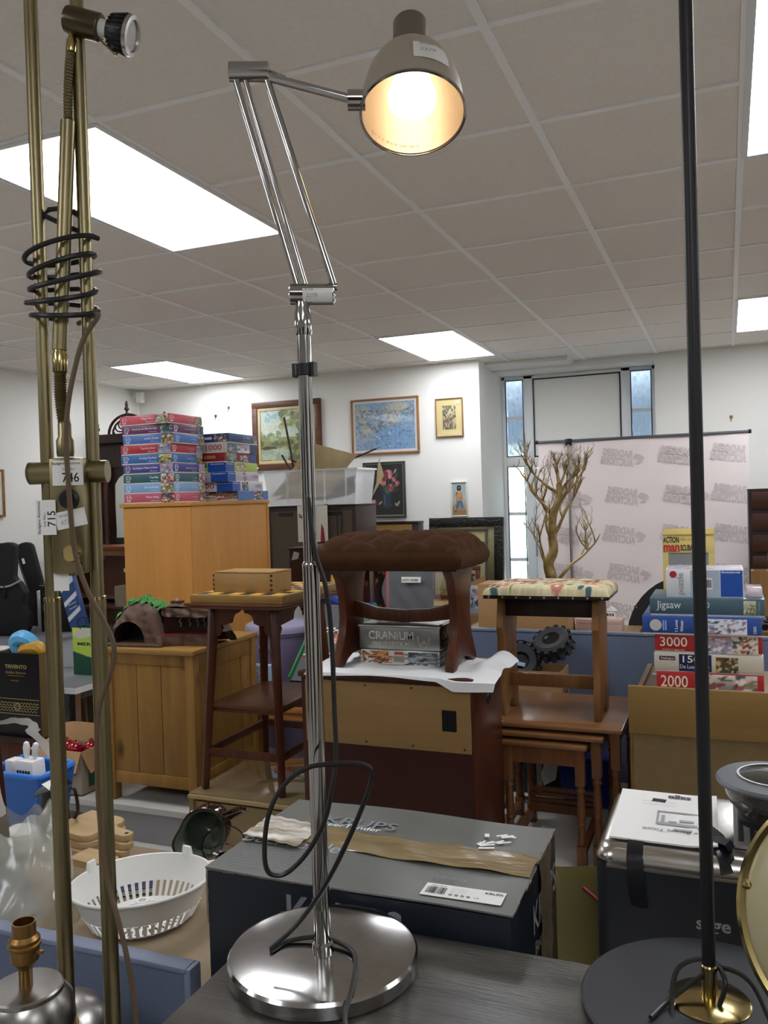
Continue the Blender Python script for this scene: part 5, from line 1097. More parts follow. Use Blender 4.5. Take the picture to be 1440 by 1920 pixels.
# ================================================================== BEHIND THE NEST
t = thing('desk_screen', 'blue fabric desk screen behind the tapestry stool', 'desk screen', (-.33, 3.94, 0)); bx('panel', M_bluefab, t, -.84,-.014,.02,.84,.014,.848, .004); bx('top_rail', mat('screen_rail', '', .5), t, -.845,-.017,.848,.845,.017,.862, .003); bx('foot', M_blackm, t, -.6,-.02,0,-.56,.12,.02); bx('foot', M_blackm, t, .56,-.02,0,.6,.12,.02)
t = thing('storage_crate', 'black storage crate under the tyre carton', 'crate', (-.78, 3.81, .16)); bx('body', M_black, t, -.2,-.09,0,.2,.09,.27, .008); bx('rim', M_black, t, -.21,-.1,.27,.21,.1,.285, .004)
t = thing('cardboard_box', 'open cardboard box holding two toy tyres behind the stool', 'box', (-.835, 3.815, .4455)); 
b = MB().box(-.14,-.095,0,.14,-.09,.265).box(-.14,.09,0,.14,.095,.265).box(-.14,-.09,0,-.135,.09,.265).box(.135,-.09,0,.14,.09,.265); b.build('walls', M_card, t); bx('base', M_card, t, -.135,-.09,0,.135,.09,.005)
sticker(t, (-.03,-.095,.205), X, Z, .055, .03, M_ink, 'black_print'); text(t, 'CATS', (-.095,-.095,.213), X, Z, .016, M_ink, .055, bold=.02); sticker(t, (.06,-.095,.21), X, Z, .035, .02, name='paper_tag'); text(t, 'Cats', (.14,-.06,.13), Y_, Z, .05, M_ink, .12, bold=.03)
bx('infill', M_cardd, t, -.13,-.085,.18,.13,.085,.19)
def tyre(lab, loc, rot):
    t = thing('rubber_toy', lab, 'toy', loc, group='toy tyres in the cardboard box', rot=rot); M_rub = mat('grey_rubber', '2b2c2f', .65, bump=.2, bscale=60)
    MB().lathe([(.040,-.035),(.07,-.04),(.082,-.03),(.086,0),(.082,.03),(.07,.04),(.040,.035),(.036,0)], 40, close=True).build('tyre', M_rub, t)
    tb = MB().box(-.010,-.014,-.002,.010,.014,.008).mesh('tread_block', bevel=.002, segs=1); tb.materials.append(M_rub)
    for k in range(14):
        for r_, tilt in ((-.02,.35),(.02,-.35)):
            a = 2*PI*(k+.5*(r_ > 0))/14; o = link('tread_block', tb, None, t, (.084*math.cos(a), .084*math.sin(a), r_)); o.rotation_euler = (Vector((math.cos(a), math.sin(a), tilt))).to_track_quat('Z', 'Y').to_euler()
    MB().lathe([(0,-.02),(.03,-.022),(.038,-.03),(.038,.03),(.03,.022),(0,.02)], 24).build('wheel_hub', M_black, t); return t
tyre('upper toy tyre lying tilted in the cardboard box', (-.742, 3.80, .822), (.5, -.35, .2)); t = tyre('lower toy tyre with a white blue badge in the cardboard box', (-.888, 3.785, .735), (1.05, .2, .1))
bx('badge', mat('badge_blue', '8fa6c4', .4), t, -.025,-.03,.0405,.025,-.012,.0425, .003)
MB().tube(smoothpath([(-.07,.05,.045),(-.02,.085,.05),(.05,.07,.055),(.09,.02,.05)]), .003, 8).build('cord', M_cable, t)
# side table behind screen with carton and pink box
table('side_table', 'narrow table behind the blue screen under the plain carton', -1.3, 4.02, -.42, 4.55, .80, M_tan, M_dark)
t = thing('cardboard_box', 'plain tan carton behind the tapestry stool', 'box', (-.96, 4.25, .80)); bx('body', M_card, t, -.226,-.10,0,.226,.10,.245, .002); bx('flap', M_card, t, -.226,-.10,.245,-.03,.10,.249, .001); bx('flap', M_card, t, -.02,-.10,.245,.226,.10,.248, .001)
t = thing('cardboard_box', 'pale pink box supporting the little model house', 'box', (-.61, 4.36, .80)); M_pk = mat('pink_card', 'c9aa9c', .7); bx('body', M_pk, t, -.11,-.06,0,.11,.06,.06, .002); bx('lid', M_pk, t, -.112,-.062,.04,.112,.062,.062, .002)
t = thing('model_house', 'tiny white model house with brown windows on the pink box', 'model', (-.555, 4.35, .8625)); bx('walls', M_whitepl, t, -.022,-.02,0,.022,.02,.04, .001); MB().prism([(-.028,0),(.028,0),(0,.022)], (0,.024,.04), X, Z, .048).build('roof', M_whitepl, t)
for k in range(3): bx('window', mat('brown_pane', '7a4a3a', .4), t, -.018+.013*k,-.0212,.015,-.009+.013*k,-.02,.028)
MB().hexa([(-.05,-.03,0),(-.024,-.03,0),(-.024,.02,0),(-.05,.02,0)], [(-.045,-.02,.018),(-.03,-.02,.018),(-.03,.01,.018),(-.045,.01,.018)]).build('garden', M_whitepl, t)
# black photo umbrella
t = thing('photo_umbrella', 'black studio umbrella resting behind the puzzle stack', 'umbrella', (-.205, 4.62, 0)); ua = Vector((-.35,-.9,.15)).normalized(); uo = V3(0,0,.72)
MB().lathe([(0,-.15),(.09,-.135),(.18,-.10),(.26,-.045),(.325,.02),(.33,.022)], 40, O=uo, A=ua).build('canopy', mat('black_nylon', '121214', .6), t, thick=.002)
a_ = ua.orthogonal().normalized(); c_ = ua.cross(a_)
for k in range(8):
    d_ = a_*math.cos(k*PI/4+.3)+c_*math.sin(k*PI/4+.3); MB().tube([uo-ua*.12, uo+d_*.18-ua*.07, uo+d_*.323+ua*.024], .003, 6).build('rib', M_steel, t); MB().lathe([(0,-.008),(.008,0),(0,.008)], 8, O=uo+d_*.327+ua*.024).build('rib_tip', M_black, t)
MB().tube([uo-ua*.15, uo+ua*.18], .005, 8).build('shaft', M_steel, t); MB().tube([(0,.1,.0),(0,.1,.66)], .012, 10).build('stand', M_black, t); bx('stand_foot', M_black, t, -.15,.08,0,.15,.12,.02)
# ------------------------------------------------------------------ banner
t = thing('banner_stand', 'pale pink fabric banner with reversed grey logos in front of the door', 'banner', (-1.449, 7.02, 0))
M_ban = mat('banner_cloth', 'ebe0dc', .8, var=.02, vscale=4); BW, BH = 1.605, 1.925
MB().grid(lambda u, v: V3(BW*u, .004*math.sin(u*11), .03+BH*v-.03), 40, 2).build('cloth', M_ban, t, thick=.001)
bx('top_rail', mat('rail_grey', '55585a', .4), t, -.01,-.012,BH-.012,BW+.01,.012,BH+.010, .004); bx('base_rail', M_steel, t, -.01,-.06,0,BW+.01,.06,.03, .006)
bx('rail_end', M_black, t, -.022,-.016,BH-.016,.0,.016,BH+.014, .003); bx('rail_end', M_black, t, BW,-.016,BH-.016,BW+.022,.016,BH+.014, .003); bx('rail_clamp', M_black, t, .225,-.022,BH-.04,.275,.016,BH+.016, .004)
MB().tube([(.252,-.018,.03),(.250,-.018,BH-.03)], .011, 12).build('support_pole', M_steel, t)
M_bp = mat('banner_print', 'cdc1bf', .8); M_bp2 = mat('banner_print_light', 'cfc5c3', .8)
for r_, zz in enumerate((1.76, 1.45, 1.14, .83, .52)):
    for c_i in range(4):
        xr = .30+.445*c_i+(.0 if r_ % 2 == 0 else .03); 
        u_ = Vector((-1,0,.16)).normalized(); v_ = Vector((.16,0,1)).normalized()
        if xr > BW-.02: xr = BW-.03
        text(t, 'BADGERS', (xr,-.0055,zz), u_, v_, .055, M_bp, .23, bold=.05, eps=-.001); text(t, 'AUCTIONS', (xr+.01,-.0055,zz-.07), u_, v_, .055, M_bp, .26, bold=.05, eps=-.001)
        if xr+.09 < BW: MB().prism([(0,0),(.03,.035),(.07,.02),(.095,.0),(.07,-.03),(.06,-.045),(.02,-.05),(.045,-.02)], (xr+.005,-.0062,zz), X, Z, .0006).build('badger_logo', M_bp, t)
# ------------------------------------------------------------------ gold branch
t = thing('gold_branch', 'gold painted bare branch tree standing before the banner', 'ornament', (-1.08, 5.6, 0))
M_gold = mat('gold_paint', '8a7444', .34, .6, var=.3, vscale=14, col2='c4ab72'); M_goldd = mat('gold_paint_twig', '6f5a3a', .42, .5)
MB().lathe([(0,0),(.14,0),(.16,.1),(.17,.72),(.15,.74),(0,.74)], 28).build('pot', mat('white_pot', 'd8d6d0', .4), t)
R_ = random.Random(21)
tr = [V3(.02,0,.72), V3(-.01,.0,.93), V3(-.03,0,1.03), V3(.005,0,1.12), V3(.0,0,1.24), V3(.012,0,1.36), V3(.05,0,1.46), V3(.055,0,1.56)]
MB().tube(smoothpath(tr, 4), [r_ for r_ in np.linspace(.042,.019,29)], 12).build('trunk', M_gold, t)
def branch(p0, d, L, r, dep, b):
    P = [Vector(p0)]; d = Vector(d).normalized(); n_ = 6 if dep < 2 else 4
    for i in range(n_):
        d = (d+V3(R_.uniform(-.28,.28), R_.uniform(-.2,.2), R_.uniform(-.10,.32))).normalized(); P.append(P[-1]+d*L/n_)
    SP_ = smoothpath(P, 3); b.tube(SP_, [max(r*(1-.75*i/len(SP_)), .0013) for i in range(len(SP_))], 7 if dep < 1 else 5)
    if dep < 3:
        for k in range((5, 4, 2)[dep]):
            i = R_.randint(1 if dep else 2, n_); q = d+V3(R_.uniform(-.95,.95), R_.uniform(-.6,.6), R_.uniform(-.1,.7)); branch(P[i], q, L*R_.uniform(.32,.55), r*.5, dep+1, b)
for p0, d, L, r in (((.055,0,1.56),(-.02,0,1),.16,.014), ((.05,0,1.5),(-.9,.1,.5),.28,.012), ((.055,0,1.5),(.9,.1,.6),.26,.012), ((.005,0,1.36),(-.75,.0,.8),.34,.015), ((.03,0,1.42),(.8,-.1,.7),.30,.014), ((.0,0,1.2),(.75,.1,.6),.46,.013), ((-.01,0,1.2),(-.55,-.1,.85),.32,.011), ((.03,0,.92),(.7,0,.85),.42,.013), ((-.02,0,.92),(-.6,0,.95),.40,.012), ((.055,0,1.54),(.55,.1,.9),.2,.010)):
    b = MB(); branch(p0, d, L, r, 0, b); b.build('branch', M_gold, t, ang=2)
# ================================================================== PICTURES
def framed(name, label, x0, z0, x1, z1, y, im, fcol, fw_, mount=None, mw=0., inner=None, tilt=0., th=.025, glass=False, rz=0.):
    t = thing(name, label, 'picture', ((x0+x1)/2, y, z0), rot=(tilt, 0, rz)); w, h = (x1-x0)/2, z1-z0
    for a in ((-w,0,w,fw_), (-w,h-fw_,w,h), (-w,fw_,-w+fw_,h-fw_), (w-fw_,fw_,w,h-fw_)): bx('frame_bar', fcol, t, a[0],-th,a[1],a[2],0,a[3], .003)
    bx('backing', M_hard, t, -w+fw_,-th*.5,fw_,w-fw_,-.002,h-fw_); f2 = fw_
    if inner:
        c, iw = inner
        for a in ((-w+fw_,fw_,w-fw_,fw_+iw), (-w+fw_,h-fw_-iw,w-fw_,h-fw_), (-w+fw_,fw_+iw,-w+fw_+iw,h-fw_-iw), (w-fw_-iw,fw_+iw,w-fw_,h-fw_-iw)): bx('inner_slip', c, t, a[0],-th*.75,a[1],a[2],-th*.4,a[3], .002)
        f2 += iw
    if mount: bx('mount', mount, t, -w+f2,-th*.55,f2,w-f2,-th*.5,h-f2); f2 += mw
    canvas('painting', im, (-w+f2,-th*.56,f2), (2*(w-f2),0,0), (0,0,h-2*f2), t, .45, .15)
    if glass: bx('glazing', M_glass, t, -w+fw_,-th*.75,fw_,w-fw_,-th*.72,h-fw_)
    return t
# river landscape
im = Im(100, 84, '9fb5b8'); im.grad('b9c2a8', '7fa2ac', .45, 1.).mixn(4, .52, 'c9cdb8', 4, .6, .55).grad('59593a', '8b8a58', 0, .46)
im.mixn(6, .5, '4f5a36', 7, .8, .30, .52).poly([(0,.02),(.5,.0),(.62,.2),(.2,.28),(0,.24)], '8c9a86').mixn(9, .5, 'b8bba0', 8, .5, .02, .27).poly([(.0,.26),(.1,.30),(.3,.27),(.32,.24),(.05,.22)], '4c3a28')
im.line((.80,.2),(.76,.6),.035,'54462e').line((.78,.5),(.62,.82),.014,'54462e').line((.77,.55),(.92,.85),.016,'54462e').blobs(70, ['6f7a48','57653c','8a8f58','9ca06a'], .055, 3, .38, .66, 1., 1.).blobs(40, ['6a7442','4f5b34','858a50'], .045, 6, .55, .12, 1, .4).blobs(24, ['7d8a64','93a07c'], .04, 9, 0, .42, .4, .56); im.noise(30, .1, 2)
t = framed('framed_picture', 'large river landscape painting in dark wood frame above the model boat', -4.175, 1.80, -3.455, 2.44, YB, im, wood('frame_wood', '4a2f22', '6a4632', 'x', .4, 8), .055, inner=(mat('gilt_slip', 'c4b080', .45), .028), th=.04)
sticker(t, (-.34,-.04,.012), X, Z, .035, .02, name='paper_tag')
# harbour map print
im = Im(110, 80, '8fa5b8'); im.mixn(10, .5, '7c94ae', 2, .6).mixn(5, .50, 'a9a99a', 3, .75, .30, .95).mixn(22, .52, '5f6f80', 5, .7, .25, .85).mixn(34, .56, 'b8b7a8', 6, .6, .2, .85)
im.ell(.62,.22,.30,.26,'7aa0c2').ell(.85,.35,.16,.4,'7da3c4', 0, .7).blobs(46, ['5c6470','c9ccc4','4f6a86'], .014, 4, .35, .03, .95, .42).ell(.72,.9,.2,.08,'b5b6a2'); im.noise(50, .18, 9)
framed('framed_picture', 'blue grey harbour map print in thin oak frame', -3.15, 1.895, -2.50, 2.395, YB, im, wood('oak_frame', '8a5c30', 'a4733f', 'x', .45, 8), .017, mount=mat('mount_white', 'd9dade', .7), mw=.022, glass=True)
# small print
im = Im(40, 52, 'b3a479'); im.grad('6f6a4c', 'c2b48c').mixn(7, .48, '4f5340', 3, .8).mixn(12, .55, '8a4a38', 5, .6, .1, .5).mixn(9, .55, 'c9bf9a', 8, .7).blobs(14, ['3f4236','7d7a5c'], .06, 5)
t = framed('framed_picture', 'small cottage print with wide cream mount in thin frame', -2.345, 2.015, -2.097, 2.35, YB, im, wood('thin_frame', '7a5a34', '94713f', 'x', .45, 8), .009, mount=mat('mount_cream', 'cdbb86', .7), mw=.055, glass=True); sticker(t, (.065,-.02,.285), X, Z, .03, .018, name='paper_tag')
# flowers in a jug
im = Im(72, 90, '2a2a2c'); im.noise(8, .15, 2).rect(0,0,1,.22,'2f2d2d'); R_ = random.Random(5)
im.poly([(.45,.18),(.47,.36),(.44,.42),(.70,.42),(.66,.36),(.68,.18),(.60,.14),(.52,.14)], '33404c').line((.5,.2),(.5,.38),.02,'51626f')
for k in range(26): x = R_.uniform(.3,.9); im.line((.57,.42),(x, R_.uniform(.5,.95)),.007,R_.choice(['3f5a40','587050','2f4634']))
for x, y, r_ in ((.62,.80,.115),(.47,.66,.09),(.68,.54,.085),(.76,.70,.06),(.85,.62,.06),(.13,.72,.055),(.2,.25,.075),(.2,.88,.05)):
    im.ell(x, y, r_, r_*.85, '9c4a52')
    for q in range(7): a = q*.9; im.ell(x+.5*r_*math.cos(a), y+.45*r_*math.sin(a), r_*.42, r_*.36, R_.choice(['b8646a','c98286','8a3a44','d49a98']), a)
for x, y, a in ((.38,.24,.5),(.82,.2,-.4),(.87,.23,.8),(.36,.82,1.2),(.8,.86,.9)): im.ell(x, y, .06, .02, 'a3a48c', a)
framed('framed_picture', 'dark still life painting of pink flowers in a vase', -3.05, 1.325, -2.645, 1.825, YB, im, mat('grey_green_frame', '3c3f38', .5), .016, inner=(mat('silver_slip', '8b8c7c', .45), .008), th=.025)
# child picture
im = Im(40, 70, 'a9b8bd'); im.grad('a08a68', 'b9c6c8', .1, .6).rect(0,0,1,.16,'9a7a52').ell(.5,.84,.16,.09,'2c2622').ell(.5,.79,.12,.07,'c79a7c').ell(.5,.80,.16,.04,'2c2622').poly([(.3,.72),(.7,.72),(.78,.48),(.26,.46)], 'b98a54').blobs(14, ['8a5a30','caa066'], .05, 3, .3, .5, .7, .72).poly([(.32,.46),(.7,.46),(.82,.22),(.62,.2),(.55,.36),(.36,.16),(.24,.2)], '52708f').ell(.2,.62,.12,.03,'b08a52',.8).ell(.22,.12,.1,.02,'5a3a28').blobs(8,['7a5a3a','b59468'],.05,6,0,.2,1,.34)
framed('framed_picture', 'small upright picture of a child in white frame', -2.228, 1.32, -2.078, 1.625, YB, im, mat('cream_frame', 'd8d5c8', .4), .012, th=.02)
t = framed('framed_picture', 'framed picture edge on the left wall at the photo border', -.13, 1.44, .13, 1.83, 0, Im(20, 24, 'd8d4c8'), M_pine if False else wood('oak_frame', '', '', 'x'), .02); t.location = (XL, 5.13, 1.44); t.rotation_euler = (0, 0, PI/2)
# leaning frames on a table by the window
table('picture_table', 'table under the leaning pictures beside the window recess', -2.4, 5.9, -1.55, 6.85, .70, M_tan, M_dark)
im = Im(60, 50, '8f8a6a'); im.grad('7a7a52', 'b9b48a').mixn(6, .5, '9a9468', 4, .7)
framed('framed_picture', 'large black ornate frame leaning by the window recess', -2.335, .705, -1.70, 1.318, 6.75, im, mat('black_ornate', '16130f', .45, bump=1., bscale=50, var=.3, vscale=30), .075, th=.05, tilt=-.08)
im = Im(70, 50, 'a9a57c'); im.grad('8d9068', 'c3bd90').mixn(5, .5, 'a4a878', 3, .7).ell(.42,.55,.16,.22,'2b2622').ell(.42,.50,.12,.18,'a98468').ell(.42,.35,.3,.2,'59524a')
framed('framed_picture', 'yellow green portrait canvas in front of the black ornate frame', -2.27, .705, -1.79, 1.235, 6.58, im, mat('grey_brown_frame', '4d4438', .5), .022, tilt=-.08)
im = Im(60, 50, 'b9a877'); im.grad('8a7a48', 'c9c19a', 0, 1).blobs(60, ['39452f','2d3826','4d5a38'], .06, 3, .3, .35, .95, .85).line((.6,.1),(.62,.5),.02,'3a2c20').mixn(6, .5, '6d6a3e', 5, .7, 0, .25)
t = framed('framed_picture', 'small tree painting in red brown frame behind the dressing stool', -2.15, .705, -1.755, .965, 6.22, im, wood('redframe', '4e2c1c', '6d4028', 'x', .4, 8), .035, tilt=-.1); sticker(t, (-.15,-.03,.215), X, Z, .04, .03, name='paper_tag')
# carton with picture
t = thing('cardboard_box', 'slanted open carton with white photo print beside the right stool leg', 'box', (-1.47, 5.05, .0)); b = MB().box(-.09,-.16,0,.10,.16,.78); b.build('body', M_cardd, t); MB().hexa([(-.05,-.1,.78),(.13,-.16,.78),(.13,-.15,.78),(-.05,-.09,.78)], [(-.08,-.1,.93),(.12,-.16,1.02),(.12,-.15,1.02),(-.08,-.09,.93)]).build('flap', M_card, t)
canvas('photo_print', art(77, 20, 20, 1), (-.03,-.108,.79), (.15,-.05,0), (-.02,0,.17), t, .4, .2)
# ================================================================== BOAT, CABINET BACK, CASES
t = thing('cabinet', 'dark cabinet seen from behind under the boat box', 'cabinet', (-3.335, 5.80, 0)); M_grb = mat('grey_brown_board', '5b5142', .8, var=.06, vscale=12)
bx('body', M_dark, t, 0,.0,0,.75,.4,1.45, .003); bx('back_board', M_grb, t, .03,-.006,.05,.72,.0,1.42); bx('top_edge', M_dark, t, -.004,-.01,1.45,.754,.41,1.462, .002)
for x in (.1,.52): bx('clip', M_blackm, t, x,-.012,1.38,x+.12,-.006,1.41)
MB().tube(smoothpath([(.50,-.02,1.465),(.60,-.02,1.44),(.64,-.015,1.38),(.63,-.015,1.2),(.62,-.015,1.0)]), .004, 6).tube(smoothpath([(.52,-.02,1.468),(.58,-.02,1.43),(.60,-.015,1.36),(.60,-.015,1.15),(.595,-.015,1.0)]), .004, 6).build('cable', M_cable, t)
t = thing('print_board', 'white card poster with a red flower leaning on the dark cabinet', 'poster', (-3.045, 5.74, 1.185)); bx('board', mat('poster_white', 'd6d3c2', .6), t, 0,0,0,.25,.01,.275, .001)
text(t, 'Spar', (.01,0,.185), X, Z, .028, M_ink, .085, bold=.03); text(t, 'Sy', (.045,0,.150), X, Z, .028, M_ink, .045, bold=.03); MB().lathe([(0,0),(.012,0),(.012,.0008),(0,.0008)], 14, O=(.055,-.0005,.075), A=(0,-1,0)).build('cherry', cm('a03a34'), t); MB().prism([(0,0),(.04,0),(.03,.10),(.01,.14)], (.19,-.0006,.0), X, Z, -.0006).build('bottle_print', cm('8a2a40'), t)
t = thing('chest', 'dark brown wooden chest below the flower poster', 'chest', (-2.75, 5.05, 0)); bx('body', M_dark, t, 0,0,0,.42,.55,1.175, .004); bx('lid', M_dark, t, -.01,-.01,1.175,.43,.56,1.184, .002); MB().prism([(.0,0),(.05,.01),(.06,.05),(.02,.06),(.01,.03)], (.015,-.0008,1.10), X, Z, -.0006).build('scuff', M_grey_ink, t)
t = thing('wooden_case', 'plain tan fibreboard case below the flower painting', 'case', (-2.985, 6.70, 0)); bx('body', M_dark, t, 0,0,0,.56,.16,1.295, .002); bx('face', mat('tan_board', '96733f', .7, var=.05, vscale=12), t, .004,-.004,.02,.515,.0,1.275); bx('lid', M_dark, t, -.004,-.008,1.278,.564,.165,1.297, .002); sticker(t, (.03,0.0,1.2985), X, Y_, .06, .05, name='paper_tag', eps=.001)
# plastic box and boat
t = thing('storage_box', 'clear plastic storage box on the dark cabinet', 'storage box', (-2.975, 6.0, 1.463)); M_clr = mat('clear_plastic', 'eceff0', .12, alpha=.30, spec=.6)
b = MB(); x0, x1, y0, y1, h = .40, .37, .18, .16, .27
b.hexa([(-x1,-y1,0),(x1,-y1,0),(x1,y1,0),(-x1,y1,0)], [(-x0,-y0,h),(x0,-y0,h),(x0,y0,h),(-x0,y0,h)]); b.f.pop(1); b.build('body', M_clr, t, thick=.002)
rm = MB(); 
for a in ((-.41,-.19,.41,-.175),(-.41,.175,.41,.19),(-.41,-.175,-.395,.175),(.395,-.175,.41,.175)): rm.box(a[0],a[1],.262,a[2],a[3],.275)
rm.build('rim', mat('clear_plastic_rim', 'eceff0', .15, alpha=.55), t)
for x in (-.2,.12,.3): bx('moulded_rib', mat('clear_plastic_rim', '', 0), t, x,-.183,.02,x+.012,-.172,.26)
t = thing('model_boat', 'old wooden model sailing boat with beige sails in the clear box', 'model boat', (-2.975, 6.0, 1.47)); M_sail = mat('sail_cloth', 'ab9870', .85, var=.08, vscale=8, bump=.15, bscale=20); M_spar = mat('red_spar', '3c1c17', .5)
MB().grid(lambda u, v: V3(-.32+.62*u, (.09*math.sin(PI*u)**.6)*(2*v-1)*.9, .03+.13*abs(2*v-1)**1.5+.05*abs(2*u-1)**2), 30, 14).build('hull', M_dark, t, thick=.004)
for pts in (((-.30,0,.70),(-.245,0,.40),(-.21,0,.10)), ((-.14,0,.62),(-.10,0,.38),(-.06,0,.10)), ((.10,0,.28),(.50,-.02,.41)), ((-.33,0,.40),(-.26,0,.28)), ((-.25,0,.36),(-.05,.02,.26))): MB().tube(pts, [.009]*(len(pts)-1)+[.006], 8).build('spar', M_spar, t)
def sail(P, nm, bul=.03):
    P = [Vector(p) for p in P]; MB().grid(lambda u, v: (P[0].lerp(P[1], u)).lerp(P[3].lerp(P[2], u), v)+V3(0,-bul*math.sin(PI*u)*math.sin(PI*v)+.006*math.sin(u*21+v*5),0), 14, 14).build(nm, M_sail, t)
sail([(-.10,0,.10),(.20,-.02,.22),(.34,-.02,.37),(-.08,0,.49)], 'main_sail'); sail([(-.42,-.05,.06),(-.10,-.04,.12),(-.08,-.02,.40),(-.10,-.02,.42)], 'fore_sail'); sail([(-.24,.02,.16),(-.14,.02,.18),(-.16,.0,.33),(-.21,.0,.38)], 'stay_sail'); sail([(-.36,-.06,.04),(.1,-.06,.06),(.25,-.05,.22),(-.06,-.05,.26)], 'folded_sail', .05)
t = thing('cloth_pennant', 'small beige pennant hanging over the flower painting', 'pennant', (-2.93, 6.99, 1.50)); MB().add([(-.03,0,.0),(.0,-.005,.04),(.105,-.01,.20),(.09,-.008,.26),(.06,0,.34),(.045,0,.30),(.03,-.01,.14)], [(0,1,2,3,4,5,6)]).build('cloth', M_sail, t, thick=.001); MB().tube([(.052,0,.33),(.05,.055,.36)], .002, 6).build('string', M_cable, t)
# ================================================================== TOYS BEHIND THE PLANT STAND
t = thing('orange_bench', 'low orange pine bench behind the plant stand', 'bench', (-2.0, 3.87, 0)); M_or = wood('orange_pine', 'b0713a', 'c4874c', 'x', .45, 6)
bx('top', M_or, t, -.30,-.22,.46,.60,-.03,.49, .003); bx('apron', M_or, t, -.29,-.21,.40,.595,-.19,.46, .002)
for x in (-.27,.575):
    for y in (-.19,-.06): bx('leg', M_or, t, x-.02,y-.02,0,x+.02,y+.02,.46)
t = thing('dustbin', 'lilac plastic dustbin with lid behind the plant stand', 'bin', (-2.215, 4.0, .16)); t.location = (-2.275, 4.07, .16)
M_lil = mat('lilac_plastic', '766e8c', .45, bump=.1, bscale=12); M_lil2 = mat('lilac_lid', '9d97b2', .4)
MB().lathe([(0,0),(.145,0),(.15,.01),(.185,.62),(.192,.625),(.192,.645),(.18,.65)], 44).build('body', M_lil, t)
MB().lathe([(.198,.640),(.20,.665),(.195,.675),(.15,.695),(.06,.71),(0,.712)], 44).build('lid', M_lil2, t); MB().tube(smoothpath([(-.05,0,.705),(-.045,0,.735),(.045,0,.735),(.05,0,.705)]), .009, 8).build('lid_handle', M_lil2, t); MB().tube(smoothpath([(-.03,-.182,.52),(-.03,-.20,.57),(.03,-.20,.57),(.03,-.182,.52)]), .004, 8).build('side_clip', M_steel, t)
t = thing('plastic_bag', 'scrunched clear bag lying on the dustbin lid', 'bag', (-2.185, 4.12, .868)); MB().grid(lambda u, v: V3(.07*math.cos(2*PI*u)*(1+.15*math.sin(u*40+v*9)), .06*math.sin(2*PI*u)*(1+.15*math.sin(u*31)), .075*v+.02*math.sin(u*25)*v), 40, 12).build('film', mat('grey_film', 'a3a399', .3, alpha=.75, bump=.6, bscale=20), t)
t = thing('toy_brick_box', 'pale blue toy brick box beside the dustbin', 'toy box', (-2.215, 3.70, .49)); bx('carton', cm('a9c6dc'), t, -.045,-.03,0,.075,.03,.19, .002); text(t, 'LEGO', (-.043,-.03,.125), X, Z, .035, M_white_ink, .10, bold=.05); text(t, 'LEGO', (-.041,-.0303,.127), X, Z, .030, cm('4a6a9c'), .096, bold=.0)
for k in range(4): bx('printed_brick', cm('4f86c8'), t, -.04+.028*k,-.0312,.02,-.018+.028*k,-.030,.06)
t = thing('toy_box', 'bright red patterned toy box on the orange bench', 'toy box', (-2.09, 3.70, .49)); canvas('front_print', Im(24, 16, 'a82830').blobs(14, ['d8b8b0','6a1418','e8dcd0'], .09, 4), (-.05,-.0305,.0), (.1,0,0), (0,0,.10), t, .4, .3); bx('carton', cm('a82830'), t, -.05,-.03,0,.05,.03,.10, .001)
# racing ramp
t = thing('toy_ramp', 'grey toy racing ramp with green edges and checkered bands', 'toy', (-1.905, 3.77, .49))
rO = V3(-.13,-.07,.12); rU = V3(.30,.0,0); rV = V3(.05,.30,.34); im = Im(60, 90, '55595c')
for y0 in (.30, .62):
    for i in range(14):
        for j in range(3): im.rect(.05+.065*i, y0+.022*j, .05+.065*(i+1), y0+.022*(j+1), 'e8e4dc' if (i+j) % 2 else '2a2422')
    im.rect(0, y0-.02, 1, y0-.004, 'a83a34')
for x in (.2,.5,.8):
    for y in (.06,.48): im.poly([(x-.05,y),(x+.05,y),(x+.06,y+.06),(x+.025,y+.10),(x,y+.15),(x-.02,y+.09),(x-.06,y+.07)], 'c96a5a').poly([(x-.03,y),(x+.03,y),(x+.02,y+.06),(x-.01,y+.08)], 'e8c8b0')
im.noise(40, .12, 3)
canvas('track', im, rO, rU, rV, t, .4, .3); b = MB().add([rO-Z*.01, rO+rU-Z*.01, rO+rU+rV-Z*.01, rO+rV-Z*.01, rO, rO+rU, rO+rU+rV, rO+rV], [(0,3,2,1),(0,1,5,4),(1,2,6,5),(2,3,7,6),(3,0,4,7)]); b.build('board', M_blackm, t)
M_gr = mat('green_plastic', '1f7a3a', .4)
for k in (0, 1): MB().bar(rO+rU*k+Z*.008, rO+rV+rU*k+Z*.008, .012, .03).build('edge_rail', M_gr, t, bevel=.003)
bx('support', M_blackm, t, -.05,.18,-.49,.15,.22,.40); bx('front_support', M_blackm, t, -.12,-.07,0,.16,-.055,.115)
MB().prism([(0,0),(.09,0),(.11,.05),(.03,.07)], rO+rU*.72+rV*.32+Z*.006, X, (V3(0,.6,.75)), .02).build('toy_launcher', mat('toy_yellow', 'd0a92c', .45), t); MB().tube([rO+rU*.78+rV*.36+Z*.035, rO+rU*.92+rV*.44+Z*.035], .012, 8).build('launcher_spring', cm('b02a2a'), t)
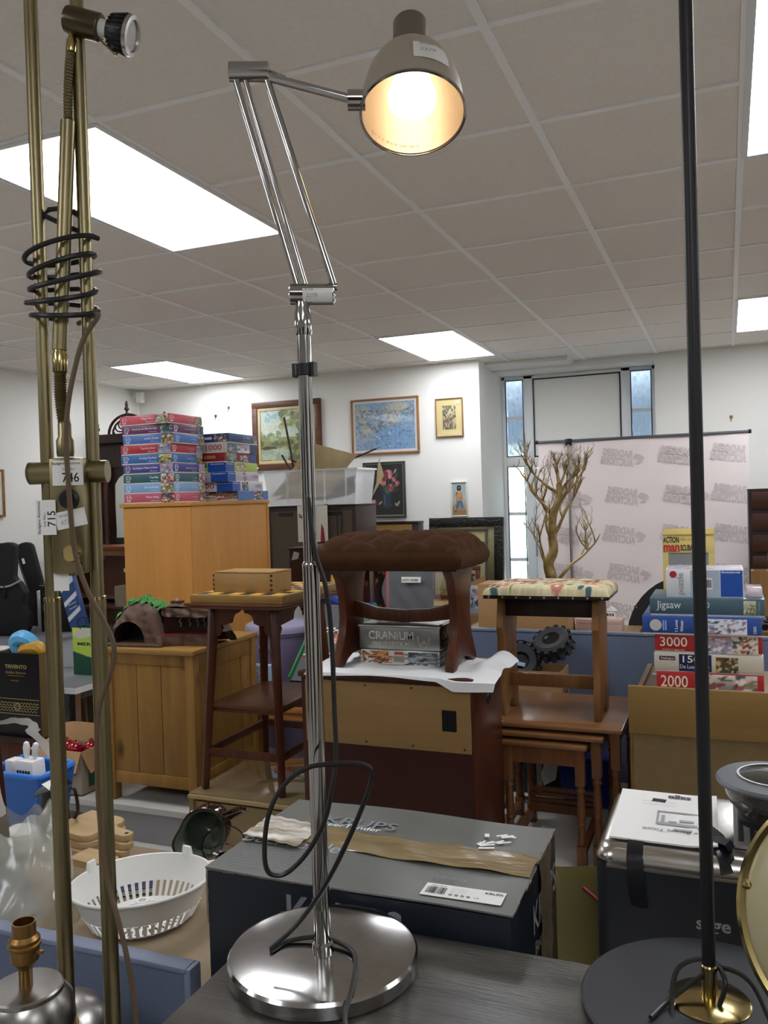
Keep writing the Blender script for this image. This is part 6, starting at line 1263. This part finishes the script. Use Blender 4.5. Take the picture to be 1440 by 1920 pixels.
# tower and blue deck
t = thing('toy_garage', 'red and blue toy garage tower behind the dressing stool', 'toy', (-1.89, 4.50, 0)); M_tb = mat('toy_blue', '2448a0', .4); M_tr = mat('toy_red_plastic', 'a3262c', .4)
bx('plinth_box', M_blackm, t, -.2,-.12,0,.2,.12,.86, .004); bx('back', M_tr, t, -.10,.05,.86,.09,.06,1.10); bx('side', M_tr, t, -.10,-.05,.86,-.09,.05,1.10); bx('side', M_tr, t, .08,-.05,.86,.09,.05,1.10); bx('roof', M_tb, t, -.115,-.065,1.10,.105,.07,1.125, .006); canvas('roof_print', Im(24, 16, '2448a0').ell(.5,.5,.4,.36,'a83038').line((.2,.4),(.8,.6),.06,'d8dce4').line((.25,.65),(.7,.35),.04,'d8dce4'), (-.10,-.055,1.125), (.19,0,0), (0,.11,0), t, .4)
MB().tube([(.0,-.055,.86),(.0,-.055,1.10)], .016, 10).build('column', M_steel, t); canvas('grid_print', Im(24, 30, '3a2420').blobs(30, ['a86a2c','d09a3a','2a1614'], .06, 3), (-.09,.045,.87), (.17,0,0), (0,0,.22), t, .5)
MB().tube(smoothpath([(-.30,-.02,.95),(-.22,-.06,.91),(-.10,-.09,.885),(.04,-.10,.89)]), .024, 10).build('blue_ramp', M_tb, t); MB().lathe([(0,0),(.022,.0),(.025,.05),(.02,.09),(0,.095)], 14, O=(-.25,-.03,.97)).build('yellow_post', mat('toy_yellow', 'd0a92c', .45), t)
bx('arm', M_tb, t, -.31,-.05,.86,-.19,.03,.92, .01)
t = thing('folder', 'black folder in a clear plastic sleeve behind the dressing stool', 'folder', (-1.585, 4.24, 0)); bx('stack', M_blackm, t, -.10,-.03,0,.15,.09,.84, .003); MB().hexa([(-.12,-.02,.84),(.13,-.02,.84),(.13,.0,.84),(-.12,.0,.84)], [(-.13,.03,1.14),(.12,.03,1.14),(.12,.045,1.14),(-.13,.045,1.14)]).build('folder_board', M_blackm, t, bevel=.002)
MB().grid(lambda u, v: V3(-.15+.33*u+.01*math.sin(v*9), -.03+.05*v+.008*math.sin(u*19+v*11), .85+.31*v), 24, 20).build('plastic_sleeve', mat('clear_sleeve', 'dfe3e6', .12, alpha=.14, bump=.6, bscale=20), t); s_ = sticker(t, (-.04,-.012,1.045), X, (0,.17,1), .11, .03, eps=.012); text(s_, 'LOT 2588', (-.035,-.012,1.053), X, (0,.17,1), .012, M_ink, .09, eps=.014)
# tins and cases under the plant stand shelf
t = thing('book_stack', 'stack of dark cases on the orange bench behind the stand legs', 'books', (-1.52, 3.68, .49)) if False else None
for i, (lab, c, w, d, h, dx) in enumerate((('dark plum case at the bottom of the pile on the orange bench', '4a2f3a', .16, .05, .03, 0), ('brown patterned case in the pile on the orange bench', '5c4030', .15, .05, .025, .005), ('grey metal tin on top of the pile on the orange bench', '7d7c78', .14, .045, .025, .012))):
    t = thing('flat_case', lab, 'case', (-1.95+dx+.02, 3.678, .49+(0,.0305,.056)[i]), group='pile of flat cases'); bx('lid', cm(c), t, -w/2,-d/2,h*.45,w/2,d/2,h, .003); bx('base', cm(c), t, -w/2+.002,-d/2+.002,0,w/2-.002,d/2-.002,h*.45, .002)
# ================================================================== LEFT SIDE
t = thing('grey_table', 'grey topped table with white edge under the green gift bag', 'table', (-4.0, 4.3, .16)); M_gt = mat('grey_top', '6f7174', .6, var=.05, vscale=20)
bx('table_top', M_gt, t, -.85,-.82,.365,.81,-.38,.39, .002); bx('white_edge', M_white, t, .81,-.82,.362,.815,-.38,.391); bx('white_edge', M_white, t, -.85,-.825,.362,.815,-.82,.391)
for x in (-.8,.76):
    for y in (-.77,-.43): bx('leg', M_steel, t, x-.02,y-.02,0,x+.02,y+.02,.365)
t = thing('grey_table', 'grey topped table under the guitar cases at far left', 'table', (-4.0, 4.3, .16)); bx('table_top', M_gt, t, -1.25,-.36,.365,.6,.98,.39, .002); bx('white_edge', M_white, t, .6,-.36,.362,.605,.98,.391)
for x in (-1.2,.55):
    for y in (-.3,.93): bx('leg', M_steel, t, x-.02,y-.02,0,x+.02,y+.02,.365)
def giftbag(name, label, loc, w, d, h, m, m2, rz=0.):
    t = thing(name, label, 'gift bag', loc, rz); th = .0025
    bx('front', m, t, 0,0,0,w,th,h); bx('back', m, t, 0,d-th,0,w,d,h); bx('base', m, t, 0,th,0,w,d-th,th)
    for x in (0, w-th):
        MB().add([(x,th,0),(x,d/2,0),(x,d-th,0),(x,th,h),(x+(.02 if x == 0 else -.012),d/2,h),(x,d-th,h)], [(0,1,4,3),(1,2,5,4)]).build('gusset', m2, t, thick=.001)
    return t
t = thing('wood_crate', 'dark wooden crate under the black wine bag', 'crate', (-3.36, 3.32, .16)); bx('body', M_darkred, t, -.2,-.10,0,.2,.10,.165, .004); bx('lid', M_dark, t, -.205,-.105,.165,.205,.105,.178, .003)
M_trv = mat('black_bag_card', '0d0d0e', .3); M_kraft = mat('olive_kraft', '6e5c38', .6)
t = giftbag('gift_bag', 'black wine gift bag with gold band and lettering', (-3.525, 3.27, .3385), .30, .11, .43, M_trv, M_kraft)
M_gld = mat('gold_foil', 'b09a62', .4, .2)
text(t, 'TRIVENTO', (.075,0,.352), X, Z, .018, M_gld, .145, bold=.02); text(t, 'Golden Reserve', (.078,0,.325), X, Z, .012, M_gld, .135, shear=.4); bx('gold_line', M_gld, t, .09,-.0006,.313,.20,0,.3145); text(t, 'MALBEC', (.115,0,.286), X, Z, .007, M_gld, .05)
b = MB(); R_ = random.Random(8)
for k in range(26):
    cx, cz_, s_ = .012+.277*(k+.5)/26, .155+.0*R_.random(), 1 if k % 2 else -1
    P = [V3(cx+.014*math.cos(a)*(.3+a*.12), -.0009, cz_+s_*.016+.014*s_*math.sin(a)*(.3+a*.12)) for a in [q*.5 for q in range(12)]]; b.tube(P, .0011, 4)
for zz in (.118,.194): b.box(.004,-.0012,zz,.296,-.0004,zz+.0025)
b.lathe([(.016,0),(.0195,0),(.0195,.0008),(.016,.0008)], 20, O=(.15,-.0012,.156), A=(0,-1,0), close=True); b.build('gold_band', M_gld, t)
for pts, m_, nm in ((((.12,.05,.40),(.10,.05,.47),(.14,.05,.50),(.20,.05,.49),(.24,.06,.45)), mat('blue_polybag', '5fa9d6', .35, bump=.4, bscale=25), 'blue_bag_contents'), (((.14,.045,.42),(.18,.045,.445),(.25,.05,.45),(.28,.05,.42)), mat('mustard_polybag', 'b98c2e', .4, bump=.4, bscale=25), 'yellow_bag_contents')):
    MB().tube(smoothpath(pts, 5), [.02+.02*math.sin(PI*i/(5*(len(pts)-1))) for i in range(5*(len(pts)-1)+1)], 9).build(nm, m_, t)
t = giftbag('gift_bag', 'green and lime wine gift bag on the grey table', (-3.47, 3.78, .551), .22, .09, .27, mat('dark_green_bag', '1f4a36', .45), mat('dark_green_bag', '', 0)); im = Im(44, 40, 'a9c24a'); im.poly([(0,1),(0,.72),(.25,.62),(.6,.72),(1,.6),(1,1)], 'c2bfae').poly([(0,1),(.2,1),(.0,.7)], 'c9d84a').poly([(0,0),(1,0),(1,.06),(.75,.0),(.5,.03),(0,.2)], '1f4a36')
canvas('label_print', im, (.0,0,.10), (.22,0,0), (0,0,.168), t, .45); text(t, 'MERLO', (.035,0,.168), X, Z, .017, M_ink, .16, bold=.03)
MB().tube(smoothpath([(.06,.0,.26),(.05,-.01,.31),(.10,-.012,.33),(.15,-.01,.31),(.155,0,.26)]), .0028, 6).build('handle', M_cable, t)
# cardboard box with baubles
t = thing('cardboard_box', 'open cardboard box with flaps and red baubles on the platform', 'box', (-3.075, 3.075, .161)); w, d, h = .275, .155, .205; M_gc = mat('greyish_card', '9a8c7c', .8, var=.08, vscale=10)
b = MB().box(0,0,0,w,.004,h).box(0,d-.004,0,w,d,h).box(0,.004,0,.004,d-.004,h).box(w-.004,.004,0,w,d-.004,h).box(0,0,0,w,d,.004); b.build('walls', M_gc, t)
def flapq(P, nm='flap'): 
    P = [Vector(p) for p in P]; MB().grid(lambda u, v: P[0].lerp(P[1], u).lerp(P[3].lerp(P[2], u), v)+V3(0,0,.004*math.sin(u*7)*v), 8, 4).build(nm, M_card, t, thick=.003)
flapq([(0,0,h),(w,0,h),(w+.0,-.04,h-.09),(.01,-.05,h-.085)]); flapq([(0,d,h),(w,d,h),(w+.03,d+.02,h+.10),(.02,d+.03,h+.075)]); flapq([(w,0,h),(w,d,h),(w+.045,d,h-.08),(w+.04,.02,h-.10)]); flapq([(0,0,h),(0,d,h),(-.06,d,h+.0),(-.055,0,h-.02)])
sticker(t, (w,.045,.03), Y_, Z, .05, .10, mat('green_print', '1f5a3a', .6), 'green_panel'); bx('infill', M_cardd, t, .01,.01,.13,w-.01,d-.01,.152); bx('torn_print', M_ink, t, .06,-.0008,.095,.24,0,.105)
M_rb = mat('red_bauble', '960f1e', .06, 0.25, coat=.5)
for i, (x, y, lab) in enumerate(((.175,.075,'red glass bauble nearest the box corner'), (.235,.115,'red glass bauble further right in the flap box'), (.10,.10,'red glass bauble hidden deeper in the flap box'))):
    q = thing('bauble', lab, 'bauble', (-3.075+x, 3.075+y, .161+.152), group='red baubles in the cardboard box'); MB().lathe([(.03*math.sin(a), .03-.03*math.cos(a)) for a in np.linspace(0.02, PI-.02, 16)], 24, O=(0,0,.0)).build('ball', M_rb, q); MB().lathe([(.007,.058),(.007,.068),(0,.069)], 12).build('cap', M_brasslt, q)
    q.scale = (1.25, 1.25, 1.25)
# records / frames under the grey table edge
for i, (lab, c) in enumerate((('brown framed print leaning under the grey table, leftmost', '5c4a30'), ('dark framed print leaning under the grey table, middle', '2c2a26'), ('tan framed print leaning under the grey table, rightmost', '7a6440'))):
    q = thing('framed_print', lab, 'picture', (-3.24-.0*i, 3.52+.13*i, .165), group='prints under the grey table', rot=(0,-.08,0)); bx('frame', cm(c), q, -.012,0,0,.0,.115,.30, .003); bx('glass', mat('dark_glass', '22261f', .1), q, .0,.015,.02,.001,.10,.28)
# blue tub with white bunny toy
t = thing('storage_crate', 'brown crate under the blue tub at the left edge', 'crate', (-2.42, 2.40, 0)); bx('body', M_darkred, t, -.16,-.10,0,.14,.12,.33, .004); bx('lid', M_dark, t, -.165,-.105,.33,.145,.125,.342, .003)
t = thing('plastic_tub', 'bright blue plastic tub at the left edge', 'tub', (-2.425, 2.41, .3425)); M_bt2 = mat('bright_blue_plastic', '2f6fc4', .3, trans=.1, alpha=.92)
b = MB(); b.hexa([(-.115,-.075,0),(.09,-.075,0),(.09,.075,0),(-.115,.075,0)], [(-.14,-.095,.19),(.115,-.095,.19),(.115,.095,.19),(-.14,.095,.19)]); b.f.pop(1); b.build('body', M_bt2, t, bevel=.0, thick=.003)
rim = [(-.14,-.095,.192),(.10,-.095,.192),(.118,-.08,.192),(.118,.08,.192),(.10,.095,.192),(-.14,.095,.192),(-.14,-.095,.192)]; MB().tube(rim, .011, 10).build('rim', mat('bright_blue_rim', '3a7ad2', .35), t)
t = thing('bunny_toy', 'white plastic bunny eared toy sitting in the blue tub', 'toy', (-2.425, 2.40, .347)); MB().hexa([(-.05,-.04,.0),(.05,-.04,.0),(.05,.04,.0),(-.05,.04,.0)], [(-.042,-.032,.225),(.042,-.032,.225),(.042,.032,.225),(-.042,.032,.225)]).build('body', M_whitepl, t, bevel=.008)
for x, l in ((-.016,0), (.022,.12)): MB().lathe([(.006,0),(.011,.02),(.013,.045),(.009,.062),(0,.068)], 14, O=(x,0,.222), A=(l,0,1)).build('ear', M_whitepl, t)
for k in range(5): bx('printed_dot', M_ink, t, -.03+.013*k,-.0365,.175,-.022+.013*k,-.0345,.19)
bx('side_box', M_whitepl, t, -.095,-.03,.16,-.055,.02,.22, .004)
# guitar cases against left wall
M_gig = mat('gig_bag_nylon', '121315', .75, bump=.2, bscale=200)
def gig(label, loc, h, w, d, rot, neck=.45):
    t = thing('guitar_case', label, 'guitar case', loc, group='black instrument cases by the left wall', rot=rot)
    pts = [(-w*.42,0),(-w*.5,.06),(-w*.5,h*.22),(-w*.36,h*.33),(-w*.42,h*.46),(-w*.30,h*.56),(-w*.17,h*.62),(-w*.2,h*.97),(-w*.1,h)]
    MB().prism(pts+[(-x, z) for x, z in reversed(pts)], (0, d/2, 0), X, Z, d).build('body', M_gig, t, bevel=.025, segs=3)
    MB().tube(smoothpath([(0,-d/2-.002,h*.42),(0,-d/2-.03,h*.45),(0,-d/2-.03,h*.52),(0,-d/2-.002,h*.55)]), .008, 8).build('handle', M_gig, t); MB().tube([(x, -d/2, z) for x, z in pts], .004, 6).build('zip_piping', M_blackm, t); return t
t = gig('soft black guitar case leaning diagonally on the left wall', (-5.10, 5.42, .16), 1.10, .36, .10, (-.06,-.25,.6)); sticker(t, (-.04,-.052,.93), X, Z, .02, .045, name='paper_tag', eps=.003)
t = gig('broad black guitar case standing at the left photo edge', (-5.08, 4.86, .551), .70, .34, .12, (0,.03,.5)); MB().tube(smoothpath([(-.17,-.08,.40),(0,-.085,.37),(.12,-.08,.42)]), .008, 6).build('cord_strap', mat('grey_cord', '9a968c', .6), t)
t = thing('instrument_case', 'black rectangular hard case with silver latch by the left wall', 'case', (-4.80, 5.10, .551), rz=.25); bx('shell', mat('black_case', '0f0f11', .5), t, -.13,-.05,0,.13,.05,.37, .008); bx('lid_seam', M_steel, t, -.131,-.051,.355,.131,.051,.36); bx('latch', M_steel, t, -.105,-.058,.16,-.06,-.05,.21, .003); sticker(t, (-.02,-.05,.325), X, Z, .03, .022, name='paper_tag')
t = thing('white_carton', 'white carton wedged between the black instrument cases', 'carton', (-5.02, 5.18, .551), rz=.4); bx('body', M_label, t, -.05,-.03,0,.05,.03,.30, .002); bx('lid', M_label, t, -.051,-.031,.27,.051,.031,.302, .002)
# stack of white goods at left edge
for i, lab in enumerate(('lowest white box of the pile at the far left edge', 'middle white box of the pile at the far left edge', 'top white box of the pile at the far left edge')):
    t = thing('white_box', lab, 'box', (-3.93+.01*i, 3.62, .551+.055*i), rz=.05*i, group='pile of white boxes at left edge'); bx('lid', cm(('cfd0cf','b8babc','dcdcda')[i]), t, -.1,-.08,.02,.1,.08,.052, .002); bx('tray', cm('a8a8a6'), t, -.098,-.078,0,.098,.078,.02)
# blue white banner box
t = thing('poster_tube_box', 'tall blue box with diagonal white stripes leaning beside the cases', 'box', (-4.42, 4.92, .551), rot=(0,-.25,.2)); bx('body', cm('27487a'), t, -.06,-.03,0,.06,.03,.46, .003); im = Im(30, 70, '27487a')
for y in (.28,.52,.76): im.poly([(0,y),(1,y+.14),(1,y+.21),(0,y+.07)], 'd8dce2')
im.rect(0,.92,1,1,'c9d4e2'); canvas('stripe_print', im, (-.06,-.03,0), (.12,0,0), (0,0,.46), t, .4); 
for i, s in enumerate(('Van Stop', 'Wonderful', 'Wonderful')): text(t, s, (-.03,-.0312,.27-.03*i), (1,0,.2), (-.2,0,1), .012, M_white_ink, .07)
# display cabinets at the back left
M_rw = wood('red_walnut', '5c301c', '7e482a', 'z', .35, 8, .2)
t = thing('display_cabinet', 'glazed red walnut display cabinet behind the brass lamp', 'cabinet', (-5.2, 5.62, .16)); W_, H_ = .72, 1.01
bx('top', M_rw, t, -.01,-.02,H_-.03,W_+.01,.32,H_, .004); bx('back', M_rw, t, 0,.29,.05,W_,.3,H_-.03); bx('base', M_rw, t, 0,0,0,W_,.3,.06); bx('shelf', M_rw, t, .02,.02,.58,W_-.02,.29,.60)
for x in (0, W_/2-.02, W_-.03): bx('stile', M_rw, t, x,0,.06,x+.03,.02,H_-.03, .002)
bx('side', M_rw, t, 0,.02,.06,.015,.29,H_-.03); bx('side', M_rw, t, W_-.015,.02,.06,W_,.29,H_-.03)
for x0, x1 in ((.03, W_/2-.02), (W_/2+.01, W_-.03)):
    bx('door_glass', M_glass, t, x0,.006,.1,x1,.01,H_-.06); MB().prism([(x0,H_-.03),(x1,H_-.03),(x1,H_-.13),(x1-.03,H_-.10),(x1-.04,H_-.075),(x0+.04,H_-.075),(x0+.03,H_-.10),(x0,H_-.13)], (0,.018,0), X, Z, .016).build('door_arch', wood('walnut_light', '7a4a28', '935f36', 'x', .4, 6), t)
sticker(t, (W_-.12,0.0,.80), X, Z, .04, .03, name='paper_tag', eps=.001)
t = thing('hall_table', 'dark mahogany side table in front of the display cabinet', 'table', (-4.52, 5.43, .16)); bx('table_top', M_darkred, t, -.30,-.13,.535,.30,.13,.555, .003); bx('apron', M_darkred, t, -.28,-.11,.42,.28,-.09,.535)
for x in (-.27,.27):
    for y in (-.1,.1): bx('leg', M_darkred, t, x-.02,y-.02,0,x+.02,y+.02,.535)
t = thing('cardboard_box', 'small open grey carton on the dark side table', 'box', (-4.36, 5.42, .7155)); b = MB().box(-.1,-.09,0,.1,-.085,.16).box(-.1,.085,0,.1,.09,.16).box(-.1,-.085,0,-.095,.085,.16).box(.095,-.085,0,.1,.085,.16).box(-.095,-.085,0,.095,.085,.004); b.build('walls', mat('grey_card', '8a7c68', .8), t); flapq([(-.1,.09,.16),(.1,.09,.16),(.1,.12,.19),(-.1,.12,.19)])
# carved hall stand
t = thing('hall_stand', 'tall dark carved hall stand with mirror and arched crest', 'hall stand', (-5.06, 6.30, .16)); HW = .36; HH = 2.12
bx('back_panel', M_dark, t, -HW,.02,0,HW,.06,1.05, .003); bx('shelf', M_dark, t, -HW-.02,-.22,.88,HW+.02,.06,.92, .004); bx('cornice', M_dark, t, -HW-.03,-.06,1.92,HW+.03,.07,2.0, .006); bx('frieze', M_dark, t, -HW,.0,1.70,HW,.06,1.92, .003); bx('mirror_surround', M_dark, t, -HW,.03,.92,HW,.06,1.70)
MB().prism([(-.20,0),(.20,0),(.20,.50),(.14,.58),(.07,.62),(-.07,.62),(-.14,.58),(-.20,.50)], (0,.0295,1.02), X, Z, -.002).build('mirror', mat('mirror_glass', 'c9cdc8', .05, 1.), t)
for x in (-.31,-.25,.25,.31):
    MB().lathe([(.02,.92),(.024,.95),(.014,.98),(.02,1.1),(.016,1.35),(.022,1.6),(.014,1.66),(.024,1.70)], 14, O=(x,-.02,0)).build('column', M_darkred, t)
for x in (-.30,.30): MB().lathe([(.03,0),(.03,.05),(.02,.08),(.03,.2),(.022,.5),(.03,.8),(.02,.84),(.03,.88)], 14, O=(x,-.18,0)).build('front_column', M_darkred, t)
for x, h in ((-.34,.10),(0,.30),(.34,.10)):
    MB().lathe([(.014,0),(.014,.02),(.008,.03),(.022,.05),(.022,.06),(.012,.075),(.016,.095),(.006,.125),(0,.13)], 14, O=(x,0,2.0+(.17 if x == 0 else 0))).build('finial', M_dark, t)
b = MB()
for r_, th in ((.21,.013),(.165,.009)): b.tube([(r_*math.cos(a), 0, 2.0+r_*.82*math.sin(a)) for a in np.linspace(0, PI, 25)], th, 8)
for k in range(1, 8):
    a = PI*k/8; P = [V3((.03+.145*q)*math.cos(a+.5*math.sin(q*3)), 0, 2.0+(.03+.145*q)*.82*math.sin(a+.5*math.sin(q*3))) for q in np.linspace(0, 1, 9)]; b.tube(P, .007, 6)
b.build('crest_fretwork', M_dark, t)
for k in range(7): MB().lathe([(.012,0),(.016,.02),(.012,.04)], 10, O=(-.34,-.19,.52+.045*k)).build('twist_bead', M_dark, t) if k < 6 else None
# ================================================================== RIGHT EDGE
t = thing('drawer_chest', 'dark wooden chest of small drawers at the right edge', 'chest of drawers', (.13, 6.30, 0)); bx('carcass', M_dark, t, 0,.01,0,.9,.4,1.487, .003)
for r_ in range(9):
    for c_i in range(2):
        q = bx('drawer', wood('drawer_wood', '3c2418', '54352a', 'x', .4, 6), t, .02+.44*c_i,-.008,1.345-.145*r_,.44+.44*c_i,.01,1.465-.145*r_, .004); MB().lathe([(.006,0),(.010,.012),(0,.018)], 10, O=(.23+.44*c_i,-.008,1.405-.145*r_), A=(0,-1,0)).build('knob', M_dark, q)
table('display_table', 'table under the toys at the right photo edge', .06, 4.72, 1.2, 5.5, .76, M_tan, M_dark)
t = thing('wooden_crate', 'tall pale wooden box at the right edge near the drawers', 'box', (.11, 5.0, .76)); M_pw = wood('pale_pine', '8a6238', 'a57c4c', 'z', .5, 6); b = MB().box(0,0,0,.09,.012,.285).box(0,.1,0,.09,.112,.285).box(0,.012,0,.012,.1,.285).box(.078,.012,0,.09,.1,.285); b.build('body', M_pw, t); bx('base', M_pw, t, .012,.012,0,.078,.1,.012); bx('divider', M_pw, t, .012,.05,.012,.078,.06,.27)
t = thing('toy_car', 'small dark red toy car on the table at right edge', 'toy car', (.20, 4.82, .76), rz=.3); MB().hexa([(-.08,-.035,.012),(.08,-.035,.012),(.08,.035,.012),(-.08,.035,.012)], [(-.078,-.033,.04),(.075,-.033,.038),(.075,.033,.038),(-.078,.033,.04)]).build('body', mat('car_maroon', '4a1c24', .2, coat=.6), t, bevel=.006); MB().hexa([(-.055,-.03,.04),(.03,-.03,.04),(.03,.03,.04),(-.055,.03,.04)], [(-.04,-.024,.064),(.01,-.024,.064),(.01,.024,.064),(-.04,.024,.064)]).build('cabin', M_glass if False else mat('car_glass', '30343a', .1), t, bevel=.004)
for x in (-.05,.05):
    for y in (-.036,.036): MB().lathe([(0,-.006),(.016,-.006),(.016,.006),(0,.006)], 14, O=(x,y,.016), A=(0,1,0)).build('wheel', M_black, t)
t = thing('sculpture', 'dark brown carved figure at the right edge before the drawers', 'sculpture', (.27, 5.20, .76)); MB().lathe([(0,0),(.06,0),(.065,.05),(.05,.12),(.045,.2),(.06,.28),(.075,.34),(.06,.40),(.03,.435),(0,.44)], 24).build('body', mat('brown_carving', '3a2a1e', .5, bump=.8, bscale=30), t); MB().lathe([(0,0),(.075,0),(.075,.02),(0,.02)], 20).build('plinth', M_dark, t)
t = thing('red_case', 'small red case standing at the right edge behind the puzzles', 'case', (.35, 4.25, 0)); bx('stand', M_tan, t, -.1,-.1,0,.2,.1,.70); bx('case', cm('a32a32'), t, -.07,-.08,.70,.12,.08,.88, .01); bx('clasp', M_steel, t, -.01,-.084,.78,.03,-.08,.80)

# ================================================================== BEHIND THE CAMERA (bookcases added out of view to give the chrome dark reflections)
def added_bookcase(lab, x, y, rz, w, h):
    t = thing('added_bookcase', lab, 'added_bookcase', (x, y, 0), rz); bx('back', M_dark, t, -w/2,.30,0,w/2,.32,h); bx('side', M_dark, t, -w/2,0,0,-w/2+.03,.30,h); bx('side', M_dark, t, w/2-.03,0,0,w/2,.30,h)
    for k in range(6): bx('shelf', M_dark, t, -w/2+.03,0,.06+k*(h-.1)/5,w/2-.03,.30,.09+k*(h-.1)/5)
    for k in range(2): bx('door', M_darkred, t, -w/2+.035+k*(w/2-.03),-.02,.1,-w/2+.025+(k+1)*(w/2-.03),0,h*.6)
added_bookcase('dark shelving added for chrome reflections behind the camera by the entrance wall', -2.2, -2.7, PI, 1.5, 2.1); added_bookcase('dark shelving added for chrome reflections behind the camera near the corner', 1.2, -2.6, PI, 1.6, 2.2); added_bookcase('dark shelving added for chrome reflections along the unseen right wall', 3.2, 1.2, -PI/2, 1.8, 2.1); added_bookcase('dark shelving added for chrome reflections further along the unseen right wall', 3.2, 4.2, -PI/2, 1.8, 2.0); added_bookcase('dark shelving added for chrome reflections along the left wall out of view', -5.0, .8, PI/2, 1.8, 2.0); added_bookcase('dark shelving added for chrome reflections on the left wall beside the camera', -5.0, -1.4, PI/2, 1.6, 2.1)
